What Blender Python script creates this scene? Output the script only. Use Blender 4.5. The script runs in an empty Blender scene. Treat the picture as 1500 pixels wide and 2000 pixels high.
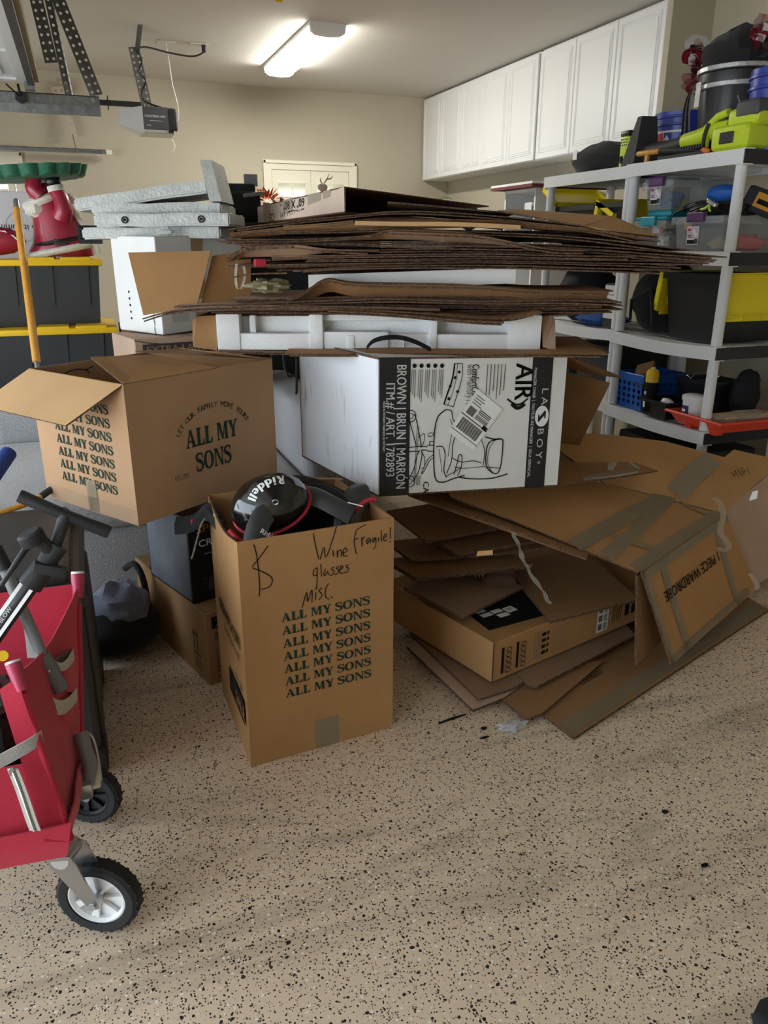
import bpy, bmesh, math, random
from mathutils import Vector, Matrix, noise as mnoise
PI = math.pi
SC = bpy.context.scene
COL = SC.collection

# ------------------------------------------------------------------ camera
CAM_H = 1.46
FPX = 1502.0                       # focal length in pixels of the 1500 x 2000 frame
YAW, PITCH, ROLL = math.radians(20.68), math.radians(19.16), math.radians(0.19)
_f = Vector((math.sin(YAW)*math.cos(PITCH), math.cos(YAW)*math.cos(PITCH), -math.sin(PITCH)))
_r0 = Vector((math.cos(YAW), -math.sin(YAW), 0)); _u0 = _r0.cross(_f)
_r = math.cos(ROLL)*_r0 + math.sin(ROLL)*_u0
_u = -math.sin(ROLL)*_r0 + math.cos(ROLL)*_u0
CAM = Vector((0, 0, CAM_H))
cam = bpy.data.cameras.new('camera'); cam_o = bpy.data.objects.new('camera', cam); COL.objects.link(cam_o)
cam.sensor_fit = 'VERTICAL'; cam.sensor_height = 24.0; cam.lens = 24.0*FPX/2000.0
cam.clip_start = 0.02; cam.clip_end = 200
cam_o.matrix_world = Matrix(((_r.x, _u.x, -_f.x, 0), (_r.y, _u.y, -_f.y, 0), (_r.z, _u.z, -_f.z, CAM_H), (0, 0, 0, 1)))
SC.camera = cam_o

# ------------------------------------------------------------------ light
SC.view_settings.view_transform = 'Standard'; SC.view_settings.look = 'None'
SC.view_settings.gamma = 1.0; SC.view_settings.use_curve_mapping = False
SC.view_settings.exposure = 0.80
w = bpy.data.worlds.new('sky'); SC.world = w; w.use_nodes = True
bg = w.node_tree.nodes['Background']
bg.inputs[0].default_value = (0.76, 0.88, 1.0, 1); bg.inputs[1].default_value = 3.4
sun = bpy.data.lights.new('sun', 'SUN'); sun.energy = 9.0; sun.angle = math.radians(1.0); sun.color = (1.0, 0.97, 0.93)
sun_o = bpy.data.objects.new('sun', sun); COL.objects.link(sun_o)
sun_o.rotation_euler = (math.radians(18), math.radians(30), 0)      # high, from behind the house: falls on the driveway only

def at(x, y, z=None, Y=None, X=None, D=None):
    "point seen at pixel x, y of the photograph at a known height, distance or plane"
    d = _f + _r*((x-750)/FPX) - _u*((y-1000)/FPX)
    if z is not None: t = (z-CAM_H)/d.z
    elif Y is not None: t = Y/d.y
    elif X is not None: t = X/d.x
    else: t = D
    return CAM + d*t

# ------------------------------------------------------------------ materials
MATS = {}
def lin(c):
    if isinstance(c, str): c = tuple(int(c[i:i+2], 16)/255 for i in (0, 2, 4))
    return tuple((v/12.92 if v <= 0.04045 else ((v+0.055)/1.055)**2.4) for v in c[:3]) + (1,)
def nd(nt, t, **kw):
    n = nt.nodes.new(t)
    for k, v in kw.items():
        if k.startswith('i_'): n.inputs[k[2:].replace('_', ' ')].default_value = v
        else: setattr(n, k, v)
    return n
def mat(name, col, rough=0.6, metal=0.0, var=0.0, vscale=6.0, bump=0.0, bscale=80.0, spec=0.5, trans=0.0, alpha=1.0, sheen=0.0, coat=0.0, stretch=None, emis=0.0, col2=None):
    if name in MATS: return MATS[name]
    m = bpy.data.materials.new(name); m.use_nodes = True; nt = m.node_tree
    b = nt.nodes['Principled BSDF']; L = nt.links.new
    b.inputs['Base Color'].default_value = lin(col); b.inputs['Roughness'].default_value = rough
    b.inputs['Metallic'].default_value = metal; b.inputs['Specular IOR Level'].default_value = spec
    if trans: b.inputs['Transmission Weight'].default_value = trans
    if alpha < 1: b.inputs['Alpha'].default_value = alpha
    if sheen: b.inputs['Sheen Weight'].default_value = sheen
    if coat: b.inputs['Coat Weight'].default_value = coat
    if emis:
        b.inputs['Emission Color'].default_value = lin(col); b.inputs['Emission Strength'].default_value = emis
    tc = nd(nt, 'ShaderNodeTexCoord'); src = tc.outputs['Object']
    if stretch:
        mp = nd(nt, 'ShaderNodeMapping'); mp.inputs['Scale'].default_value = stretch; L(src, mp.inputs[0]); src = mp.outputs[0]
    if var:
        n = nd(nt, 'ShaderNodeTexNoise', i_Scale=vscale, i_Detail=5.0, i_Roughness=0.6); L(src, n.inputs['Vector'])
        r = nd(nt, 'ShaderNodeMapRange'); r.inputs[1].default_value = 0.3; r.inputs[2].default_value = 0.7
        L(n.outputs['Fac'], r.inputs[0])
        mx = nd(nt, 'ShaderNodeMix', data_type='RGBA')
        c = lin(col); d = lin(col2) if col2 else tuple(v*(1-var) for v in c[:3]) + (1,)
        mx.inputs[6].default_value = d; mx.inputs[7].default_value = tuple(min(1, v*(1+var*0.35)) for v in c[:3]) + (1,)
        L(r.outputs[0], mx.inputs[0]); L(mx.outputs[2], b.inputs['Base Color'])
    if bump:
        n = nd(nt, 'ShaderNodeTexNoise', i_Scale=bscale, i_Detail=3.0); L(src, n.inputs['Vector'])
        bp = nd(nt, 'ShaderNodeBump', i_Strength=bump, i_Distance=0.004); L(n.outputs['Fac'], bp.inputs['Height']); L(bp.outputs[0], b.inputs['Normal'])
    MATS[name] = m
    return m
def cardboard(name, col, flute=True):
    if name in MATS: return MATS[name]
    m = mat(name, col, rough=0.75, spec=0.25); nt = m.node_tree; L = nt.links.new; b = nt.nodes['Principled BSDF']
    tc = nd(nt, 'ShaderNodeTexCoord')
    n1 = nd(nt, 'ShaderNodeTexNoise', i_Scale=3.0, i_Detail=4.0); L(tc.outputs['Object'], n1.inputs[0])
    n2 = nd(nt, 'ShaderNodeTexNoise', i_Scale=220.0, i_Detail=2.0); L(tc.outputs['Object'], n2.inputs[0])
    ad = nd(nt, 'ShaderNodeMath', operation='ADD'); m2 = nd(nt, 'ShaderNodeMath', operation='MULTIPLY'); m2.inputs[1].default_value = 0.35
    L(n2.outputs[0], m2.inputs[0]); L(n1.outputs[0], ad.inputs[0]); L(m2.outputs[0], ad.inputs[1])
    r = nd(nt, 'ShaderNodeMapRange'); r.inputs[1].default_value = 0.4; r.inputs[2].default_value = 0.95; L(ad.outputs[0], r.inputs[0])
    mx = nd(nt, 'ShaderNodeMix', data_type='RGBA'); c = lin(col)
    mx.inputs[6].default_value = tuple(v*0.84 for v in c[:3]) + (1,); mx.inputs[7].default_value = tuple(min(1, v*1.1) for v in c[:3]) + (1,)
    L(r.outputs[0], mx.inputs[0]); L(mx.outputs[2], b.inputs['Base Color'])
    if flute:
        wv = nd(nt, 'ShaderNodeTexWave', i_Scale=45.0, i_Distortion=0.6); L(tc.outputs['Object'], wv.inputs[0])
        bp = nd(nt, 'ShaderNodeBump', i_Strength=0.06, i_Distance=0.002); L(wv.outputs['Fac'], bp.inputs['Height']); L(bp.outputs[0], b.inputs['Normal'])
    return m
def edge_mat(name, col):
    "raw corrugated edge: light liners with dark flute holes"
    if name in MATS: return MATS[name]
    m = mat(name, col, rough=0.9, spec=0.1); nt = m.node_tree; L = nt.links.new; b = nt.nodes['Principled BSDF']
    tc = nd(nt, 'ShaderNodeTexCoord'); v = nd(nt, 'ShaderNodeTexNoise', i_Scale=120.0, i_Detail=1.0); L(tc.outputs['Object'], v.inputs[0])
    r = nd(nt, 'ShaderNodeMapRange'); r.inputs[1].default_value = 0.42; r.inputs[2].default_value = 0.6; L(v.outputs[0], r.inputs[0])
    mx = nd(nt, 'ShaderNodeMix', data_type='RGBA'); c = lin(col)
    mx.inputs[6].default_value = tuple(x*0.45 for x in c[:3]) + (1,); mx.inputs[7].default_value = c
    L(r.outputs[0], mx.inputs[0]); L(mx.outputs[2], b.inputs['Base Color'])
    return m
def clear(name, col, opacity=0.22, rough=0.25):
    "thin translucent plastic: the wall thins what lies behind it"
    if name in MATS: return MATS[name]
    m = bpy.data.materials.new(name); m.use_nodes = True; nt = m.node_tree; L = nt.links.new
    b = nt.nodes['Principled BSDF']; out = nt.nodes['Material Output']
    b.inputs['Base Color'].default_value = lin(col); b.inputs['Roughness'].default_value = rough
    t = nd(nt, 'ShaderNodeBsdfTransparent'); mx = nd(nt, 'ShaderNodeMixShader'); mx.inputs[0].default_value = opacity
    L(t.outputs[0], mx.inputs[1]); L(b.outputs[0], mx.inputs[2]); L(mx.outputs[0], out.inputs['Surface'])
    MATS[name] = m
    return m

KRAFT = cardboard('kraft cardboard', 'AE8457'); KRAFT2 = cardboard('darker kraft cardboard', '96714D'); KRAFT3 = cardboard('pale kraft cardboard', 'C39D70')
KRAFT4 = cardboard('greyed kraft cardboard', '93765F'); PINKISH = cardboard('pinkish kraft cardboard', 'BFA28C')
MOVK = cardboard('moving carton kraft', 'B38E6B'); KEDGE = edge_mat('raw corrugated edge', '725B4A'); WCARD = mat('white coated carton', 'E4E4E2', 0.55, var=0.06, vscale=5, bump=0.05, bscale=30)
INK = mat('black ink', '161514', 0.7, spec=0.2); GINK = mat('dark green ink', '24392F', 0.75, spec=0.2); WINK = mat('white ink', 'EDEDED', 0.7, spec=0.2)
GREYINK = mat('grey ink', '6E6A66', 0.8, spec=0.2)
TAPE = clear('tan packing tape', '94856C', 0.78, 0.2)
CTAPE = clear('clear packing tape', 'CFCABC', 0.35, 0.15)
BLKP = mat('black plastic', '1D1E20', 0.42, bump=0.03, bscale=200); BLKM = mat('matte black plastic', '26272A', 0.62, bump=0.05, bscale=150)
YEL = mat('yellow plastic', 'F0C21A', 0.4, var=0.06, vscale=4); YEL2 = mat('lemon yellow plastic', 'F4DE1E', 0.4, var=0.05, vscale=4); GREYP = mat('light grey plastic', 'E4E5E5', 0.5, var=0.05, vscale=5, bump=0.02)
DKGREY = mat('dark grey plastic', '4A4B4D', 0.5, var=0.1); MIDGREY = mat('mid grey plastic', '7C7E80', 0.45)
WHT = mat('white plastic', 'ECECEC', 0.4); WPAINT = mat('white cabinet paint', 'EDEEEE', 0.38); TRIMP = mat('cream trim paint', 'E9E4D2', 0.45)
FOAM = mat('white polystyrene foam', 'EFF0F0', 0.85, bump=0.5, bscale=260, spec=0.2, var=0.03, vscale=30)
GALV = mat('galvanised steel', '9EA2A4', 0.38, 0.85, var=0.35, vscale=40); STEEL = mat('zinc steel', 'B9BCBF', 0.3, 0.9)
DSTEEL = mat('dark steel', '3B3C3F', 0.4, 0.7); CHROME = mat('chrome', 'D6D8DA', 0.15, 1.0)
RUB = mat('black rubber', '222325', 0.75, bump=0.15, bscale=60); REDF = mat('red canvas', 'C0203C', 0.8, bump=0.25, bscale=420, var=0.12, vscale=5, sheen=0.2)
BLKF = mat('black fabric', '17181B', 0.9, bump=0.4, bscale=300, sheen=0.1); GRYF = mat('grey woven upholstery', 'A9A8A8', 0.95, var=0.3, vscale=120, bump=0.9, bscale=170, sheen=0.3)
FLEECE = mat('grey blue fleece', '74788A', 0.95, var=0.2, vscale=25, bump=0.8, bscale=90, sheen=0.4)
GREYWEB = mat('light grey webbing', 'C3C3C1', 0.85, var=0.2, vscale=160, bump=0.4, bscale=300)
LIME = mat('lime green plastic', 'C6D92B', 0.42); BLUEP = mat('blue plastic', '1E5FB4', 0.4); NAVY = mat('royal blue plastic', '2A3C9A', 0.35)
ORNG = mat('orange red plastic', 'E8472A', 0.4); WOODO = mat('varnished orange wood', 'D89A3C', 0.45, var=0.18, vscale=8, stretch=(6, 6, 1))
PURP = mat('purple plastic', '5B3166', 0.4); TEAL = mat('teal plastic', '2A9DB0', 0.4)
CLEARP = clear('clear storage plastic', 'C4CACD', 0.30, 0.3); PANE = clear('window glass', 'DDEBEC', 0.08, 0.02)
SILV = mat('silver painted foam', 'C4C6C2', 0.55, 0.15, var=0.18, vscale=14, bump=0.9, bscale=70)

# ------------------------------------------------------------------ mesh helpers
class MB:
    def __init__(s): s.v = []; s.f = []; s.m = []; s.mats = []
    def mi(s, m):
        if m not in s.mats: s.mats.append(m)
        return s.mats.index(m)
    def add(s, vs, fs, m):
        o = len(s.v); k = s.mi(m); s.v += [tuple(p) for p in vs]
        for f in fs: s.f.append(tuple(i+o for i in f)); s.m.append(k)
        return s
    def hexa(s, c, m):
        "c: 8 corners, bottom four counter-clockwise then top four"
        return s.add(c, [(3,2,1,0), (4,5,6,7), (0,1,5,4), (1,2,6,5), (2,3,7,6), (3,0,4,7)], m)
    def box(s, lo, hi, m, M=None):
        (a, b, c), (d, e, f) = lo, hi
        vs = [Vector(p) for p in ((a,b,c), (d,b,c), (d,e,c), (a,e,c), (a,b,f), (d,b,f), (d,e,f), (a,e,f))]
        if M: vs = [M @ p for p in vs]
        return s.hexa(vs, m)
    def bbox(s, lo, hi, m, r=0.01, seg=2, M=None):
        "box with rounded edges"
        bm = bmesh.new(); bmesh.ops.create_cube(bm, size=1)
        for v in bm.verts: v.co = Vector([(lo[i]+hi[i])/2 + v.co[i]*(hi[i]-lo[i]) for i in range(3)])
        r = min(r, 0.49*min(hi[i]-lo[i] for i in range(3)))
        bmesh.ops.bevel(bm, geom=bm.edges[:], offset=r, segments=seg, affect='EDGES', profile=0.6)
        return s.bm(bm, m, M)
    def bm(s, bm, m, M=None):
        bm.verts.ensure_lookup_table()
        vs = [(M @ v.co) if M else v.co.copy() for v in bm.verts]
        s.add(vs, [[v.index for v in f.verts] for f in bm.faces], m); bm.free()
        return s
    def tube(s, pts, r, m, n=10, caps=True, closed=False):
        "round tube along points; r a number or one per point"
        P = [Vector(p) for p in pts]; k = len(P); rs = r if isinstance(r, (list, tuple)) else [r]*k
        vs = []; fs = []; up = None
        for i, p in enumerate(P):
            if closed: t = P[(i+1) % k]-P[i-1]
            else: t = P[min(i+1, k-1)]-P[max(i-1, 0)]
            t.normalize()
            if up is None: up = Vector((0, 0, 1)) if abs(t.z) < 0.9 else Vector((1, 0, 0))
            a = t.cross(up)
            if a.length < 1e-5: a = t.cross(Vector((0.3, 1, 0.2)))
            a.normalize(); b = a.cross(t); up = b
            vs += [p + (a*math.cos(2*PI*j/n) + b*math.sin(2*PI*j/n))*rs[i] for j in range(n)]
        for i in range(k if closed else k-1):
            for j in range(n):
                i2 = (i+1) % k
                fs.append((i*n+j, i*n+(j+1) % n, i2*n+(j+1) % n, i2*n+j))
        if caps and not closed: fs += [tuple(range(n-1, -1, -1)), tuple((k-1)*n+j for j in range(n))]
        return s.add(vs, fs, m)
    def lathe(s, prof, m, n=24, M=None, wob=None):
        "prof: (radius, z) list about local z; M places it"
        vs = []; fs = []; k = len(prof)
        for (r, z) in prof:
            for j in range(n):
                a = 2*PI*j/n; rr = r*(wob(a, z) if wob else 1)
                p = Vector((rr*math.cos(a), rr*math.sin(a), z)); vs.append(M @ p if M else p)
        for i in range(k-1):
            for j in range(n): fs.append((i*n+j, i*n+(j+1) % n, (i+1)*n+(j+1) % n, (i+1)*n+j))
        if prof[0][0] > 1e-4: fs.append(tuple(range(n-1, -1, -1)))
        if prof[-1][0] > 1e-4: fs.append(tuple((k-1)*n+j for j in range(n)))
        return s.add(vs, fs, m)
    def prism(s, poly, d, m, M=None):
        "polygon (list of 3D points) thickened by vector d"
        P = [Vector(p) for p in poly]; d = Vector(d); k = len(P); vs = P+[p+d for p in P]
        if M: vs = [M @ p for p in vs]
        return s.add(vs, [tuple(range(k-1, -1, -1)), tuple(range(k, 2*k))]+[(i, (i+1) % k, (i+1) % k+k, i+k) for i in range(k)], m)
    def grid(s, P, m, thick=None, edge=None, closed=False):
        "grid of points P[i][j]; thick: vector giving it thickness"
        a, b = len(P), len(P[0]); vs = [Vector(p) for row in P for p in row]; fs = []
        q = lambda i, j: i*b+j
        for i in range(a-1):
            for j in range(b-1): fs.append((q(i, j), q(i+1, j), q(i+1, j+1), q(i, j+1)))
        if thick is None: return s.add(vs, fs, m)
        t = Vector(thick); n = a*b; o = len(s.v)
        s.add(vs+[v+t for v in vs], [f for f in fs]+[tuple(i+n for i in reversed(f)) for f in fs], m)
        e = s.mi(edge or m); ring = [q(i, 0) for i in range(a)]+[q(a-1, j) for j in range(1, b)]+[q(i, b-1) for i in range(a-2, -1, -1)]+[q(0, j) for j in range(b-2, 0, -1)]
        for i in range(len(ring)):
            x, y = ring[i], ring[(i+1) % len(ring)]
            s.f.append((o+y, o+x, o+x+n, o+y+n)); s.m.append(e)
        return s
    def ball(s, c, r, m, n=12, M=None):
        rx, ry, rz = r if isinstance(r, (tuple, list)) else (r, r, r)
        bm = bmesh.new(); bmesh.ops.create_uvsphere(bm, u_segments=n, v_segments=max(6, n*2//3), radius=1)
        for v in bm.verts: v.co = Vector((c[0]+v.co.x*rx, c[1]+v.co.y*ry, c[2]+v.co.z*rz))
        return s.bm(bm, m, M)
    def build(s, name, parent=None, smooth=False, sharp=35):
        me = bpy.data.meshes.new(name); me.from_pydata(s.v, [], s.f)
        for m in s.mats: me.materials.append(m)
        me.polygons.foreach_set('material_index', s.m)
        if smooth:
            me.polygons.foreach_set('use_smooth', [True]*len(me.polygons))
            bm = bmesh.new(); bm.from_mesh(me); bmesh.ops.recalc_face_normals(bm, faces=bm.faces[:])
            lim = math.radians(sharp)
            for e in bm.edges: e.smooth = len(e.link_faces) == 2 and e.calc_face_angle(9) < lim
            bm.to_mesh(me); bm.free()
        else:
            bm = bmesh.new(); bm.from_mesh(me); bmesh.ops.recalc_face_normals(bm, faces=bm.faces[:]); bm.to_mesh(me); bm.free()
        me.update(); o = bpy.data.objects.new(name, me); COL.objects.link(o)
        if parent: o.parent = parent
        return o
def tag(o, label, cat, group=None, kind=None):
    if label: o['label'] = label
    if cat: o['category'] = cat
    if group: o['group'] = group
    if kind: o['kind'] = kind
    return o
def thing(name, label, cat, loc=(0, 0, 0), rot=(0, 0, 0), group=None):
    e = bpy.data.objects.new(name, None); COL.objects.link(e); e.empty_display_size = 0.05
    e.location = loc; e.rotation_euler = rot
    return tag(e, label, cat, group)
def struct(o): o['kind'] = 'structure'; return o
def catmull(P, n):
    P = [Vector(p) for p in P]
    if len(P) == 2: return [P[0].lerp(P[1], i/(n-1)) for i in range(n)]
    out = []
    for i in range(n):
        t = i/(n-1)*(len(P)-1); k = min(int(t), len(P)-2); u = t-k
        a, b, c, d = P[max(k-1, 0)], P[k], P[k+1], P[min(k+2, len(P)-1)]
        out.append(0.5*((2*b)+(c-a)*u+(2*a-5*b+4*c-d)*u*u+(3*b-a-3*c+d)*u**3))
    return out
def copy_tree(o, parent=None):
    c = o.copy(); COL.objects.link(c); c.parent = parent
    for ch in list(o.children): copy_tree(ch, c)
    return c

# ------------------------------------------------------------------ flat print: lettering and line work laid on a face
_txt = {}
def font_polys(t):
    if t in _txt: return _txt[t]
    cu = bpy.data.curves.new('t', 'FONT'); cu.body = t; cu.size = 1.0; cu.resolution_u = 2
    o = bpy.data.objects.new('t', cu); COL.objects.link(o)
    me = bpy.data.meshes.new_from_object(o.evaluated_get(bpy.context.evaluated_depsgraph_get()))
    vs = [(v.co.x, v.co.y) for v in me.vertices]; fs = [tuple(p.vertices) for p in me.polygons]
    wd = max([v[0] for v in vs] or [0]); bpy.data.objects.remove(o); bpy.data.curves.remove(cu); bpy.data.meshes.remove(me)
    _txt[t] = (vs, fs, wd)
    return _txt[t]
def _ring(cx, cy, rx, ry, ix, iy, n=22):
    out = []
    for i in range(n):
        a, b = 2*PI*i/n, 2*PI*(i+1)/n
        out.append([(cx+rx*math.cos(a), cy+ry*math.sin(a)), (cx+rx*math.cos(b), cy+ry*math.sin(b)), (cx+ix*math.cos(b), cy+iy*math.sin(b)), (cx+ix*math.cos(a), cy+iy*math.sin(a))])
    return out
def _sp(pts, ws):
    c = catmull([(x, y, 0) for x, y in pts], 22); o = []
    W = [ws[min(int(i/21*(len(ws)-1)), len(ws)-2)]*(1-((i/21*(len(ws)-1)) % 1 if i < 21 else 1))+ws[min(int(i/21*(len(ws)-1))+1, len(ws)-1)]*((i/21*(len(ws)-1)) % 1 if i < 21 else 1) for i in range(22)]
    for i in range(22):
        t = (c[min(i+1, 21)]-c[max(i-1, 0)]).normalized(); n = Vector((-t.y, t.x, 0))*W[i]/2
        o.append((c[i]+n, c[i]-n))
    return [[(o[i][0].x, o[i][0].y), (o[i][1].x, o[i][1].y), (o[i+1][1].x, o[i+1][1].y), (o[i+1][0].x, o[i+1][0].y)] for i in range(21)]
SERIF = {   # heavy wedge-serif capitals: letter -> (advance, polygons)
 'A': (.84, [[(.07,.05),(.17,.05),(.42,.97),(.35,.97)], [(.33,1),(.47,1),(.77,.05),(.53,.05)], [(.17,.30),(.60,.30),(.58,.39),(.2,.39)], [(0,0),(.29,0),(.2,.08),(.05,.08)], [(.43,0),(.87,0),(.78,.09),(.51,.09)]]),
 'L': (.68, [[(.1,0),(.33,0),(.33,1),(.1,1)], [(0,1),(.43,1),(.35,.91),(.08,.91)], [(0,0),(.6,0),(.6,.09),(0,.08)], [(.44,0),(.62,0),(.68,.32),(.6,.32),(.5,.08)]]),
 'M': (1.02, [[(.1,.03),(.18,.03),(.2,.97),(.11,.97)], [(.11,1),(.33,1),(.55,.2),(.46,.02)], [(.45,.02),(.53,.02),(.78,.97),(.7,.97)], [(.7,1),(.91,1),(.95,.03),(.73,.03)], [(0,0),(.29,0),(.21,.08),(.07,.08)], [(.64,0),(1.04,0),(.95,.09),(.72,.09)], [(.01,1),(.3,1),(.25,.91),(.1,.91)], [(.75,1),(1.02,1),(.93,.91),(.78,.91)]]),
 'Y': (.8, [[(.05,.96),(.3,.96),(.52,.46),(.34,.38)], [(.62,.96),(.72,.96),(.52,.4),(.43,.44)], [(.32,.03),(.54,.03),(.54,.5),(.32,.5)], [(-.03,1),(.4,1),(.32,.91),(.06,.91)], [(.54,1),(.83,1),(.75,.91),(.59,.91)], [(.22,0),(.64,0),(.56,.09),(.3,.09)]]),
 'O': (.92, _ring(.45, .5, .45, .52, .21, .42)),
 'N': (.92, [[(.1,.03),(.19,.03),(.19,.97),(.1,.97)], [(.08,1),(.3,1),(.8,.06),(.78,-.04),(.66,-.02)], [(.71,.0),(.8,.0),(.8,.97),(.71,.97)], [(0,0),(.3,0),(.22,.08),(.07,.08)], [(0,1),(.26,1),(.22,.91),(.06,.91)], [(.6,1),(.91,1),(.84,.91),(.67,.91)]]),
 'S': (.70, _sp([(.6,.76),(.5,.93),(.32,.97),(.13,.87),(.12,.68),(.34,.54),(.55,.42),(.58,.2),(.42,.04),(.22,.03),(.08,.22)], [.05,.08,.1,.16,.2,.22,.22,.18,.12,.09,.05]) + [[(.55,.98),(.62,.98),(.64,.68),(.56,.7)], [(.04,.33),(.11,.31),(.12,0),(.04,0)]]),
 ' ': (.34, [])}
class Ink:
    "collects flat shapes on the plane o + u*x + v*y, lifted by a hair along u x v"
    def __init__(s, o, u, v, lift=0.0012):
        s.o = Vector(o); s.u = Vector(u).normalized(); s.v = Vector(v).normalized(); s.n = s.u.cross(s.v).normalized(); s.lift = lift; s.mb = MB()
    def p(s, x, y, k=0): return s.o + s.u*x + s.v*y + s.n*(s.lift+k)
    def poly(s, pts, m, k=0):
        s.mb.add([s.p(x, y, k) for x, y in pts], [tuple(range(len(pts)))], m)
    def rect(s, x, y, w, h, m, k=0): s.poly([(x, y), (x+w, y), (x+w, y+h), (x, y+h)], m, k)
    def text(s, t, x, y, size, m, rot=0.0, wide=1.0, align='L', bold=0.0, k=0.0004, width=None):
        vs, fs, wd = font_polys(t)
        if not vs: return
        if width: wide = width/(wd*size)
        c, sn = math.cos(rot), math.sin(rot); off = {'L': 0, 'C': wd/2, 'R': wd}[align]
        for dx in ([0] if not bold else [-bold, 0, bold]):
            q = [((a-off)*size*wide+dx*size, b*size) for a, b in vs]
            s.mb.add([s.p(x+a*c-b*sn, y+a*sn+b*c, k) for a, b in q], fs, m)
    def serif(s, t, x, y, h, m, width, rot=0.0, shear=0.0, k=0.0004):
        adv = sum(SERIF[ch][0] for ch in t); sx = width/adv; cx = 0; c, sn = math.cos(rot), math.sin(rot)
        for ch in t:
            a, ps = SERIF[ch]
            for pl in ps:
                q = [((cx+px)*sx+py*h*shear, py*h) for px, py in pl]
                s.poly([(x+a2*c-b2*sn, y+a2*sn+b2*c) for a2, b2 in q], m, k)
            cx += a
    def line(s, pts, wd, m, k=0.0004, smooth=0, close=False):
        P = [Vector((a, b, 0)) for a, b in pts]
        if close: P.append(P[0])
        if smooth: P = catmull(P, smooth)
        L = []
        for i in range(len(P)):
            t = P[min(i+1, len(P)-1)]-P[max(i-1, 0)]
            if t.length < 1e-9: t = Vector((1, 0, 0))
            t.normalize(); n = Vector((-t.y, t.x, 0))*wd/2; L.append((P[i]+n, P[i]-n))
        vs = [s.p(q.x, q.y, k) for ab in L for q in ab]
        s.mb.add(vs, [(2*i, 2*i+1, 2*i+3, 2*i+2) for i in range(len(L)-1)], m)
    def disc(s, x, y, r, m, k=0, n=14, ry=None):
        s.poly([(x+r*math.cos(2*PI*i/n), y+(ry or r)*math.sin(2*PI*i/n)) for i in range(n)], m, k)
    def build(s, name, parent=None):
        me = bpy.data.meshes.new(name); me.from_pydata(s.mb.v, [], s.mb.f)
        for m in s.mb.mats: me.materials.append(m)
        me.polygons.foreach_set('material_index', s.mb.m); o = bpy.data.objects.new(name, me); COL.objects.link(o); o.parent = parent
        return o

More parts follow.
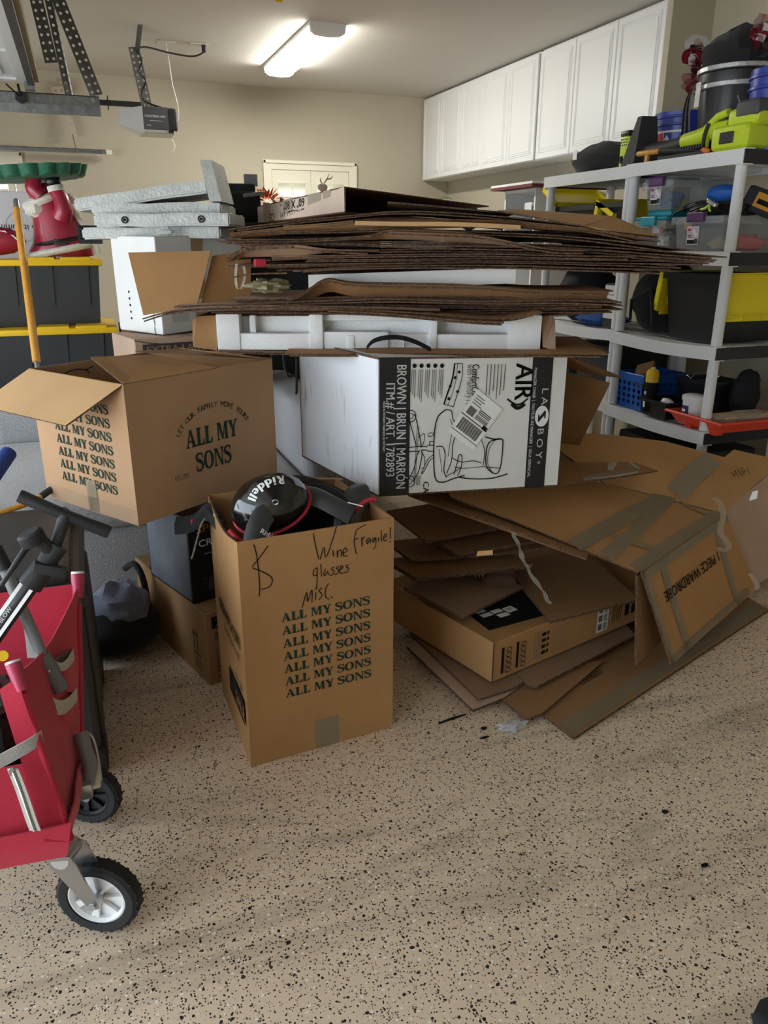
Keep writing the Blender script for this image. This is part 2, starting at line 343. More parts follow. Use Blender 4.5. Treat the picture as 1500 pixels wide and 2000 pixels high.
# ================================================================== the room
ZC = 2.74; XL = -2.75; XR = 3.41; YB = 7.32; YF = -2.2; YS = 3.93; XR2 = XR
def floor_mat():
    m = mat('flake epoxy floor', 'BBA58A', 0.42, spec=0.4); nt = m.node_tree; L = nt.links.new; b = nt.nodes['Principled BSDF']
    tc = nd(nt, 'ShaderNodeTexCoord'); O = tc.outputs['Object']
    n = nd(nt, 'ShaderNodeTexNoise', i_Scale=1.6, i_Detail=6.0, i_Roughness=0.6); L(O, n.inputs[0])
    mp = nd(nt, 'ShaderNodeMapping'); mp.inputs['Rotation'].default_value = (0, 0, math.radians(24)); mp.inputs['Scale'].default_value = (0.55, 3.0, 1); L(O, mp.inputs[0])
    n2 = nd(nt, 'ShaderNodeTexNoise', i_Scale=1.7, i_Detail=7.0, i_Roughness=0.62, i_Distortion=0.5); L(mp.outputs[0], n2.inputs[0])
    base = nd(nt, 'ShaderNodeMix', data_type='RGBA'); base.inputs[6].default_value = lin('E2C9AC'); base.inputs[7].default_value = lin('F0DABF'); L(n.outputs[0], base.inputs[0])
    r = nd(nt, 'ShaderNodeMapRange'); r.inputs[1].default_value = 0.50; r.inputs[2].default_value = 0.74; r.inputs[4].default_value = 0.62; L(n2.outputs[0], r.inputs[0])
    dirt = nd(nt, 'ShaderNodeMix', data_type='RGBA'); dirt.inputs[7].default_value = lin('7E6C5B'); L(r.outputs[0], dirt.inputs[0]); L(base.outputs[2], dirt.inputs[6])
    col = dirt.outputs[2]
    for sc, dens, rad, c, seed in ((165, 0.30, 0.42, '3A302A', 0.0), (84, 0.15, 0.36, '2A2420', 3.3), (105, 0.12, 0.40, 'F8F0E2', 7.7), (200, .18, .42, '6A5242', 5.1), (125, .13, .38, '2E2722', 9.4)):
        mp2 = nd(nt, 'ShaderNodeMapping'); mp2.inputs['Location'].default_value = (seed, seed*2, 0); L(O, mp2.inputs[0])
        dn = nd(nt, 'ShaderNodeTexNoise', i_Scale=55.0); L(mp2.outputs[0], dn.inputs[0])
        av = nd(nt, 'ShaderNodeMix', data_type='VECTOR'); av.inputs[0].default_value = 0.012; L(mp2.outputs[0], av.inputs[4]); L(dn.outputs['Color'], av.inputs[5])
        v = nd(nt, 'ShaderNodeTexVoronoi', i_Scale=float(sc), voronoi_dimensions='2D'); L(av.outputs[1], v.inputs['Vector'])
        sep = nd(nt, 'ShaderNodeSeparateColor'); L(v.outputs['Color'], sep.inputs[0])
        a = nd(nt, 'ShaderNodeMath', operation='LESS_THAN'); a.inputs[1].default_value = dens; L(sep.outputs[0], a.inputs[0])
        rr = nd(nt, 'ShaderNodeMath', operation='MULTIPLY'); rr.inputs[1].default_value = rad; L(sep.outputs[1], rr.inputs[0])
        d = nd(nt, 'ShaderNodeMath', operation='LESS_THAN'); L(v.outputs['Distance'], d.inputs[0]); L(rr.outputs[0], d.inputs[1])
        k = nd(nt, 'ShaderNodeMath', operation='MULTIPLY'); L(a.outputs[0], k.inputs[0]); L(d.outputs[0], k.inputs[1])
        mx = nd(nt, 'ShaderNodeMix', data_type='RGBA'); mx.inputs[7].default_value = lin(c); L(k.outputs[0], mx.inputs[0]); L(col, mx.inputs[6]); col = mx.outputs[2]
    L(col, b.inputs['Base Color'])
    bp = nd(nt, 'ShaderNodeBump', i_Strength=0.15, i_Distance=0.003); nb = nd(nt, 'ShaderNodeTexNoise', i_Scale=60.0); L(O, nb.inputs[0]); L(nb.outputs[0], bp.inputs['Height']); L(bp.outputs[0], b.inputs['Normal'])
    return m
WALLP = mat('beige wall paint', 'BEB6A2', 0.8, var=0.05, vscale=1.2, bump=0.10, bscale=110)
CEILP = mat('ceiling paint', 'CECBC4', 0.85, bump=0.22, bscale=70)
CONC = mat('driveway concrete', 'CFCBC5', 0.9, var=0.15, vscale=3)
mb = MB(); mb.box((XL-.15, YF-.15, -.12), (XR2+.15, YB+.15, 0), floor_mat()); struct(mb.build('floor'))
mb = MB(); mb.box((XL-.15, YF-.15, ZC), (XR2+.15, YB+.15, ZC+.2), CEILP); struct(mb.build('ceiling'))
mb = MB(); mb.box((XL-25, -14, -.14), (XL-.15, 18, -.02), CONC); o = struct(mb.build('driveway'))
def holed_wall(name, a0, a1, holes, place, m):
    "wall strip from a0 to a1 with openings (p, q, z0, z1); place(a, b, z0, z1) makes one solid piece"
    mb = MB(); x = a0
    for (p, q, z0, z1) in sorted(holes):
        place(mb, x, p, 0, ZC, m); place(mb, p, q, z1, ZC, m)
        if z0 > 0: place(mb, p, q, 0, z0, m)
        x = q
    place(mb, x, a1, 0, ZC, m)
    return struct(mb.build(name))
WX0, WX1, WZ0, WZ1 = 1.68, 2.40, 1.20, 2.09       # window seen above the cardboard
VX0, VX1, VZ0, VZ1 = -1.25, -0.41, 1.20, 2.07     # window at the far left
holed_wall('wall_back', XL-.15, XR+.15, [(VX0, VX1, VZ0, VZ1), (WX0, WX1, WZ0, WZ1)], lambda mb, a, b, z0, z1, m: mb.box((a, YB, z0), (b, YB+.15, z1), m), WALLP)
DY0, DY1, DZ = -1.9, 4.5, 2.13                    # the wide garage doorway, door rolled up
holed_wall('wall_left', YF-.15, YB, [(DY0, DY1, 0, DZ), (4.75, 7.1, 0, DZ)], lambda mb, a, b, z0, z1, m: mb.box((XL-.15, a, z0), (XL, b, z1), m), WALLP)
mb = MB(); mb.box((XR, YF-.15, 0), (XR+.15, YB+.15, ZC), WALLP); struct(mb.build('wall_right'))
mb = MB(); mb.box((3.13, YS, 0), (XR, YS+.045, ZC), WALLP); struct(mb.build('wall_right_wing'))
mb = MB(); mb.box((XL, YF-.15, 0), (XR2+.15, YF, ZC), WALLP); struct(mb.build('wall_front'))
# closed single garage door in the far bay of the left wall
t = bpy.data.objects.new('door_1', None); COL.objects.link(t); t['kind'] = 'structure'
for k in range(4):
    mb = MB(); mb.box((XL-.10, 4.75, .535*k), (XL-.06, 7.1, .535*(k+1)-.006), WHT); mb.build('panel', t)
# windows with plantation shutters
SKYP = None
def window(name, x0, x1, z0, z1):
    t = bpy.data.objects.new(name, None); COL.objects.link(t); t['kind'] = 'structure'
    mb = MB(); w = .07
    for (a, b, c, d) in ((x0-w, x1+w, z1, z1+w), (x0-w, x1+w, z0-w, z0), (x0-w, x0, z0, z1), (x1, x1+w, z0, z1)):
        mb.box((a, YB-.022, c), (b, YB-.001, d), TRIMP)
    for (a, b, c, d) in ((x0-w, x1+w, z1+w-.02, z1+w+.005), (x0-w-.004, x0-w+.016, z0-w, z1+w), (x1+w-.016, x1+w+.004, z0-w, z1+w)):
        mb.box((a, YB-.034, c), (b, YB-.018, d), TRIMP)
    mb.build('casing', t)
    mb = MB(); mb.box((x0, YB+.09, z0), (x1, YB+.098, z1), PANE); mb.build('pane', t)
    xm = (x0+x1)/2
    for (a, b) in ((x0+.004, xm-.002), (xm+.002, x1-.004)):
        mb = MB(); s = .055
        mb.box((a, YB-.012, z0), (a+s, YB+.018, z1), TRIMP); mb.box((b-s, YB-.012, z0), (b, YB+.018, z1), TRIMP)
        mb.box((a+s, YB-.012, z1-.11), (b-s, YB+.018, z1), TRIMP); mb.box((a+s, YB-.012, z0), (b-s, YB+.018, z0+.11), TRIMP)
        f = mb.build('shutter_frame', t); z = z0+.15; me = None
        while z < z1-.13:
            if me is None:
                q = MB(); M = Matrix.Rotation(math.radians(-50), 4, 'X'); q.bbox((a+s, -.062, -.006), (b-s, .062, .006), TRIMP, .004, 1, M)
                o = q.build('louver', f); me = o.data
            else:
                o = bpy.data.objects.new('louver', me); COL.objects.link(o); o.parent = f
            o.location = (0, YB+.012, z); z += .118
        q = MB(); q.box(((a+b)/2-.006, YB-.062, z0+.12), ((a+b)/2+.006, YB-.052, z1-.10), TRIMP); q.build('tilt_rod', f)
    return t
window('window_1', WX0, WX1, WZ0, WZ1); window('window_2', VX0, VX1, VZ0, VZ1)

# wall cabinets along the right wall: five narrow doors, then three
def cabinet(label, y0, y1, n):
    t = thing('wall_cabinet', label, 'cabinet', (0, 0, 0)); x0, x1, z0, z1 = 3.155, XR-.002, 2.035, ZC-.012
    mb = MB(); mb.box((x0, y0, z0), (x1, y1, z1), WPAINT); mb.build('body', t); dw = (y1-y0)/n
    for k in range(n):
        a, b = y0+k*dw+.003, y0+(k+1)*dw-.003
        mb = MB(); mb.bbox((x0-.020, a, z0+.004), (x0-.001, b, z1-.012), WPAINT, .004, 1); d = mb.build('door', t)
        # raised panel with a routed groove around it
        mb = MB(); e = .062
        mb.bbox((x0-.024, a+e, z0+e+.006), (x0-.018, b-e, z1-e-.012), WPAINT, .005, 2)
        for i, g in enumerate((.0, .012)):
            A, B, Cc, Dd = a+e-.014-g, b-e+.014+g, z0+e-.008-g, z1-e+.002+g
            for (p, q, r_, s_) in ((A, A+.006, Cc, Dd), (B-.006, B, Cc, Dd), (A, B, Cc, Cc+.006), (A, B, Dd-.006, Dd)):
                mb.bbox((x0-.0235, p, r_), (x0-.018, q, s_), WPAINT, .002, 1)
        mb.build('raised_panel', d)
    return t
cabinet('white wall cabinet with five raised-panel doors nearest the back wall corner', 5.296, 7.305, 5)
cabinet('white wall cabinet with three wide raised-panel doors above the plastic shelving', 3.98, 5.272, 3)

# ceiling light
t = thing('ceiling_light', 'long white wraparound ceiling light, switched on', 'light', (1.58, 5.84, ZC), (0, 0, math.radians(0)))
DIFF = mat('lit diffuser', 'FFFCF2', 0.5, emis=30.0)
mb = MB(); mb.box((-.115, -.66, -.022), (.115, .66, -.001), WHT); mb.build('pan', t)
prof = [(-.105, -.022), (-.10, -.05), (-.07, -.068), (0, -.074), (.07, -.068), (.10, -.05), (.105, -.022)]
mb = MB(); mb.grid([[(x, y, z) for x, z in prof] for y in (-.63, .63)], DIFF); mb.build('diffuser', t, True)
for s in (-1, 1):
    mb = MB(); mb.prism([(x*1.08, s*.63, z-.003 if z < -.03 else z) for x, z in prof], (0, s*.032, 0), WHT); mb.build('end_cap', t)

# ================================================================== plastic shelving on the right
def blob(mb, c, r, m, seed=0, amp=0.25, n=16, freq=2.2, flat=None):
    "lumpy soft mass: ball pushed in and out by noise, flattened where it lies"
    bm = bmesh.new(); bmesh.ops.create_uvsphere(bm, u_segments=n, v_segments=n*2//3, radius=1)
    for v in bm.verts:
        d = v.co.normalized(); k = 1+amp*mnoise.noise(d*freq+Vector((seed*3.7, seed, 1)))+amp*0.4*mnoise.noise(d*freq*2.6+Vector((seed, 2, seed*1.3)))
        p = Vector((c[0]+d.x*r[0]*k, c[1]+d.y*r[1]*k, c[2]+d.z*r[2]*k))
        if flat is not None and p.z < flat: p.z = flat
        v.co = p
    return mb.bm(bm, m)
SH_Z = [1.835, 1.437, 1.04, 0.658, 0.27]
def shelving(label, x0, x1, y0, y1, zs):
    t = thing('shelving_unit', label, 'shelf', (0, 0, 0))
    for i, z in enumerate(zs):
        mb = MB(); n = 9; sag = 0.0 if i in (0, 1) else 0.012
        zz = lambda k: z - sag*math.sin(PI*k/(n-1))
        for k in range(n-1):
            a, b = y0+(y1-y0)*k/(n-1), y0+(y1-y0)*(k+1)/(n-1); za, zb = zz(k), zz(k+1)
            mb.hexa([(x0, a, za-.058), (x0+.012, a, za-.058), (x0+.012, b, zb-.058), (x0, b, zb-.058), (x0, a, za), (x0+.012, a, za), (x0+.012, b, zb), (x0, b, zb)], GREYP)
            for q in range(6):                                  # ventilated deck: slats with gaps between
                p0 = x0+.012+(x1-x0-.024)*q/6; p1 = p0+(x1-x0-.024)/6-.012
                mb.hexa([(p0, a, za-.014), (p1, a, za-.014), (p1, b, zb-.014), (p0, b, zb-.014), (p0, a, za-.002), (p1, a, za-.002), (p1, b, zb-.002), (p0, b, zb-.002)], GREYP)
            mb.hexa([(x1-.012, a, za-.058), (x1, a, za-.058), (x1, b, zb-.058), (x1-.012, b, zb-.058), (x1-.012, a, za), (x1, a, za), (x1, b, zb), (x1-.012, b, zb)], GREYP)
        for yy in (y0+.02, (y0+y1)/2-.2, (y0+y1)/2, (y0+y1)/2+.2, y1-.04): mb.box((x0+.012, yy, z-.05-sag), (x1-.012, yy+.012, z-.012-sag), GREYP)
        s = mb.build('shelf', t)
        for yy in (y0, y1):
            mb = MB(); mb.box((x0+.004, yy-.004, z-.057), (x1-.004, yy+.004, z-.003), BLKM); mb.build('end_panel', s)['label'] = 'black end panel of the shelf'
        for zz in (z-.062, z-.003):
            mb = MB(); mb.box((x0-.002, y0-.007, zz), (x0+.05, y0+.006, zz+.005), GREYP); mb.build('corner_lip', s)
    for (x, y) in ((x0+.032, y0+.034), (x0+.032, y1-.034), (x1-.032, y0+.034), (x1-.032, y1-.034)):
        prev = zs[0]-.03
        mb = MB()
        for z in zs[1:]+[0]:
            mb.tube([(x, y, prev), (x, y, z+.001)], .0235, GREYP, 14); mb.tube([(x, y, prev), (x, y, prev-.03)], .0265, GREYP, 14); prev = z-.03
        mb.build('post', t, True)
    return t
AX0, AX1, AY0, AY1 = 2.565, 3.06, 2.685, 3.44
shelving('near grey plastic shelving unit with black shelf ends', AX0, AX1, AY0, AY1, SH_Z)
BX0, BX1, BY0, BY1 = 2.60, 3.08, 3.455, 4.25
shelving('far grey plastic shelving unit standing behind the near one', BX0, BX1, BY0, BY1, SH_Z)

# --- top of the near unit
zt = SH_Z[0]
t = thing('trash_can', 'small black ribbed trash can with glitter bands on top shelf', 'trash can', (2.86, 3.09, zt))
mb = MB(); rib = lambda a, z: 1+.02*(1 if math.sin(a*9) > 0 else 0)
mb.lathe([(.135, 0), (.14, .01), (.155, .30), (.155, .31)], BLKP, 72, wob=rib); mb.lathe([(.168, .30), (.17, .315), (.17, .345), (.16, .35), (.148, .35), (.148, .30)], BLKP, 40); mb.build('can', t, True)
GLIT = mat('silver glitter trim', 'D9D9DC', 0.35, 0.6, var=0.75, vscale=240)
for z in (.285, .352):
    mb = MB(); mb.lathe([(.169 if z < .3 else .174, z), (.173 if z < .3 else .178, z+.002), (.173 if z < .3 else .178, z+.018), (.169 if z < .3 else .174, z+.02)], GLIT, 40); mb.build('glitter_band', t)
mb = MB(); mb.box((-.178, .03, .215), (-.172, .06, .315), GLIT); mb.build('glitter_tab', t)
t = thing('ribbon_mum', 'black fabric heap with red and white tulle ribbons atop trash can', 'ribbon bundle', (2.86, 3.09, zt+.36))
mb = MB(); blob(mb, (0, 0, .02), (.165, .165, .16), BLKF, 4, .22, 22, 2.5, 0.0); mb.build('fabric', t, True)
TUL = clear('red tulle', '9C2A3A', .55, .7); TULW = mat('white satin ribbon', 'E8E6E8', .4); TULR = mat('dark red ribbon', '8E2233', .6)
rnd = random.Random(5)
for k in range(26):
    side = 1 if k < 17 else -1; ang = rnd.uniform(-.5, .9); b = Vector((rnd.uniform(-.10, -.02), side*.125, rnd.uniform(-.05, .13) if side > 0 else rnd.uniform(.04, .15)))
    ln = rnd.uniform(.07, .12); wd = rnd.uniform(.028, .05); o1 = Vector((-.25, side*.9*math.cos(ang), math.sin(ang)-.15)).normalized(); o2 = o1.cross(Vector((1, .2, .1))).normalized(); P = []
    for i in range(13):                              # each ribbon is a soft loop
        a = 2*PI*i/12; q = b+o1*ln*.5*(1-math.cos(a))+o2*ln*.26*math.sin(a)*(1+.3*math.sin(3*a+k)); P.append([q+Vector((wd/2, 0, .004*math.sin(i*2+k))), q, q-Vector((wd/2, 0, .004*math.cos(i+k)))])
    mb = MB(); mb.grid(P, (TUL, TULR, TULW, TUL, BLKF)[k % 5]); mb.build('ribbon', t, True)
for k in range(4):
    mb = MB(); P = [Vector((-.10+.012*k, .14+.012*k, .0)), Vector((-.11, .165+.01*k, -.10)), Vector((-.105, .15+.015*k, -.24-.02*k))]; P = catmull(P, 10); mb.grid([[p-Vector((.008, 0, 0)), p+Vector((.008, .006, 0))] for p in P], (TULW, BLKF, GLIT, BLKF)[k]); mb.build('streamer', t, True)
def bucket(label, c, r, h, logo=False, handle=False):
    t = thing('plastic_bucket', label, 'bucket', c)
    mb = MB(); pr = [(r*.86, 0), (r*.98, h*.74), (r*1.05, h*.75), (r*1.05, h*.78), (r*.99, h*.79), (r, h*.88), (r*1.06, h*.89), (r*1.06, h*.92), (r*1.01, h*.93), (r*1.02, h), (r*.97, h), (r*.84, .006), (.0, .006)]
    mb.lathe(pr, NAVY, 40); mb.build('pail', t, True)
    if handle:
        mb = MB(); mb.tube([(r*1.05*math.cos(a)*-1, r*1.05*math.sin(a), h*.78-.13*math.sin(a)) for a in [PI*i/14 for i in range(15)]] if False else [(-r*1.08, .10-.2*i/12, h*.72-.11*math.sin(PI*i/12)) for i in range(13)], .003, STEEL, 6); mb.build('wire_handle', t)
    if logo:
        mb = MB()
        def cyl(a, z): R = r*(.86+.12*z/(h*.74))+.0016; return (R*math.cos(a), R*math.sin(a), z)
        def patch(a0, a1, z0, z1, m, lift=0):
            mb.grid([[Vector(cyl(a0+(a1-a0)*i/8, z))*1 + Vector((math.cos(a0+(a1-a0)*i/8), math.sin(a0+(a1-a0)*i/8), 0))*lift for z in (z0, z1)] for i in range(9)], m)
        ac = PI*1.06
        patch(ac-.75, ac+.75, h*.10, h*.66, WINK); patch(ac+.02, ac+.70, h*.12, h*.62, NAVY, .001); patch(ac-.70, ac-.02, h*.12, h*.62, mat('red ink', 'C02A38', .5), .001)
        q = [(-.16, .13), (-.30, .24), (-.10, .44), (.10, .50), (.22, .58), (.34, .50), (.30, .36), (.42, .22), (.16, .14)]
        P = [Vector(cyl(ac-.05+x*.9, h*y)) + Vector((math.cos(ac+x*.9), math.sin(ac+x*.9), 0))*.0024 for x, y in q]
        mb.add(P, [tuple(range(len(P)))], WINK); mb.build('logo', t)
    return t
bucket('royal blue bucket with red white and blue logo behind black nozzle', (2.92, 3.50, zt), .132, .25, logo=True)
bucket('royal blue bucket with wire handle at the right edge', (2.80, 2.77, zt), .125, .31, handle=True)
# leaf blower lying on its side along the front edge
t = thing('leaf_blower', 'lime green leaf blower with long black flared nozzle', 'leaf blower', (2.66, 3.05, zt))
mb = MB()
mb.tube([(.02, .42, .06), (.01, .30, .055), (.0, .18, .062), (-.01, .06, .072)], [.05, .042, .034, .032], BLKM, 14)
mb.hexa([(-.05, .40, .0), (.07, .36, .0), (.07, .47, .0), (-.05, .50, .0), (-.045, .375, .215), (.03, .355, .215), (.03, .385, .215), (-.045, .405, .215)], BLKM); mb.build('nozzle', t, True)
mb = MB(); mb.tube([(-.01, .09, .074), (-.012, .02, .078), (-.008, -.1, .10), (.0, -.17, .105)], [.034, .036, .034, .03], LIME, 14); mb.build('blower_tube', t, True)
mb = MB(); mb.bbox((-.07, -.34, .004), (.08, -.13, .105), LIME, .03, 3); mb.bbox((-.05, -.36, .09), (.06, -.19, .165), LIME, .03, 3); mb.bbox((-.055, -.36, .12), (.05, -.235, .19), DKGREY, .025, 3); mb.build('motor_housing', t, True)
mb = MB(); mb.tube([(-.03, -.06, .005), (-.035, -.07, .05), (-.03, -.06, .11), (-.02, -.11, .15), (-.02, -.17, .16)], .016, LIME, 10); mb.build('handle', t, True)
mb = MB(); mb.tube([(-.052, -.075, .02), (-.056, -.08, .08), (-.045, -.085, .125)], .008, BLKM, 6); mb.build('trigger_grip', t, True)
mb = MB(); mb.bbox((-.075, -.27, .03), (-.068, -.19, .075), BLKP, .004, 1); mb.build('vent', t)
# orange-handled hedge shears by the edge
t = thing('hand_shears', 'garden shears with orange wooden handle lying at the shelf edge', 'shears', (2.60, 3.30, zt))
mb = MB(); mb.tube([(0, .11, .045), (0, .10, .046), (0, -.04, .044), (0, -.05, .043)], [.009, .0125, .0125, .01], WOODO, 12); mb.build('handle', t, True)
mb = MB(); mb.tube([(.0, .035, .034), (.0, .035, .0)], .013, WOODO, 10); mb.build('second_handle', t, True)
mb = MB(); mb.tube([(0, -.05, .043), (0, -.2, .03), (.01, -.36, .016)], [.010, .012, .006], BLKP, 8)
for k in range(9): mb.bbox((-.006, -.2-.017*k, .028), (.012, -.19-.017*k, .047), BLKP, .002, 1)
mb.bbox((-.012, -.35, .0), (.015, -.05, .02), BLKP, .004, 1); mb.build('blade', t, True)
t = tag(MB().tube([(2.60, 2.98, zt+.012), (2.60, 2.955, zt+.018), (2.605, 2.925, zt+.012)], [.008, .013, .008], mat('orange cap plastic', 'E87A2C', .5), 10).build('hose_end', None, True), 'small orange hose end on the shelf edge below the lime tube', 'hose end')
# trimmer head on the far unit
t = thing('string_trimmer', 'upright lime trimmer head with black top and vent holes', 'trimmer', (2.68, 3.58, zt+.001))
mb = MB(); mb.bbox((-.04, -.035, .03), (.04, .035, .15), LIME, .018, 3); mb.bbox((-.03, -.09, .0), (.03, .045, .04), LIME, .012, 2); mb.build('housing', t, True)
mb = MB(); mb.bbox((-.042, -.037, .14), (.042, .037, .172), BLKP, .014, 2); mb.build('cap', t, True)
mb = MB()
for a in range(4):
    for b in range(3): mb.bbox((-.0415, -.024+a*.014, .10+b*.013), (-.039, -.016+a*.014, .107+b*.013), BLKP, .001, 1)
mb.build('vent_holes', t)
mb = MB(); mb.tube([(-.041, .01, .05), (-.043, .0, .02)], .010, BLKP, 8); mb.build('trigger', t)
mb = MB(); blob(mb, (2.76, 3.90, zt+.07), (.12, .27, .085), BLKF, 7, .2, 22, 2.0, zt+.002); mb.box((2.645, 4.0, zt+.075), (2.648, 4.04, zt+.125), WHT)
o = mb.build('duffel_bag', None, True); tag(o, 'black nylon duffel bag slumped on the far shelving unit', 'bag')

# --- storage bins
def clear_bin(label, c, w, d, h, latch, sticker=True, lid=True, group=None, tealbody=False):
    "bin with front (short side) facing -x; w along y, d along x"
    t = thing('storage_bin', label, 'storage bin', c)
    mb = MB(); e = .012; lo = [(e, -w/2+e), (d-e, -w/2+e), (d-e, w/2-e), (e, w/2-e)]; hi = [(0, -w/2), (d, -w/2), (d, w/2), (0, w/2)]
    z1 = h-.03
    V = [(x, y, 0) for x, y in lo]+[(x, y, z1) for x, y in hi]
    mb.add(V, [(3, 2, 1, 0), (0, 1, 5, 4), (1, 2, 6, 5), (2, 3, 7, 6), (3, 0, 4, 7)], CLEARP); mb.build('tub', t)
    mb = MB(); r = .012
    for k in range(5):                                     # flanged rim with ribs
        yy = -w/2-r+(w+2*r)*k/4; mb.box((-r, yy-.002, z1-.035), (0, yy+.002, z1), CLEARP)
    mb.box((-r, -w/2-r, z1-.003), (d+r, w/2+r, z1+.002), CLEARP); mb.box((-r-.002, -w/2-r, z1-.03), (-r, w/2+r, z1), CLEARP); mb.box((-r, -w/2-r-.002, z1-.03), (d+r, -w/2-r, z1), CLEARP); mb.build('rim', t)
    lm = TEAL if latch == 'teal' else CLEARP
    if lid:
        mb = MB(); mb.bbox((-r, -w/2-r, z1+.003), (d+r, w/2+r, z1+.018), lm, .006, 1)
        if latch == 'teal': mb.bbox((.03, -w/2+.02, z1+.016), (d-.03, w/2-.02, h+.02), lm, .01, 1)
        mb.build('lid', t)
    mb = MB(); lm = TEAL if latch == 'teal' else PURP; mb.bbox((-r-.016, -.052, z1-.022), (-r+.01, .052, z1+.020), lm, .006, 2); mb.build('latch', t)
    if sticker:
        ink = Ink((e*.5-.001, w*.06+.05, h*.16), (0, -1, 0), (-.05, 0, 1)); s = .074
        ink.rect(0, 0, s, s*1.05, WINK); ink.rect(.003, .003, s*.62, s*.24, INK, .0004); ink.rect(s*.66, .003, s*.3, s*.3, GREYINK, .0004)
        ink.rect(.003, s*.34, s-.006, s*.66, mat('pale pink ink', 'D9C3CF', .6), .0004); ink.disc(s*.2, s*.86, s*.15, mat('sticker red', 'B83248', .6), .0008, ry=s*.08)
        ink.poly([(s*.45, s*.8), (s*.62, s*.92), (s*.9, s*.55), (s*.75, s*.42)], WINK, .0008); ink.rect(.006, s*.42, s*.35, .003, INK, .0008); ink.rect(.006, s*.52, s*.3, .003, INK, .0008)
        for k in range(5): ink.rect(s*.68+k*.0036, .006, .0018, s*.24, INK, .0008)
        ink.build('sticker', t)
    return t
z2 = SH_Z[1]
clear_bin('clear bin with teal lid and latch under the other clear bin', (2.60, 3.25, z2), .21, .40, .165, 'teal', sticker=False)
clear_bin('clear lidded bin with purple latch stacked on the teal lid', (2.615, 3.24, z2+.186), .19, .38, .155, 'purple')
clear_bin('open clear bin with purple latch in front of the near post', (2.60, 2.93, z2), .30, .42, .175, 'purple', lid=False)
cn = [('red cloth wad', 'crumpled coral red cloth inside the open clear bin', 'cloth', (2.80, 2.83, z2+.035), (.09, .04, .035), mat('coral cloth', 'E8505A', .8), 3),
      ('paper_wad', 'crumpled white wrapping inside the teal lidded bin', 'wrapping', (2.66, 3.20, z2+.045), (.045, .04, .04), mat('white paper', 'D9D9D6', .8), 9),
      ('tan_parts', 'tan paper bundle in the bottom of open clear bin', 'paper bundle', (2.72, 2.88, z2+.03), (.08, .05, .03), mat('tan paper', 'B8A890', .8), 6),
      ('blue_cloth', 'pale blue cloth inside the upper clear bin', 'cloth', (2.72, 3.28, z2+.186+.045), (.08, .035, .04), mat('pale blue cloth', '6F8FC0', .9), 2)]
for n, l, c, p, r, m, s in cn:
    mb = MB(); blob(mb, p, r, m, s, .5, 14, 2.5, p[2]-r[2]+.003); tag(mb.build(n.replace(' ', '_'), None, True), l, c)
mb = MB(); mb.box((2.628, 3.20, z2+.075), (2.634, 3.30, z2+.12), mat('orange red carton', 'C9603A', .6)); mb.box((2.6265, 3.22, z2+.08), (2.628, 3.27, z2+.115), WINK)
tag(mb.build('small_carton', None), 'small orange and white printed carton behind teal bin wall', 'carton')
mb = MB(); M = Matrix.Translation((2.63, 3.035, z2+.115)) @ Matrix.Rotation(-.2, 4, 'X'); mb.box((0, -.02, -.02), (.005, .02, .02), mat('orange card', 'D9A04E', .6), M)
tag(mb.build('index_card', None), 'small orange card standing inside the open clear bin', 'card')
t = thing('cable_coil', 'coiled black power cable on top of the open clear bin', 'cable', (2.70, 3.01, z2+.155))
rnd = random.Random(3)
for k in range(6):
    mb = MB(); a0 = rnd.uniform(0, 1); ry, rx = .085+.008*k % .03, .05
    mb.tube([(rx*math.cos(a)+.004*k, ry*math.sin(a)+.012*k, .016+.0065*k+.012*math.sin(2*a+a0)) for a in [2*PI*i/20 for i in range(20)]], .0045, BLKP, 6, closed=True); mb.build('cable_loop', t, True)
mb = MB(); mb.tube([(-.05, .08, .03), (-.06, .13, .015), (-.06, .16, -.02), (-.05, .15, -.035), (-.04, .11, -.005)], .005, BLKP, 6); mb.build('cable_loop', t, True)
mb = MB(); blob(mb, (2.74, 2.95, z2+.245), (.06, .085, .038), mat('bright blue cloth', '2E6FD0', .55, var=.15, vscale=30), 8, .15, 18, 2, z2+.212); tag(mb.build('blue_hat', None, True), 'bright blue hat lying on the black cable coil', 'hat')
t = thing('multi_tool', 'silver and yellow hand tool lying on the cable coil', 'hand tool', (2.63, 2.91, z2+.165)); mb = MB(); mb.bbox((-.01, -.03, .03), (.01, .03, .048), CHROME, .004, 2, Matrix.Rotation(.4, 4, 'X')); mb.build('head', t); mb = MB(); mb.tube([(0, .0, .03), (-.005, .02, .015), (0, .05, .012)], .006, LIME, 8); mb.tube([(0, .0, .03), (-.005, -.005, .01), (0, -.01, .002)], .005, LIME, 8); mb.build('handle', t, True)
t = thing('power_tool_case', 'black tool case with yellow label behind the near post', 'tool case', (2.86, 2.80, z2+.14), (.35, .15, .2)); mb = MB(); mb.bbox((-.09, -.09, 0), (.09, .1, .10), BLKM, .012, 2); mb.build('case', t); mb = MB(); mb.box((-.0915, -.06, .025), (-.0905, .04, .085), mat('amber label', 'E0A020', .5)); mb.box((-.0925, -.045, .04), (-.0912, .025, .06), INK); mb.build('label_plate', t)
mb = MB(); blob(mb, (2.80, 2.99, z2+.185), (.12, .16, .045), BLKF, 12, .4, 16, 2.5, z2+.148); tag(mb.build('black_cloth', None, True), 'dark crumpled cloth under the blue hat in open bin', 'cloth')

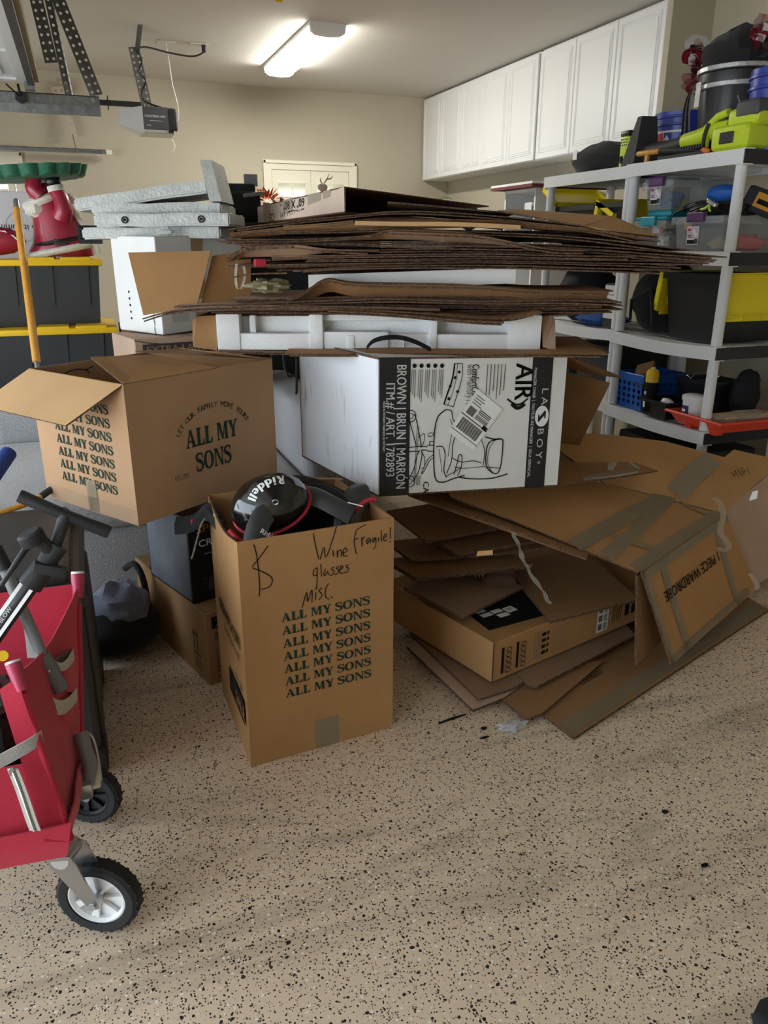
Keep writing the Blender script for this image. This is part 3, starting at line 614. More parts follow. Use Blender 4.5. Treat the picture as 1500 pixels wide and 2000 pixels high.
def flip_tote(label, c, lx, wy, h, flaps=(), group=None, lidm=YEL2, rz=0):
    "black tote with two hinged yellow lid halves hinged on the +y and -y sides; flaps: (side, angle) 0 closed .. 180 folded back"
    t = thing('flip_lid_tote', label, 'tote', c, (0, 0, rz)); e = .03
    mb = MB(); lo = [(e, e-wy/2), (lx-e, e-wy/2), (lx-e, wy/2-e), (e, wy/2-e)]; hi = [(0, -wy/2), (lx, -wy/2), (lx, wy/2), (0, wy/2)]
    V = [(x, y, 0) for x, y in lo]+[(x, y, h) for x, y in hi]+[(min(max(x, .008), lx-.008), y*(1-.016/wy), h) for x, y in hi]+[(x+(.008 if x < lx/2 else -.008), y*.97, .01) for x, y in lo]
    mb.add(V, [(3, 2, 1, 0), (0, 1, 5, 4), (1, 2, 6, 5), (2, 3, 7, 6), (3, 0, 4, 7), (4, 5, 9, 8), (5, 6, 10, 9), (6, 7, 11, 10), (7, 4, 8, 11), (8, 9, 13, 12), (9, 10, 14, 13), (10, 11, 15, 14), (11, 8, 12, 15), (12, 13, 14, 15)], BLKP)
    for (a, b) in (((-.012, -wy/2-.012, h-.028), (lx+.012, -wy/2, h)), ((-.012, wy/2, h-.028), (lx+.012, wy/2+.012, h)), ((-.012, -wy/2, h-.028), (0, wy/2, h)), ((lx, -wy/2, h-.028), (lx+.012, wy/2, h))): mb.box(a, b, BLKP)
    mb.build('tub', t)
    for s, ang in flaps:
        M = Matrix.Translation((0, s*(wy/2+.012), h+.004)) @ Matrix.Rotation(math.radians(-ang*s), 4, 'X')
        mb = MB(); W = wy/2+.01; sg = -s
        Y0, Y1 = (0, sg*W) if sg > 0 else (sg*W, 0)
        mb.bbox((-.012, Y0, 0), (lx+.012, Y1, .006), lidm, .002, 1, M)
        for (a, b, cc, dd) in ((-.012, -.004, Y0, Y1), (lx+.004, lx+.012, Y0, Y1), (-.012, lx+.012, Y0, Y0+.006), (-.012, lx+.012, Y1-.006, Y1)): mb.box((a, cc, -.024), (b, dd, .004), lidm, M)
        for k in range(3): mb.bbox((lx*(.1+.3*k), Y0+W*.2, .004), (lx*(.1+.3*k)+lx*.2, Y0+W*.55, .013), lidm, .003, 1, M)
        for k in range(4): mb.box((lx*(.03+.26*k), (Y0 if sg < 0 else Y1)-.016, -.001), (lx*(.03+.26*k)+.1, (Y0 if sg < 0 else Y1)+.016, .005), lidm, M)
        mb.build('lid_flap', t)
    return t
flip_tote('black tote with yellow lid halves hanging open on third shelf', (2.635, 2.96, SH_Z[2]+.001), .40, .36, .30, ((1, 262), (-1, 262)))
flip_tote('black tote with raised yellow lids on the far shelving unit', (2.665, 4.0, z2+.001), .36, .36, .235, ((1, 150), (-1, 205)))
flip_tote('black tote with one hanging yellow lid beside the double posts', (2.665, 3.65, z2+.001), .36, .22, .24, ((1, 262), (-1, 262)))
mb = MB(); blob(mb, (2.80, 3.30, SH_Z[2]+.16), (.2, .13, .17), BLKF, 21, .12, 22, 2.0, SH_Z[2]+.0)
mb.tube([(2.62, 3.36, SH_Z[2]+.06), (2.60, 3.34, SH_Z[2]+.16), (2.63, 3.24, SH_Z[2]+.22), (2.61, 3.19, SH_Z[2]+.14), (2.63, 3.2, SH_Z[2]+.05)], .008, BLKF, 6)
tag(mb.build('backpack', None, True), 'black backpack on the third shelf left of the tote', 'backpack')
mb = MB(); blob(mb, (2.80, 4.0, SH_Z[2]+.14), (.18, .16, .16), mat('charcoal fabric', '202227', .9, bump=.3), 17, .2, 20, 2, SH_Z[2]); tag(mb.build('gym_bag', None, True), 'charcoal gym bag on the far unit beneath cardboard stack', 'bag')
mb = MB(); blob(mb, (2.72, 3.74, SH_Z[2]+.03), (.10, .20, .035), mat('blue cloth', '24488C', .9, bump=.3), 19, .3, 18, 3, SH_Z[2]); tag(mb.build('folded_cloth', None, True), 'folded dark blue cloth on the far unit third shelf', 'cloth')
mb = MB(); mb.box((2.625, 3.50, SH_Z[2]+.05), (2.627, 3.60, SH_Z[2]+.22), mat('white paper sheet', 'D8D8D4', .8), Matrix.Rotation(0, 4, 'X'))
for k in range(4): mb.box((2.6242, 3.515, SH_Z[2]+.08+.03*k), (2.625, 3.585, SH_Z[2]+.084+.03*k), GREYINK)
mb.box((2.627, 3.50, SH_Z[2]+.0), (2.70, 3.60, SH_Z[2]+.23), BLKM)
tag(mb.build('instruction_box', None), 'dark box with a white printed sheet beside shelf post', 'box')

# --- fourth shelf
z4 = SH_Z[3]-.006
t = thing('basket', 'blue plastic basket with round holes on the fourth shelf', 'basket', (2.62, 3.30, z4))
mb = MB(); bw, bd, bh = .20, .26, .185
def holed(mb, o, u, v, W, H, nx, ny, m, thick, hole=.33):
    "wall with a grid of round holes"
    o, u, v = Vector(o), Vector(u), Vector(v); n = u.cross(v).normalized()*thick; cw, ch = W/nx, H/ny
    for i in range(nx):
        for j in range(ny):
            cx, cy = (i+.5)*cw, (j+.5)*ch; r = min(cw, ch)*hole; N = 16; V = []
            for k in range(N):
                a = 2*PI*k/N; c, s = math.cos(a), math.sin(a); q = 1/max(abs(c), abs(s)); V.append((cx+r*c, cy+r*s)); V.append((cx+cw/2*c*q, cy+ch/2*s*q))
            F = []
            for k in range(N): a, b = 2*k, 2*((k+1) % N); F.append((a, a+1, b+1, b))
            P = [o+u*x+v*y for x, y in V]; P2 = [p+n for p in P]; M_ = len(P)
            F += [tuple(q+M_ for q in reversed(f)) for f in F]+[(2*k, 2*((k+1) % N), 2*((k+1) % N)+M_, 2*k+M_) for k in range(N)]
            mb.add(P+P2, F, m)
holed(mb, (0, bw/2, .02), (0, -1, 0), (-.06, 0, 1), bw, bh-.06, 5, 4, BLUEP, .003); holed(mb, (0, -bw/2, .02), (1, 0, 0), (0, -.06, 1), bd, bh-.06, 7, 4, BLUEP, -.003)
mb.box((0, bw/2-.003, 0), (bd, bw/2, bh), BLUEP); mb.box((bd-.003, -bw/2, 0), (bd, bw/2, bh), BLUEP); mb.box((0, -bw/2, 0), (bd, bw/2, .02), BLUEP)
for a, b in (((-.016, -bw/2-.01, bh-.045), (.0, bw/2+.01, bh)), ((-.016, -bw/2-.016, bh-.045), (bd, -bw/2, bh)), ((-.02, bw/2, bh-.045), (bd, bw/2+.012, bh))): mb.bbox(a, b, BLUEP, .004, 1)
mb.build('basket_body', t)
mb = MB(); mb.hexa([Vector(p) for p in ((2.68, 3.25, z4+.10), (2.76, 3.25, z4+.10), (2.76, 3.37, z4+.10), (2.68, 3.37, z4+.10), (2.66, 3.19, z4+.26), (2.665, 3.19, z4+.26), (2.685, 3.34, z4+.215), (2.68, 3.34, z4+.215))], KRAFT2); tag(mb.build('cardboard_scrap', None), 'small cardboard piece sticking up in the blue basket', 'cardboard')
t = thing('spray_can', 'yellow capped aerosol can with black label beside blue basket', 'spray can', (2.60, 3.115, z4+.022)); mb = MB(); mb.lathe([(.028, 0), (.03, .005), (.03, .15), (.026, .16)], INK, 20); mb.build('can', t, True)
mb = MB(); mb.lathe([(.031, .145), (.031, .19), (.024, .205), (.012, .21)], YEL, 20); mb.lathe([(.012, .2), (.012, .215), (.008, .217)], mat('cream cap', 'E8D9A8', .5), 12); mb.build('cap', t, True)
mb = MB(); mb.grid([[(.0307*math.cos(a), .0307*math.sin(a), z) for z in (.02, .05)] for a in [PI*.7+.1*k for k in range(11)]], WINK); mb.grid([[(.0307*math.cos(a), .0307*math.sin(a), z) for z in (.085, .10)] for a in [PI*.7+.1*k for k in range(11)]], WINK); mb.build('can_label', t)
def small_bin(label, c, lx, wy, h, rz=0):
    t = thing('parts_bin', label, 'bin', c, (0, 0, rz)); mb = MB(); e = .014
    lo = [(e, e-wy/2), (lx-e, e-wy/2), (lx-e, wy/2-e), (e, wy/2-e)]; hi = [(0, -wy/2), (lx, -wy/2), (lx, wy/2), (0, wy/2)]
    V = [(x, y, 0) for x, y in lo]+[(x, y, h) for x, y in hi]+[(x+(.004 if x < lx/2 else -.004), y*.95, h) for x, y in hi]+[(x, y*.95, .004) for x, y in lo]
    mb.add(V, [(3, 2, 1, 0), (0, 1, 5, 4), (1, 2, 6, 5), (2, 3, 7, 6), (3, 0, 4, 7), (4, 5, 9, 8), (5, 6, 10, 9), (6, 7, 11, 10), (7, 4, 8, 11), (8, 9, 13, 12), (9, 10, 14, 13), (10, 11, 15, 14), (11, 8, 12, 15), (12, 13, 14, 15)], BLKP); mb.build('tub', t)
    mb = MB()
    for (a, b) in (((-.006, -wy/2-.006, h-.012), (lx+.006, -wy/2, h)), ((-.006, wy/2, h-.012), (lx+.006, wy/2+.006, h)), ((-.006, -wy/2, h-.012), (0, wy/2, h))): mb.box(a, b, BLKP)
    mb.build('rim', t)
    return t
small_bin('black bin holding the aerosol can and a white puck', (2.575, 3.06, z4+.002), .20, .19, .085)
small_bin('raised black bin full of metal tools behind the aerosol can', (2.74, 2.99, z4+.09), .22, .22, .10)
mb = MB(); mb.box((2.79, 2.90, z4+.002), (2.98, 3.08, z4+.088), BLKM); tag(mb.build('tool_box', None), 'dark tool box under the bin of metal tools', 'tool box')
rnd = random.Random(8)
for k in range(9):
    mb = MB(); p = Vector((2.80+rnd.uniform(-.04, .08), 2.98+rnd.uniform(-.07, .07), z4+.18)); d = Vector((rnd.uniform(-.04, .05), rnd.uniform(-.07, .07), rnd.uniform(.0, .045)))
    mb.tube([p-d*.6-Vector((0, 0, .02)), p, p+d], [.003, .004, .0028], CHROME if k % 3 else DSTEEL, 7)
    tag(mb.build('hand_tool', None, True), 'thin metal hand tool among others in the raised black bin', 'tool', 'tools in the raised black bin')
mb = MB(); mb.lathe([(.03, 0), (.033, .004), (.03, .022), (.015, .03), (0, .031)], WHT, 20, Matrix.Translation((2.62, 3.015, z4+.07)) @ Matrix.Rotation(.5, 4, 'Y')); mb.box((2.60, 2.99, z4+.006), (2.66, 3.05, z4+.07), BLKM); tag(mb.build('white_puck', None, True), 'round white plastic puck in the black bin', 'puck')
t = thing('spackle_tub', 'white plastic tub with dark purple label in orange tray', 'tub', (2.655, 2.868, z4+.02)); mb = MB(); mb.lathe([(.047, 0), (.052, .10), (.052, .102)], WHT, 28); mb.build('tub', t, True)
mb = MB(); mb.lathe([(.056, .097), (.057, .1), (.057, .118), (.05, .122), (0, .122)], WHT, 28); mb.build('lid', t, True)
mb = MB(); mb.grid([[((.0485+.004*z/.08)*math.cos(a), (.0485+.004*z/.08)*math.sin(a), z) for z in (.012, .075)] for a in [PI*.55+.12*k for k in range(16)]], mat('violet label', '3A3566', .5)); mb.grid([[(.0527*math.cos(a), .0527*math.sin(a), z) for z in (.045, .058)] for a in [PI*.85+.08*k for k in range(8)]], WINK); mb.build('tub_label', t)
t = thing('tray', 'orange red plastic tray on the fourth shelf front corner', 'tray', (2.57, 2.60, z4+.012)); mb = MB(); lx, wy, h = .42, .34, .055; e = .03
lo = [(e, e), (lx-e, e), (lx-e, wy-e), (e, wy-e)]; hi = [(0, 0), (lx, 0), (lx, wy), (0, wy)]
V = [(x, y, 0) for x, y in lo]+[(x, y, h) for x, y in hi]+[(x*.97+.006, y*.97+.004, h) for x, y in hi]+[(x, y, .006) for x, y in lo]
mb.add(V, [(3, 2, 1, 0), (0, 1, 5, 4), (1, 2, 6, 5), (2, 3, 7, 6), (3, 0, 4, 7), (4, 5, 9, 8), (5, 6, 10, 9), (6, 7, 11, 10), (7, 4, 8, 11), (8, 9, 13, 12), (9, 10, 14, 13), (10, 11, 15, 14), (11, 8, 12, 15), (12, 13, 14, 15)], ORNG)
for (a, b) in (((-.014, -.014, h-.012), (lx, 0, h)), ((-.014, 0, h-.012), (0, wy+.014, h)), ((0, wy, h-.012), (lx, wy+.014, h))): mb.bbox(a, b, ORNG, .004, 1)
mb.box((.02, .04, -.012), (.06, .08, .01), ORNG); mb.box((.02, .2, -.012), (.06, .24, .01), ORNG); mb.box((.3, .2, -.012), (.34, .24, .01), ORNG); mb.build('tray_body', t)
BAM = mat('bamboo stick', 'C8A878', .6, var=.2, vscale=30); rnd = random.Random(2)
for k in range(14):
    mb = MB(); y = 2.66+.011*(k % 7); z = z4+.062+.009*(k//7); mb.tube([(2.66+rnd.uniform(-.02, .02), y+rnd.uniform(-.01, .03), z), (2.92+rnd.uniform(-.03, .03), y+rnd.uniform(-.02, .02), z+.004)], .005, BAM, 6)
    tag(mb.build('bamboo_stake', None, True), 'thin bamboo stake in the bundle lying in orange tray', 'stake', 'bamboo stakes in the orange tray')
mb = MB(); blob(mb, (2.79, 2.69, z4+.058), (.16, .065, .034), CTAPE, 14, .3, 18, 3, z4+.03); tag(mb.build('plastic_bag', None, True), 'crinkled clear plastic bag wrapped around bamboo stakes', 'bag')
# --- dark things on the lowest and hidden shelves
mb = MB(); mb.bbox((2.62, 2.78, SH_Z[4]), (3.0, 3.36, SH_Z[4]+.26), BLKM, .02, 2); tag(mb.build('black_crate', None, True), 'low black crate on the lowest shelf of near unit', 'crate')
mb = MB(); blob(mb, (2.93, 2.84, z4+.13), (.08, .05, .12), mat('dark navy cloth', '15171F', .9, bump=.3), 31, .2, 18, 2, z4); mb2 = mb; tag(mb.build('dark_bag', None, True), 'dark cloth bag behind the white tub', 'bag')
mb = MB(); mb.bbox((2.66, 3.5, SH_Z[3]), (3.02, 3.86, SH_Z[3]+.28), BLKM, .02, 2); tag(mb.build('black_case', None, True), 'black case on the far unit behind blue basket', 'case')
mb = MB(); mb.bbox((2.64, 3.9, SH_Z[3]), (3.04, 4.2, SH_Z[3]+.24), mat('dark teal plastic', '1E4A5A', .5), .02, 2); tag(mb.build('teal_box', None, True), 'dark teal box at the far end of fourth shelf', 'box')
# floor beside the shelving, far right
t = thing('hand_truck', 'grey tubular handle and red frame at far right edge', 'hand truck', (2.86, 2.50, 0)); mb = MB(); mb.tube([(.0, .0, .42), (.03, -.02, .62), (.05, -.03, .68)], .016, STEEL, 12); mb.tube([(.0, 0, .0), (.0, .0, .44)], .013, DSTEEL, 10); mb.build('pole', t, True)
mb = MB(); mb.bbox((.02, -.26, .0), (.14, -.06, .58), mat('red enamel', 'B01E2E', .35), .03, 2); mb.build('red_panel', t, True)

# ================================================================== the pile of flattened cartons
CD = Vector((.353, .936, 0)); CR = Vector((.936, -.353, 0))
def panel(mb, pts, m, th=.005, edge=None, n=None, down=None):
    "polygon sheet with raw corrugated edges, thickened downwards"
    P = [Vector(p) for p in pts]; k = len(P)
    if n is None:
        n = Vector((0, 0, 0))
        for i in range(k): n += (P[i]-P[0]).cross(P[(i+1) % k]-P[0])
        n.normalize()
        if n.z < 0: n = -n
    n = Vector(n).normalized()
    d = -n*th if down is None else Vector(down); o = len(mb.v); vs = P+[p+d for p in P]
    mb.add(vs, [tuple(range(k)), tuple(range(2*k-1, k-1, -1))], m)
    e = mb.mi(edge or KEDGE)
    for i in range(k): mb.f.append((o+i, o+(i+1) % k, o+(i+1) % k+k, o+i+k)); mb.m.append(e)
    return mb
def strip(mb, front, back, m, th, edge, seed, wav, nx=30, ny=6, lift=0.0, droop=0.0):
    F = catmull(front, nx); G = []
    for j in range(ny):
        u = j/(ny-1); row = []
        for i, p in enumerate(F):
            q = p+Vector(back)*u; w = mnoise.noise(Vector((q.x*2.3+seed*5.1, q.y*2.3, seed*2.7)))*wav+mnoise.noise(Vector((q.x*7+seed, q.y*7, seed)))*wav*.3
            row.append(q+Vector((0, 0, w+lift*math.sin(PI*u)-droop*(1-u)**3)))
        G.append(row)
    mb.grid(G, m, (0, 0, -th), edge)
CARDS = [KRAFT2, KRAFT4, KRAFT, KRAFT4, KRAFT2, PINKISH]
def flat_box(label, px, D, depth=.5, th=.005, layers=2, gap=.004, seed=0, m=None, wav=.006, rise=0.0, cat='flattened box', group=None, splay=0.0, skew=0.0, face=None, fm=None, droop=0.0):
    "collapsed carton lying in a stack: panel sheets following the edge seen in the photograph"
    t = thing('flattened_carton', label, cat, (0, 0, 0), group=group)
    Ds = D if isinstance(D, (list, tuple)) else [D]*len(px)
    P = [at(x, y, D=d) for (x, y), d in zip(px, Ds)]
    for k in range(layers):
        mb = MB(); q = [p+Vector((0, 0, -k*(th+gap)-splay*k*(i/(len(P)-1)-.4)))+CD*(.012*k*math.sin(seed*3+k)) for i, p in enumerate(P)]
        if k: q[0] = q[0]+CR*(.03*math.sin(seed*7+k)); q[-1] = q[-1]-CR*(.04*abs(math.sin(seed*5+k)))
        b = CD*depth+CR*skew+Vector((0, 0, rise))
        strip(mb, q, b, m or CARDS[(seed+k) % len(CARDS)], th, KEDGE, seed+k*.13, wav, droop=droop); mb.build('panel', t, True, 30)
    if face:                                  # side of the carton folded down in front
        F = catmull(P, 34); n = len(face)-1; G = [[], [], []]
        for i, p in enumerate(F):
            u = i/33*n; j = min(int(u), n-1); dr = face[j]*(1-(u-j))+face[j+1]*(u-j); w = mnoise.noise(Vector((p.x*6, p.y*6, seed)))*.003
            for r_ in range(3): G[r_].append(p-CD*(.004-.030*r_/2+w)-Vector((0, 0, (dr+.0015)*r_/2)))
        mb = MB(); mb.grid(G, fm or KRAFT2, CD*.004, KEDGE); mb.build('side_panel', t, True, 40)
    return t
# --- upper stack, top to bottom
ORD = ['topmost', 'second', 'third', 'fourth', 'fifth', 'sixth', 'seventh', 'eighth', 'ninth', 'tenth', 'eleventh', 'twelfth', 'thirteenth', 'fourteenth', 'fifteenth', 'sixteenth', 'seventeenth', 'eighteenth']
U = [  # edge polyline in the photograph, distance, colour, fold-down drop along the edge, its colour
 ([(446, 447), (560, 433), (700, 418), (767, 412), (860, 413), (1000, 424), (1145, 441)], 2.55, KRAFT2, None, None),
 ([(448, 455), (560, 443), (690, 434), (860, 428), (1000, 432), (1150, 446), (1290, 470)], 2.53, KRAFT2, [.016, .022, .030, .026, .02, .012, .004], KRAFT2),
 ([(553, 441), (620, 437), (690, 430)], 2.50, KRAFT3, [.009, .010, .008], KRAFT3),
 ([(530, 452), (640, 450), (760, 446), (940, 452), (1120, 461), (1350, 487)], 2.535, KRAFT4, None, None),
 ([(440, 467), (600, 466), (717, 459), (765, 449), (880, 452), (960, 460)], 2.515, KRAFT, [.004, .006, .014, .028, .022, .004], KRAFT2),
 ([(760, 452), (860, 456), (942, 461), (1070, 485), (1150, 487)], 2.50, PINKISH, [.020, .024, .022, .004, .002], KRAFT4),
 ([(445, 472), (600, 472), (800, 472), (1000, 474), (1200, 483), (1420, 501)], 2.55, KRAFT4, None, None),
 ([(460, 477), (620, 473), (722, 476), (840, 479), (1100, 484), (1390, 503)], 2.53, KRAFT3, None, None),
 ([(445, 503), (482, 483), (567, 478), (640, 486), (740, 489)], 2.475, KRAFT3, [.003, .030, .038, .010, .003], KRAFT4),
 ([(560, 487), (700, 487), (860, 486), (1050, 489), (1230, 497), (1400, 507)], 2.545, KRAFT2, None, None),
 ([(530, 499), (640, 498), (800, 496), (960, 495), (1100, 498), (1240, 500)], 2.51, KRAFT4, [.016, .010, .006, .004, .004, .002], KRAFT4),
 ([(600, 506), (780, 505), (960, 504), (1150, 507), (1395, 510)], 2.545, KRAFT2, None, None),
 ([(452, 517), (600, 515), (800, 513), (1000, 513), (1180, 517), (1330, 522)], 2.53, KRAFT4, [.010, .008, .002, .002, .002, .001], KRAFT4),
 ([(590, 526), (700, 521), (850, 518), (1000, 518), (1117, 522), (1310, 527)], 2.52, KRAFT2, [.010, .006, .003, .002, .006, .001], KRAFT2)]
for k, (px, D, m, fc, fm) in enumerate(U):
    flat_box(ORD[k].capitalize()+' flattened brown carton in the tall upper stack' if k else 'Topmost flattened brown carton of the upper stack, drooping at right', px, D, .60+.05*math.sin(k*2.2) if len(px) > 3 else .10, .0045, 2 if len(px) > 4 else 1, .002, k+1, m, .002, rise=(.012 if k < 2 else .0), splay=.005, face=fc, fm=fm)
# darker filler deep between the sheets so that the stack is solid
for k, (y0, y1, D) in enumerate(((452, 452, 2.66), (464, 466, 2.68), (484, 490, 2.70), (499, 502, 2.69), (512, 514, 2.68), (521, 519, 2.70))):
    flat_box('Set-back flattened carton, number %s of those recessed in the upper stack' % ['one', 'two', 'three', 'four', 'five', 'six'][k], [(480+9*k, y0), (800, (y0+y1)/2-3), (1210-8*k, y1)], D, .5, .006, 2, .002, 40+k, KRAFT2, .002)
# raised flaps on top
t = thing('open_flap', 'bright tan carton flap folded over on top right of stack', 'cardboard flap'); mb = MB()
A, B, Cc, Dd = at(972, 411, D=2.60), at(1143, 440, D=2.50), at(1197, 422, D=2.62), at(1010, 408, D=2.85)
panel(mb, [A, B, Cc, Dd], KRAFT3, .005); mb.build('flap', t)
mb = MB(); panel(mb, [Cc, B+Vector((0, 0, -.002)), at(1165, 448, D=2.52), at(1285, 462, D=2.62), at(1240, 440, D=2.72)], KRAFT3, .005); mb.build('flap', t)
t = thing('loose_flap', 'long curling carton flap rising at the middle of stack top', 'cardboard flap'); mb = MB()
P = [at(757, 393, D=2.66), at(850, 401, D=2.64), at(940, 409, D=2.62), at(1010, 414, D=2.64)]
strip(mb, P, CD*.34+Vector((0, 0, -.004)), KRAFT4, .005, KEDGE, 71, .003); mb.build('flap', t, True)
# tan folded spine sticking out
mb = MB(); P = [at(x, y, D=2.485) for x, y in ((693, 431), (780, 433), (900, 434), (1017, 440))]; strip(mb, P, CD*.05, KRAFT3, .013, KRAFT3, 3, .001); tag(mb.build('folded_spine', None, True), 'pale tan folded carton spine protruding from the upper stack', 'cardboard')
mb = MB(); P = [at(x, y, D=2.47) for x, y in ((443, 504), (482, 483), (570, 478))]; strip(mb, P, CD*.12, KRAFT3, .012, KEDGE, 4, .002); tag(mb.build('bent_corner', None, True), 'pale bent carton corner drooping at the left of upper stack', 'cardboard')
# shed tape hanging at the left of the stack
t = thing('tape_loop', 'loop of clear packing tape dangling at left of the stack', 'tape'); mb = MB()
P = [at(x, y, D=2.50) for x, y in ((462, 515), (460, 540), (463, 562), (471, 563), (478, 540), (476, 520))]; P = catmull(P, 18); mb.grid([[p-CR*.006+CD*.01, p+CR*.006-CD*.01] for p in P], CTAPE); mb.build('tape_strip', t, True)
mb = MB(); P = [at(x, y, D=2.49) for x, y in ((452, 541), (470, 537), (500, 534), (560, 533))]; strip(mb, P, CD*.05, KRAFT4, .004, KEDGE, 9, .001); mb.build('torn_liner', t, True)
t = thing('film_wad', 'crumpled clear film over a carton end at left of stack', 'film'); mb = MB(); blob(mb, at(525, 558, D=2.66), (.075, .08, .022), clear('yellowed film', 'B9AE8C', .7, .18), 5, .5, 20, 3); mb.build('film', t, True)
mb = MB(); mb.bbox((-.02, -.01, -.012), (.02, .01, .012), REDF, .004, 1, Matrix.Translation(at(508, 513, D=2.53))); tag(mb.build('red_tag', None), 'small red tag caught between cartons at left', 'tag')

# --- open carton on top of the stack, with printed left face
t = thing('shallow_carton', 'shallow pinkish carton with upside-down print atop the cardboard stack', 'carton')
A0 = at(497, 437, D=4.30); B0, B1 = at(673, 413, D=2.72), at(672, 364, D=2.72); h = B1.z-B0.z; A0.z = B0.z; A1 = A0+Vector((0, 0, h))
C1 = at(955, 403, D=3.95); C1.z = B1.z-.004; C0 = Vector((C1.x, C1.y, B0.z)); E0, E1 = A0+(C0-B0), A1+(C1-B1)
mb = MB(); nn = (B0-A0).cross(Vector((0, 0, 1))).normalized()
panel(mb, [A0, B0, B1, A1], cardboard('door-lit pink kraft', 'D6C0AE'), .006, n=nn); mb.build('front_wall', t)  # wall facing the doorway; its extra paleness is daylight put into the colour
mb = MB(); panel(mb, [A1, B1, C1, E1], KRAFT4, .005); mb.build('top_panel', t)
mb = MB(); panel(mb, [A0, B0, C0, E0], KRAFT2, .005); mb.build('bottom_panel', t)
mb = MB(); panel(mb, [A0, A1, E1, E0], KRAFT2, .005, n=(nn.cross(Vector((0, 0, 1))))); mb.build('back_wall', t)
u = (A1-B1); ln = u.length; ink = Ink(B1, u, -Vector((0, 0, 1)), .0015)     # the face reads upside down
for a, b in ((.10, .16), (.18, .30), (.46, .57), (.74, .84)): ink.rect(ln*a, .0, ln*(b-a), h, mat('grey paper tape', 'A99A88', .5))
ink.text('60" X 80" -', ln*.33, .008, .050, INK, 0, k=.001, width=ln*.27); ink.text('EXCEED TH', ln*.33, .050, .050, INK, k=.001, width=ln*.27); ink.text('CE', ln*.68, .050, .050, INK, k=.001, width=ln*.07)
ink.build('printed_lettering', t)

# --- middle: white slab carton
t = thing('white_slab_carton', 'long flat white carton wedged between the two cardboard stacks', 'carton')
A, B = at(602, 537, D=2.62), at(1008, 523, D=2.56); mb = MB(); h = Vector((0, 0, .050)); b = CD*.42
mb.hexa([A-h, B-h, B+b-h, A+b-h, A, B, B+b, A+b], WCARD); mb.build('carton', t)
mb = MB(); q = B-CR*.03+Vector((0, 0, .001)); mb.hexa([q-CD*.001, q+CR*.03-CD*.001, q+CR*.03+CD*.2, q+CD*.2, q-CD*.001+Vector((0, 0, .004)), q+CR*.03-CD*.001+Vector((0, 0, .004)), q+CR*.03+CD*.2+Vector((0, 0, .004)), q+CD*.2+Vector((0, 0, .004))], WCARD); mb.build('lid_edge', t)
# --- lower stack
Lw = [([(560, 588), (600, 566), (634, 545), (700, 553), (900, 556), (1060, 566), (1198, 567)], 2.52, KRAFT2, .0),
      ([(450, 584), (560, 583), (700, 580), (900, 578), (1050, 580), (1195, 586)], 2.55, PINKISH, .0),
      ([(420, 598), (560, 590), (750, 584), (950, 588), (1100, 586), (1215, 590)], 2.50, KRAFT4, .0),
      ([(340, 598), (450, 594), (640, 592), (850, 596), (1050, 596), (1200, 594)], 2.53, PINKISH, .0),
      ([(278, 622), (340, 606), (430, 600), (545, 597), (700, 600), (860, 605)], 2.46, PINKISH, .0),
      ([(545, 597), (700, 604), (850, 613), (980, 622), (1060, 610)], 2.44, KRAFT2, .0),
      ([(430, 606), (600, 606), (850, 607), (1050, 604), (1216, 603)], 2.56, KRAFT4, .0),
      ([(640, 607), (760, 613), (900, 625), (985, 629)], 2.42, KRAFT2, .0),
      ([(430, 611), (640, 611), (850, 611), (1060, 609), (1180, 606)], 2.60, KRAFT2, .0)]
for k, (px, D, m, rise) in enumerate(Lw):
    flat_box(('Uppermost' if not k else ORD[k].capitalize())+' flattened carton of the lower stack above the foam tray', px, D, .5 if k != 0 else .35, .0045, 2, .002, 60+k, m, .002, rise=rise, splay=.003)
# dark face of the half-folded carton in the lower stack
mb = MB(); P = [at(x, y, D=2.515) for x, y in ((566, 589), (634, 547), (700, 555), (900, 558), (1060, 568), (1190, 569))]; F = catmull(P, 24); mb.grid([[p for p in F], [p-Vector((0, 0, .042))+CD*.045 for p in F]], KRAFT2, CD*.005, KEDGE); tag(mb.build('folded_carton_side', None, True), 'dark side panel of half-folded carton below the white slab', 'cardboard')
# big brown flap standing at the left of the lower stack
t = thing('standing_flap', 'large plain brown carton flap standing at left with a crease', 'cardboard flap'); mb = MB()
A, B, Cc = at(250, 493, D=2.78), at(412, 490, D=2.74), at(384, 598, D=2.60); n = (B-A).cross(Cc-A).normalized(); _d = at(280, 616, D=1)-CAM; Dd = CAM+_d*((A-CAM).dot(n)/_d.dot(n))
panel(mb, [A, B, Cc, Dd], KRAFT, .006, n=-n if n.y > 0 else n, down=CD*.006); mb.build('flap', t)
mb = MB(); A2, B2, C2 = at(414, 500, D=2.76), at(490, 488, D=2.82), at(490, 592, D=2.70); panel(mb, [A2, B2, C2, at(392, 597, D=2.63)], KRAFT, .006, down=CD*.006); mb.build('flap', t)

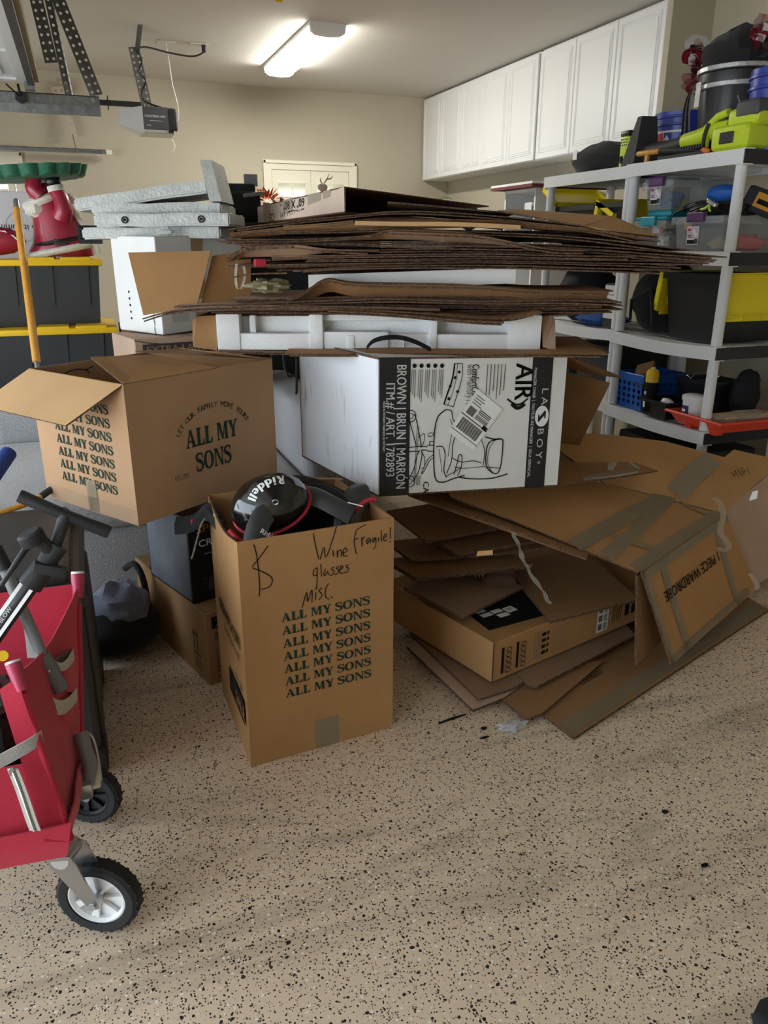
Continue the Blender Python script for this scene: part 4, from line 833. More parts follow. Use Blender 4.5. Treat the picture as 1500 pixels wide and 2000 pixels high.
# --- foam tray in its carton
t = thing('foam_tray', 'long white polystyrene packing tray with recesses above the chair box', 'foam packing')
A, B = at(425, 684, D=2.58), at(1055, 686, D=2.58); L = (B-A).length; ux = (B-A).normalized(); H = .118; Dp = .30
M = Matrix(((ux.x, -ux.y, 0, A.x), (ux.y, ux.x, 0, A.y), (0, 0, 1, A.z), (0, 0, 0, 1)))
t.matrix_world = M
def fb(a, b, y0, y1, z0, z1, nm): mb = MB(); mb.bbox((a*L, y0, z0*H), (b*L, y1, z1*H), FOAM, .006, 2); return mb.build(nm, t, True)
fb(0, 1, .07, Dp, .02, .98, 'back_slab'); fb(0, .072, 0, .08, 0, 1, 'end_block'); fb(.9, 1, 0, .08, 0, 1, 'end_block')
fb(.07, .325, .005, .075, 0, .47, 'ledge'); fb(.285, .328, .0, .075, .0, 1, 'rib'); fb(.098, .118, .03, .075, .45, .95, 'rib'); fb(.325, .53, .008, .075, 0, .52, 'ledge'); fb(.52, .67, .018, .075, 0, .45, 'ledge'); fb(.655, .68, .0, .075, .0, 1, 'rib')
fb(.67, .91, .006, .075, 0, .46, 'ledge'); fb(.325, .66, .03, .075, .8, .98, 'upper_lip'); fb(.40, .425, .003, .02, .02, .42, 'pad'); fb(.575, .58, .012, .03, .02, .42, 'pad'); fb(.68, .90, .035, .075, .86, .98, 'upper_lip')
ink = Ink((L*.535, .0175, H*.12), (1, 0, 0), (0, 0, 1), .0006); ink.text('E416888', 0, 0, .022, mat('foam emboss', 'D5D6D6', .9)); ink.build('moulded_number', t)
for nm, x0, x1 in (('left', 375, 424), ('right', 1058, 1085)):
    mb = MB(); a, b = at(x0, 618, D=2.60), at(x1, 616, D=2.60); c, d = at(x1, 684, D=2.58), at(x0+2, 678, D=2.58)
    pts = [a+Vector((0, 0, -.012)), a+CR*.015, b, c, d] if nm == 'left' else [a, b-CR*.01, b+Vector((0, 0, -.015)), c, d]
    panel(mb, pts, KRAFT if nm == 'left' else PINKISH, .006, down=CD*.25 if nm == 'right' else CD*.3)
    tag(mb.build('carton_end', None), 'rounded brown carton end at %s of the foam tray' % ('the left' if nm == 'left' else 'the right'), 'carton end')
mb = MB(); P = [at(x, y, D=2.52) for x, y in ((716, 680), (728, 667), (750, 660), (780, 659), (812, 668), (842, 683))]; P = catmull(P, 20); mb.grid([[p-CD*.006-Vector((0, 0, .007)), p+CD*.006+Vector((0, 0, .007))] for p in P], BLKP, CD*.002); tag(mb.build('strapping_band', None, True), 'black plastic strapping band arching in front of the foam tray', 'strap')
for k, (px, D) in enumerate((([(427, 684), (560, 688), (800, 688), (1190, 687)], 2.56), ([(555, 690), (640, 691), (730, 690), (960, 691), (1188, 692)], 2.46))):
    flat_box(['Single brown sheet directly under the foam tray', 'Torn brown sheet lying directly on the chair box'][k], px, D, .45, .004, 2, .0015, 80+k, (KRAFT2, KRAFT)[k], .002, cat='cardboard sheet')

# --- chair carton lying on its side
t = thing('chair_carton', 'white and black printed office chair carton lying on its side', 'carton')
P0 = at(738, 970, D=2.5); P1 = at(1088, 950, D=2.70); P2 = Vector((.716, 2.791, .69)); P3 = P1+(P2-P0)*.95; up = Vector((0, 0, .447)); Q0, Q1, Q2, Q3 = P0+up, P1+up*1.02, P2+up*.99, P3+up*1.0
th = .006; nf = (P1-P0).cross(up).normalized(); nl = up.cross(P2-P0).normalized()
if nf.y > 0: nf = -nf
if nl.x > 0: nl = -nl
mb = MB(); panel(mb, [P0, P1, Q1, Q0], WCARD, th, n=nf); mb.build('front_panel', t)
SCUF = mat('scuffed white carton', 'E8EBF0', .6); nt = SCUF.node_tree; b_ = nt.nodes['Principled BSDF']; tc = nd(nt, 'ShaderNodeTexCoord'); mp = nd(nt, 'ShaderNodeMapping'); mp.inputs['Scale'].default_value = (30, 34, 4); nt.links.new(tc.outputs['Object'], mp.inputs[0])
n1 = nd(nt, 'ShaderNodeTexNoise', i_Scale=1.6, i_Detail=5.0); nt.links.new(mp.outputs[0], n1.inputs[0]); n2 = nd(nt, 'ShaderNodeTexNoise', i_Scale=5.0, i_Detail=2.0); nt.links.new(tc.outputs['Object'], n2.inputs[0])
mu = nd(nt, 'ShaderNodeMath', operation='MULTIPLY'); nt.links.new(n1.outputs[0], mu.inputs[0]); nt.links.new(n2.outputs[0], mu.inputs[1]); mr = nd(nt, 'ShaderNodeMapRange'); mr.inputs[1].default_value = .31; mr.inputs[2].default_value = .50; nt.links.new(mu.outputs[0], mr.inputs[0])
mx = nd(nt, 'ShaderNodeMix', data_type='RGBA'); mx.inputs[6].default_value = lin('E8EBF0'); mx.inputs[7].default_value = lin('8F8A88'); nt.links.new(mr.outputs[0], mx.inputs[0]); nt.links.new(mx.outputs[2], b_.inputs['Base Color'])
mb = MB(); panel(mb, [P0, Q0, Q2, P2], SCUF, th, n=nl); mb.build('left_panel', t)
mb = MB(); panel(mb, [Q0, Q1, Q3, Q2], WCARD, th); mb.build('top_panel', t)
mb = MB(); panel(mb, [P0+Vector((0, 0, th)), P1+Vector((0, 0, th)), P3+Vector((0, 0, th)), P2+Vector((0, 0, th))], KRAFT, th); mb.build('bottom_panel', t)
mb = MB(); panel(mb, [P2, P3, Q3, Q2], KRAFT, th, n=-nf); mb.build('back_panel', t)
# flaps of the open right end
fe = at(1285, 919, z=.615); fn = (fe-P1).cross(P3-P1).normalized(); fn = -fn if fn.z < 0 else fn
fh = lambda x, y: CAM+(at(x, y, D=1)-CAM)*((P1-CAM).dot(fn)/((at(x, y, D=1)-CAM).dot(fn)))
mb = MB(); panel(mb, [P1, fe, fh(1142, 868), P3], KRAFT, .005, n=fn); f = mb.build('flap', t)
TORN = mat('torn white paper', 'D8D2C6', .9, var=.3, vscale=60); mb = MB()
for q, m in (([(1128, 872), (1169, 877), (1225, 898), (1250, 916), (1238, 922), (1205, 902), (1160, 886), (1130, 880)], CTAPE), ([(1169, 877), (1225, 898), (1250, 916), (1246, 917), (1222, 901), (1166, 880)], TORN), ([(1250, 917), (1190, 921), (1137, 932), (1140, 938), (1200, 931), (1246, 923)], CTAPE), ([(1248, 921), (1200, 929), (1140, 936), (1142, 939), (1202, 933), (1246, 925)], TORN), ([(1190, 898), (1206, 905), (1197, 921), (1186, 919)], TORN)):
    P = [fh(x, y)+fn*(.0015 if m is CTAPE else .0022) for x, y in q]; mb.add(P, [tuple(range(len(P)))], m)
me_ = mb.build('torn_tape_marks', f)
mb = MB(); panel(mb, [P3, at(1130, 874, z=.675), at(1192, 748, D=2.92), Q3+Vector((0, 0, -.02)), ], KRAFT2, .005, down=CD*.005); mb.build('flap', t)
mb = MB(); panel(mb, [Q1, at(1216, 736, D=2.72), at(1150, 728, D=2.90), Q3], KRAFT2, .005); mb.build('flap', t)
# print on the front: x runs down the box side as it lies, so the artwork is turned on its side
W = (P1-P0).length; Hh = up.length
ink = Ink(P0, P1-P0, up, .0015); BK = mat('carton black print', '1C1D20', .55, var=.08)
ink.rect(.004, .0, W*.155, Hh, BK); ink.rect(W*.805, .0, W*.115, Hh*1.01, BK)
def vt(s_, x, y, size, m, bold=0, k=.0012, width=None): ink.text(s_, x, y, size, m, -PI/2, bold=bold, k=k, width=width)   # reads downwards
vt('BROWN | BRUN | MARR\u00d3N', W*.093, Hh*.955, .046, WINK, .012, width=Hh*.90); vt('ITM.# / ART. 1782893', W*.040, Hh*.83, .042, WINK, .010, width=Hh*.68); vt('MADE IN VIETNAM / FABRIQUE AU VIETNAM', W*.024, Hh*.70, .010, WINK, width=Hh*.36)
vt('L A', W*.868, Hh*.78, .034, WINK, .006, width=Hh*.13); vt('B O Y', W*.858, Hh*.475, .034, WINK, .006, width=Hh*.24); vt('\u00ae', W*.87, Hh*.215, .014, WINK)
ink.disc(W*.876, Hh*.565, .026, WINK, .0012, 20, .036); ink.poly([(W*.876+a*.016, Hh*.565+b*.022) for a, b in ((.9, .7), (.9, -.3), (.6, -.35), (.55, .1), (-.7, -.9), (-.9, -.8), (-.9, .25), (-.6, .3), (-.55, -.1), (.7, .95))], BK, .0018)
vt('MANAGER CHAIR  |  FAUTEUIL DE MANAGER  |  SILLA GERENCIAL', W*.816, Hh*.93, .015, WINK, .0, width=Hh*.84)
vt('AIR', W*.715, Hh*.96, .095, INK, .016, width=Hh*.27); ink.line([(W*.70, Hh*.665), (W*.735, Hh*.63), (W*.775, Hh*.66)], .012, INK, .0012, 10); ink.line([(W*.675, Hh*.70), (W*.735, Hh*.655), (W*.79, Hh*.70)], .006, INK, .0012, 10)
vt('ComfortCore Plus', W*.478, Hh*.955, .036, INK, .010, width=Hh*.34); vt('with Memory Foam', W*.452, Hh*.955, .032, GREYINK, 0, width=Hh*.35)
for k, x in enumerate((.18, .215, .25, .285, .32)):
    ink.disc(W*x, Hh*.945, .007, INK, .0012); 
    for j in range(3): ink.line([(W*x+.004-.006*j, Hh*.92), (W*x+.001-.006*j, Hh*(.72+.02*j-.03*(k % 2)))], .0022, GREYINK, .001)
for k in range(6): ink.line([(W*(.56+.019*k), Hh*.955), (W*(.556+.019*k), Hh*(.70+.03*(k % 3)))], .003, GREYINK, .001)
ink.line([(W*.185, Hh*.10), (W*.20, Hh*.55)], .002, GREYINK, .001); ink.line([(W*.192, Hh*.10), (W*.207, Hh*.50)], .002, GREYINK, .001)
# cushion cross-section
def cl(pts, wd=.0022, n=24, close=False, m=INK): ink.line([(W*x, Hh*y) for x, y in pts], wd, m, .0012, n, close)
cl([(.385, .96), (.375, .85), (.35, .74), (.335, .67)], .005); cl([(.425, .96), (.425, .86), (.405, .75), (.385, .65)]); cl([(.385, .96), (.425, .96)], .002, 0); cl([(.335, .67), (.385, .65)], .002, 0); cl([(.40, .96), (.395, .85), (.375, .74), (.355, .66)], .0015)
for x, y in ((.41, .90), (.39, .86), (.365, .80), (.405, .76), (.36, .71)): ink.disc(W*x, Hh*y, .005, INK, .0012)
# chair line drawing lying on its side: star base to the left, seat, arms, backrest to the right
cl([(.345, .63), (.305, .58), (.29, .47), (.288, .30), (.30, .12), (.34, .085), (.40, .11), (.46, .13)], .004); cl([(.345, .63), (.375, .62), (.385, .56), (.40, .53), (.41, .47), (.39, .38), (.385, .25), (.36, .15)], .003); cl([(.37, .56), (.385, .50), (.375, .40), (.365, .28)], .0018); cl([(.30, .36), (.335, .355), (.35, .29), (.345, .18), (.36, .12)], .003); cl([(.315, .34), (.325, .26), (.335, .16)], .0018)
cl([(.41, .52), (.43, .55), (.435, .62), (.455, .615), (.455, .56), (.43, .50)], .003); cl([(.40, .14), (.415, .22), (.425, .29), (.44, .28), (.44, .20), (.42, .13)], .003); cl([(.36, .13), (.42, .175), (.44, .20)], .0025)
cl([(.385, .27), (.44, .235), (.50, .24), (.55, .22)], .0025); cl([(.42, .12), (.50, .10), (.60, .095), (.66, .11), (.70, .125)], .004); cl([(.40, .20), (.46, .185), (.56, .19), (.66, .17)], .002)
cl([(.565, .42), (.61, .40), (.655, .40), (.665, .36), (.66, .20), (.64, .13), (.60, .155), (.575, .21), (.575, .33), (.595, .385), (.655, .40)], .004); cl([(.56, .20), (.565, .30), (.555, .36), (.54, .41)], .0025); cl([(.62, .39), (.59, .33), (.585, .22), (.61, .15)], .0018)
for ya, yb in ((.57, .43), (.40, .30), (.20, .12)): pass
cl([(.175, .60), (.19, .58), (.215, .42), (.22, .355)], .003); cl([(.155, .575), (.16, .55), (.19, .40), (.195, .36)], .003); cl([(.125, .345), (.16, .36), (.20, .365), (.215, .37)], .003); cl([(.125, .325), (.17, .33), (.21, .33)], .003); cl([(.155, .11), (.185, .20), (.20, .30), (.215, .335)], .003); cl([(.18, .10), (.21, .18), (.225, .28), (.225, .33)], .003); cl([(.215, .44), (.235, .46), (.235, .40), (.22, .36)], .0022); cl([(.225, .20), (.24, .21), (.24, .28), (.225, .32)], .0022)
cl([(.22, .365), (.255, .362), (.255, .372), (.288, .37)], .003, 0); cl([(.22, .338), (.255, .336), (.255, .326), (.288, .326)], .003, 0); cl([(.29, .40), (.265, .40), (.265, .375)], .003, 0); cl([(.262, .435), (.28, .44), (.285, .455), (.27, .465), (.255, .45)], .002, 14, True)
for x, y in ((.165, .59), (.118, .335), (.165, .105)):
    ink.line([(W*x+.017*math.cos(a), Hh*y+.019*math.sin(a)) for a in [2*PI*i/16 for i in range(17)]], .0028, INK, .0012); ink.line([(W*x+.008*math.cos(a), Hh*y+.009*math.sin(a)) for a in [2*PI*i/12 for i in range(13)]], .002, INK, .0012)
cl([(.288, .30), (.26, .27), (.235, .20), (.225, .16), (.235, .17), (.265, .25), (.288, .28)], .0022)
vt('CA', W*.236, Hh*.10, .03, INK, .012); 
for k in range(4): ink.line([(W*(.20+.006*k), Hh*.145), (W*(.20+.006*k), Hh*.07)], .0016, GREYINK, .001)
ink.build('printed_artwork', t)
# shipping label stuck on at an angle
lb = Ink(P0+(P1-P0).normalized()*W*.36+up*.47, (P1-P0), up, .0032); ca, sa = math.cos(math.radians(36)), math.sin(math.radians(36))
R2 = lambda x, y: (x*ca+y*sa*-1*-1, -x*sa+y*ca)
def lrect(x, y, w_, h_, m, k=0): lb.poly([R2(x, y), R2(x+w_, y), R2(x+w_, y+h_), R2(x, y+h_)], m, k)
lrect(0, 0, .115, .17, WINK); 
for k in range(26): lrect(.014+k*.0034, .028, .0018 if k % 3 else .0026, .042, INK, .0006)
for k in range(14): lrect(.05+k*.0038, .088, .002, .016, INK, .0006)
rr = random.Random(1)
lrect(.0, .076, .115, .003, INK, .0006); lrect(.092, .074, .02, .014, INK, .0006); lrect(.0, .018, .115, .002, INK, .0006)
for k in range(4): lrect(.01, .125+.009*k, .04-.006*(k % 2), .003, GREYINK, .0006)
for k in range(3): lrect(.05, .108+.006*k, .05, .003, INK, .0006)
lrect(.012, .086, .03, .028, GREYINK, .0006)
lb.build('shipping_label', t)

# --- collapsed wardrobe carton under the chair carton
t = thing('wardrobe_carton', 'big collapsed wardrobe carton with taped end flap under chair carton', 'carton')
W0, W1 = at(1247, 1118, z=.40), at(1412, 1004, z=.43); W2, W3 = at(1500, 925, z=.545), at(1415, 893, z=.60); W2b = W2+(W2-W1)*.35
WK = cardboard('wardrobe kraft', 'B98C5C')
upn = (W1-W0).cross(at(880, 969, z=.625)-W0).normalized(); upn = -upn if upn.z < 0 else upn
pl = lambda x, y: CAM+(at(x, y, D=1)-CAM)*((W0-CAM).dot(upn)/((at(x, y, D=1)-CAM).dot(upn)))
pz = lambda x, y: Vector((x, y, W0.z-((x-W0.x)*upn.x+(y-W0.y)*upn.y)/upn.z))
S0 = pl(1240, 959); upr = (W3-S0).cross(W1-S0).normalized(); upr = -upr if upr.z < 0 else upr
pr = lambda x, y: CAM+(at(x, y, D=1)-CAM)*((S0-CAM).dot(upr)/((at(x, y, D=1)-CAM).dot(upr)))
W2 = pr(1500, 925); W2b = W2+(W2-W1)*.35
mb = MB(); panel(mb, [pl(880, 969), pl(1003, 1017), W0, W1, S0, pl(1180, 943), pz(1.15, 2.55)], WK, .006); p1 = mb.build('front_panel', t)
mb = MB(); S = upr*.004; panel(mb, [S0+S, W1+S, W2, W2b, W3+(W2b-W2)*.6, W3, pr(1300, 862), pr(1200, 850), pr(1130, 845), pr(1040, 842), pr(1180, 943)], WK, .006); p2 = mb.build('rear_panel', t)
mb = MB(); panel(mb, [at(797, 966, z=.635), at(1003, 1034, z=.545), at(1145, 1091, z=.455), at(1150, 1080, z=.455), Vector((1.5, 2.3, .53)), Vector((1.2, 2.6, .6))], KRAFT2, .006); mb.build('lower_panel', t)
FB0 = at(1305, 1298, z=.06); _n = (W1-W0).cross(FB0-W0); _d = at(1472, 1150, D=1)-CAM; FB1 = CAM+_d*((W0-CAM).dot(_n)/_d.dot(_n)); nfl = (W1-W0).cross(FB0-W0).normalized(); nfl = -nfl if nfl.y > 0 else nfl
mb = MB(); g = nfl*.012; panel(mb, [W0+g, W1+g, FB1+g, FB0+g], WK, .006, n=nfl); fl = mb.build('end_flap', t)
ux, vy = (W1-W0), (W0-FB0); vy = vy-ux*(vy.dot(ux)/ux.length_squared); lw, lh = ux.length, vy.length
ink = Ink(FB0+g, W1-W0, W0-FB0, .002)
ink.text('1 PIECE WARDROBE', lw*.78, lh*.70, .058, INK, PI, bold=.012, width=lw*.66, k=.002)
ink.build('printed_lettering', fl)
ink = Ink(FB0+g, W1-W0, W0-FB0, .0035); V0 = (W0-FB0).length
ink.rect(lw*.16, 0, .045, V0*.99, TAPE); ink.rect(lw*.80, 0, .045, V0*.95, TAPE); ink.rect(0, .0, lw, .03, TAPE); ink.rect(.0, 0, .03, V0, TAPE); ink.rect(0, V0-.035, lw, .035, TAPE); ink.build('tape', fl)
mb = MB(); panel(mb, [W1+Vector((.004, .01, 0)), W2+Vector((0, 0, -.008)), W2b+Vector((0, 0, -.01)), at(1560, 1080, z=.10), at(1500, 1128, z=.11), FB1+Vector((.01, .01, .0))], PINKISH, .006, n=(-.6, -.8, .1)); mb.build('side_panel', t)
nd_ = (W1-W0).normalized(); mb = MB(); bz = at(1243, 1300, z=.075)
for k in (0, .009): panel(mb, [W0+Vector((-.005, -.002, -.012))+CD*k, W0+nd_*.30+Vector((0, 0, -.03))+CD*k, bz+nd_*.26+CD*(.02+k), bz+CD*k], KRAFT2, .005, n=nfl)
mb.build('inner_flap', t)
# tape across the top
def tape(pts, wd, par, nrm, m=TAPE, lift=.0035, nm='tape'):
    P = [Vector(p)+Vector(nrm).normalized()*lift for p in pts]; P = catmull(P, max(4, len(P)*4)); mb = MB(); G = []
    for i, p in enumerate(P):
        d = (P[min(i+1, len(P)-1)]-P[max(i-1, 0)]).normalized(); s_ = d.cross(Vector(nrm)).normalized()*wd/2; G.append([p-s_, p+s_])
    mb.grid(G, m); return mb.build(nm, par)
tape([pl(1120, 1068), pl(1205, 1020), pl(1300, 968)], .06, p1, upn, lift=.006); tape([pl(1180, 1090), pl(1240, 1040), pl(1310, 968)], .05, p1, upn, lift=.007); tape([pl(1240, 1112), pl(1320, 1058), pl(1405, 1005)], .05, p1, upn, lift=.0065); tape([pl(1195, 1048), pl(1235, 1062), pl(1280, 1076)], .03, p1, upn, lift=.008); tape([pl(1330, 985), pl(1365, 1000), pl(1398, 1010)], .02, p1, upn, lift=.008)
tape([pr(1318, 968), pr(1352, 930), pr(1392, 897)], .085, p2, upr, lift=.009)
ink = Ink(pr(1470, 934), pr(1440, 925)-pr(1470, 934), pr(1480, 925)-pr(1470, 934), .012)
ink = Ink(pr(1432, 935)+upr*.01, pr(1480, 925)-pr(1432, 935), upr.cross(pr(1480, 925)-pr(1432, 935)), .002)
for q in ([(.0, .0), (-.005, .03)], [(0, .015), (.02, .015), (.02, .035), (.018, -.005)], [(.04, .03), (.035, 0), (.05, .005), (.05, .02)], [(.06, .0), (.06, .04), (.075, .02), (.062, .015)], [(.085, .0), (.09, .03)]): ink.line(q, .003, INK, .0006, 8)
ink.build('handwriting', p2)
mb = MB(); P = catmull([at(x, y, D=2.42) for x, y in ((1394, 972), (1408, 985), (1414, 1010), (1408, 1040), (1424, 1062), (1420, 1078), (1406, 1070))], 26); mb.grid([[p-CR*.012, p+CR*.010+CD*.006] for p in P], TAPE); mb.build('peeled_tape', t, True)
mb = MB(); P = catmull([at(x, y, D=2.40) for x, y in ((1466, 1120), (1475, 1136), (1480, 1146), (1474, 1152))], 10); mb.grid([[p-CR*.008, p+CR*.008] for p in P], TAPE); mb.build('peeled_tape', t, True)
mb = MB(); q = at(1472, 967, D=2.52); mb.add([q+CR*-.012+Vector((0, 0, -.02)), q+CR*.012+Vector((0, 0, -.012)), q+CR*.012+Vector((0, 0, .016)), q+CR*-.006+Vector((0, 0, .012))], [(0, 1, 2, 3)], WCARD); mb.build('torn_label', t)

# --- cartons and sheets under it, seen in the dark opening
def csheet(label, c, zc, r, zr, l, zl, m=KRAFT2, th=.005, layers=2, gap=.004, ext=1.3, cat='flattened box', curve=0.0):
    t = thing('flattened_carton', label, cat); C0, R0, L0 = at(*c, z=zc), at(*r, z=zr), at(*l, z=zl); R1 = C0+(R0-C0)*ext; L1 = C0+(L0-C0)*ext
    for k in range(layers):
        mb = MB(); o = Vector((0, 0, -k*(th+gap)))+CD*(.008*k); G = []
        for i in range(9):
            row = []
            for j in range(7):
                u, v = i/8, j/6; row.append(C0+(R1-C0)*u+(L1-C0)*v+o+Vector((0, 0, curve*math.sin(PI*u)*(1-v))))
            G.append(row)
        mb.grid(G, m, (0, 0, -th), KEDGE); mb.build('panel', t, True, 30)
    return t
csheet('dark flat carton just beneath the wardrobe carton', (832, 1056), .47, (1000, 1026), .47, (772, 1010), .50)
csheet('flat carton second below the wardrobe carton', (893, 1082), .42, (1070, 1052), .43, (830, 1046), .43)
csheet('bowed flat carton with a torn tab below the others', (800, 1092), .385, (1075, 1062), .40, (765, 1065), .39, curve=-.015)
csheet('thick bundle of flat cartons left of the black print', (812, 1128), .345, (990, 1108), .35, (765, 1100), .35, layers=4, gap=.002)
csheet('flat carton with handwriting lying over the television carton', (905, 1205), .255, (1018, 1148), .262, (795, 1150), .262, KRAFT4, ext=1.05)
csheet('plain brown carton lid folded across the television carton', (1076, 1213), .235, (1240, 1172), .24, (985, 1105), .245, KRAFT2, ext=1.05)
t = thing('rolled_carton', 'carton sheet folded over on itself under the wardrobe carton', 'cardboard'); mb = MB()
for r in (.034, .026, .018): 
    P = []
    for i in range(13):
        a = PI*.5+PI*i/12; P.append([at(957, 1128, z=.31)+CR*(r*1.5*math.cos(a))+Vector((0, 0, r*math.sin(a))), at(957, 1128, z=.31)+CR*(r*1.5*math.cos(a)-.05)+CD*.3+Vector((0, 0, r*math.sin(a)+.02))])
    e0, e1 = P[0], P[-1]; P = [[e0[0]+CR*.09+Vector((0, 0, .0)), e0[1]+CR*.09]]+P+[[e1[0]+CR*.1, e1[1]+CR*.1]]
    mb.grid(P, KRAFT4, CD*.004)
mb.build('folded_sheet', t, True)
mb = MB(); P = catmull([at(x, y, D=d) for x, y, d in ((1003, 1040, 2.45), (1016, 1075, 2.43), (1030, 1110, 2.40), (1060, 1155, 2.36), (1074, 1180, 2.34))], 24); mb.grid([[p-CR*(.006+.004*math.sin(i)), p+CR*(.006+.003*math.cos(i*1.7))+CD*.004] for i, p in enumerate(P)], CTAPE); tag(mb.build('dangling_tape', None, True), 'twisted strip of clear tape dangling below the wardrobe carton', 'tape')
mb = MB(); a = at(944, 1086, D=2.40); panel(mb, [a-CR*.022, a+CR*.03+Vector((0, 0, .004)), a+CR*.028+Vector((0, 0, .02)), a-CR*.018+Vector((0, 0, .016))], KRAFT3, .003, down=CD*.003); tag(mb.build('torn_tab', None), 'small torn cardboard tab on the bowed carton', 'cardboard')

# --- long flat carton with black printed panel
t = thing('television_carton', 'long flat brown carton with black printed panel on its top', 'carton', (1.142, 1.991, .062), (0, 0, math.radians(15.5)))
mb = MB(); mb.bbox((0, 0, 0), (.98, .62, .15), KRAFT, .003, 1); mb.build('carton_body', t)
ink = Ink((0, 0, .15), (1, 0, 0), (0, 1, 0), .001)
ink.poly([(.05, .075), (.35, .035), (.42, .40), (.12, .44)], INK)
for x, y in ((.10, .19), (.10, .155), (.15, .155), (.15, .12)): ink.poly([(x, y), (x+.045, y-.004), (x+.045, y+.022), (x, y+.026)], WINK, .0006)
ink.rect(.20, .13, .045, .04, WINK, .0006); ink.rect(.212, .145, .02, .004, INK, .001); ink.rect(.208, .155, .03, .003, INK, .001); ink.build('black_printed_panel', t)
ink = Ink((0, 0, 0), (1, 0, 0), (0, 0, 1), .001)
for b in (.075, .145):
    for j in range(5): ink.line([(b+.012*math.cos(a), .025+.02*j+.008*math.sin(a)) for a in [2*PI*i/10 for i in range(11)]], .003, INK)
    ink.rect(b-.035, .02, .012, .10, INK)
    ink.rect(b-.018, .02, .002, .10, GREYINK)
for j in range(3): ink.rect(.20+.012*j, .02, .003, .105, GREYINK)
for j in range(4): ink.rect(.235, .03+.024*j, .022, .014, INK); ink.rect(.262, .03+.024*j, .01, .014, INK)
for j in range(6): ink.line([(.295+.013*j, .03), (.295+.013*j, .11)], .002, GREYINK)
ink.line([(.288, .025), (.372, .025), (.372, .118), (.288, .118), (.288, .025)], .0016, GREYINK)
ink.rect(.535, .02, .065, .12, WINK)
for j in range(3): ink.rect(.542, .028+.036*j, .022, .026, GREYINK, .0006); ink.rect(.572, .024+.036*j, .02, .03, mat('sticker green grey', '8FA39A', .7), .0006)
for j in range(5): ink.rect(.625+.012*j, .04, .004, .08, INK)
ink.build('printed_marks', t)
mb = MB(); mb.bbox((.70, -.002, .045), (.725, .004, .125), INK, .008, 2); mb.bbox((.74, -.002, .045), (.765, .004, .125), INK, .008, 2); mb.build('hand_hole', t)
mb = MB(); mb.box((-.0015, -.0012, .0), (.004, .0, .152), KEDGE); mb.build('corner_seam', t)

# --- sheets on the floor
def fsheet(label, pts, z, m, th=.006, layers=2):
    t = thing('floor_carton', label, 'flattened box')
    for k in range(layers):
        mb = MB(); panel(mb, [at(x, y, z=z)+CD*(.006*k)+Vector((0, 0, -k*(th+.002))) if not isinstance(x, Vector) else x+y*(.006*k)+Vector((0, 0, -k*(th+.002))) for x, y in pts], m, th); mb.build('panel', t)
    return t
f1 = fsheet('large flat carton on the floor at the pile front, taped edge', [(1122, 1440), (1502, 1190), (1380, 1120), (985, 1338)], .016, KRAFT2)
a, b = at(1122, 1440, z=.017), at(1502, 1190, z=.017); s_ = (at(985, 1338, z=.017)-a).normalized()
mb = MB(); mb.add([a+s_*.01, b+s_*.01, b+s_*.075, a+s_*.075], [(0, 1, 2, 3)], TAPE); q = mb.build('tape', f1)
ink = Ink(at(1160, 1300, z=.017), a-b, -s_, .001); ink.line([(.03*math.cos(a_)-.09, .03*math.sin(a_)-.06) for a_ in [2*PI*i/16 for i in range(17)]], .006, INK); ink.line([(.013*math.cos(a_)-.09, .013*math.sin(a_)-.06) for a_ in [2*PI*i/10 for i in range(11)]], .004, INK); ink.rect(-.16, -.08, .008, .04, INK); ink.rect(-.145, -.08, .008, .04, INK); ink.text('10730312', .0, .03, .034, INK); ink.build('printed_mark', f1)
fsheet('narrow flat carton on the floor with torn plastic at its corner', [(1030, 1403), (1060, 1392), (1180, 1290), (1000, 1300), (955, 1345)], .033, KRAFT2)
fsheet('flat carton on the floor left of the torn plastic', [(924, 1386), (985, 1362), (1100, 1280), (900, 1230), (795, 1262)], .040, PINKISH, layers=2)
fsheet('flat carton lying on the left floor carton', [(935, 1365), (1000, 1345), (1090, 1290), (900, 1220), (800, 1235)], .052, KRAFT4, layers=2)
fsheet('slim flat carton poking out right below the television carton', [(1030, 1335), (1050, 1340), (1240, 1240), (1220, 1215), (1000, 1310)], .055, KRAFT4)

# ================================================================== the left side
# --- tall open carton in front, with handwriting
t = thing('dish_carton', 'tall open moving carton with handwritten wine glasses note in front', 'carton', (.306, 1.915, 0), (0, 0, math.radians(5.2)))
w_, d_, h_, th = .466, .445, .712, .006
def wall(nm, lo, hi, par, m=KRAFT): mb = MB(); mb.box(lo, hi, m); return mb.build(nm, par)
fr = wall('front_wall', (0, 0, 0), (w_, th, h_), t); wall('back_wall', (.03, d_-th, 0), (w_, d_, h_), t); wall('right_wall', (w_-th, th, 0), (w_, d_-th, h_), t)
mb = MB(); n = 9; G = []
for i in range(n):
    u = i/(n-1); bow = .003*math.sin(PI*u); G.append([(.03*u-bow*k/6, th+(d_-2*th)*u, h_*k/6-(.03*math.sin(PI*u) if k == 6 else 0)) for k in range(7)])
mb.grid(G, KRAFT, (th, 0, 0), KEDGE); lf = mb.build('left_wall', t); wall('bottom', (.03, th, .001), (w_-th, d_-th, .008), t)
mb = MB(); mb.prism([(.33, d_-.004, h_), (w_-.02, d_-.004, h_), (w_-.03, d_-.14, h_+.035), (.31, d_-.10, h_+.045)], (0, 0, .005), KRAFT3); mb.build('back_flap', t)
ink = Ink((0, 0, 0), (1, 0, 0), (0, 0, 1), .0012)
for k in range(7): ink.serif('ALL MY SONS', .112+.0006*k, .452-.0412*k, .027, GINK, .276)
def hand(pts, wd=.0028, n=18): ink.line([(x, z) for x, z in pts], wd, INK, .0006, n)
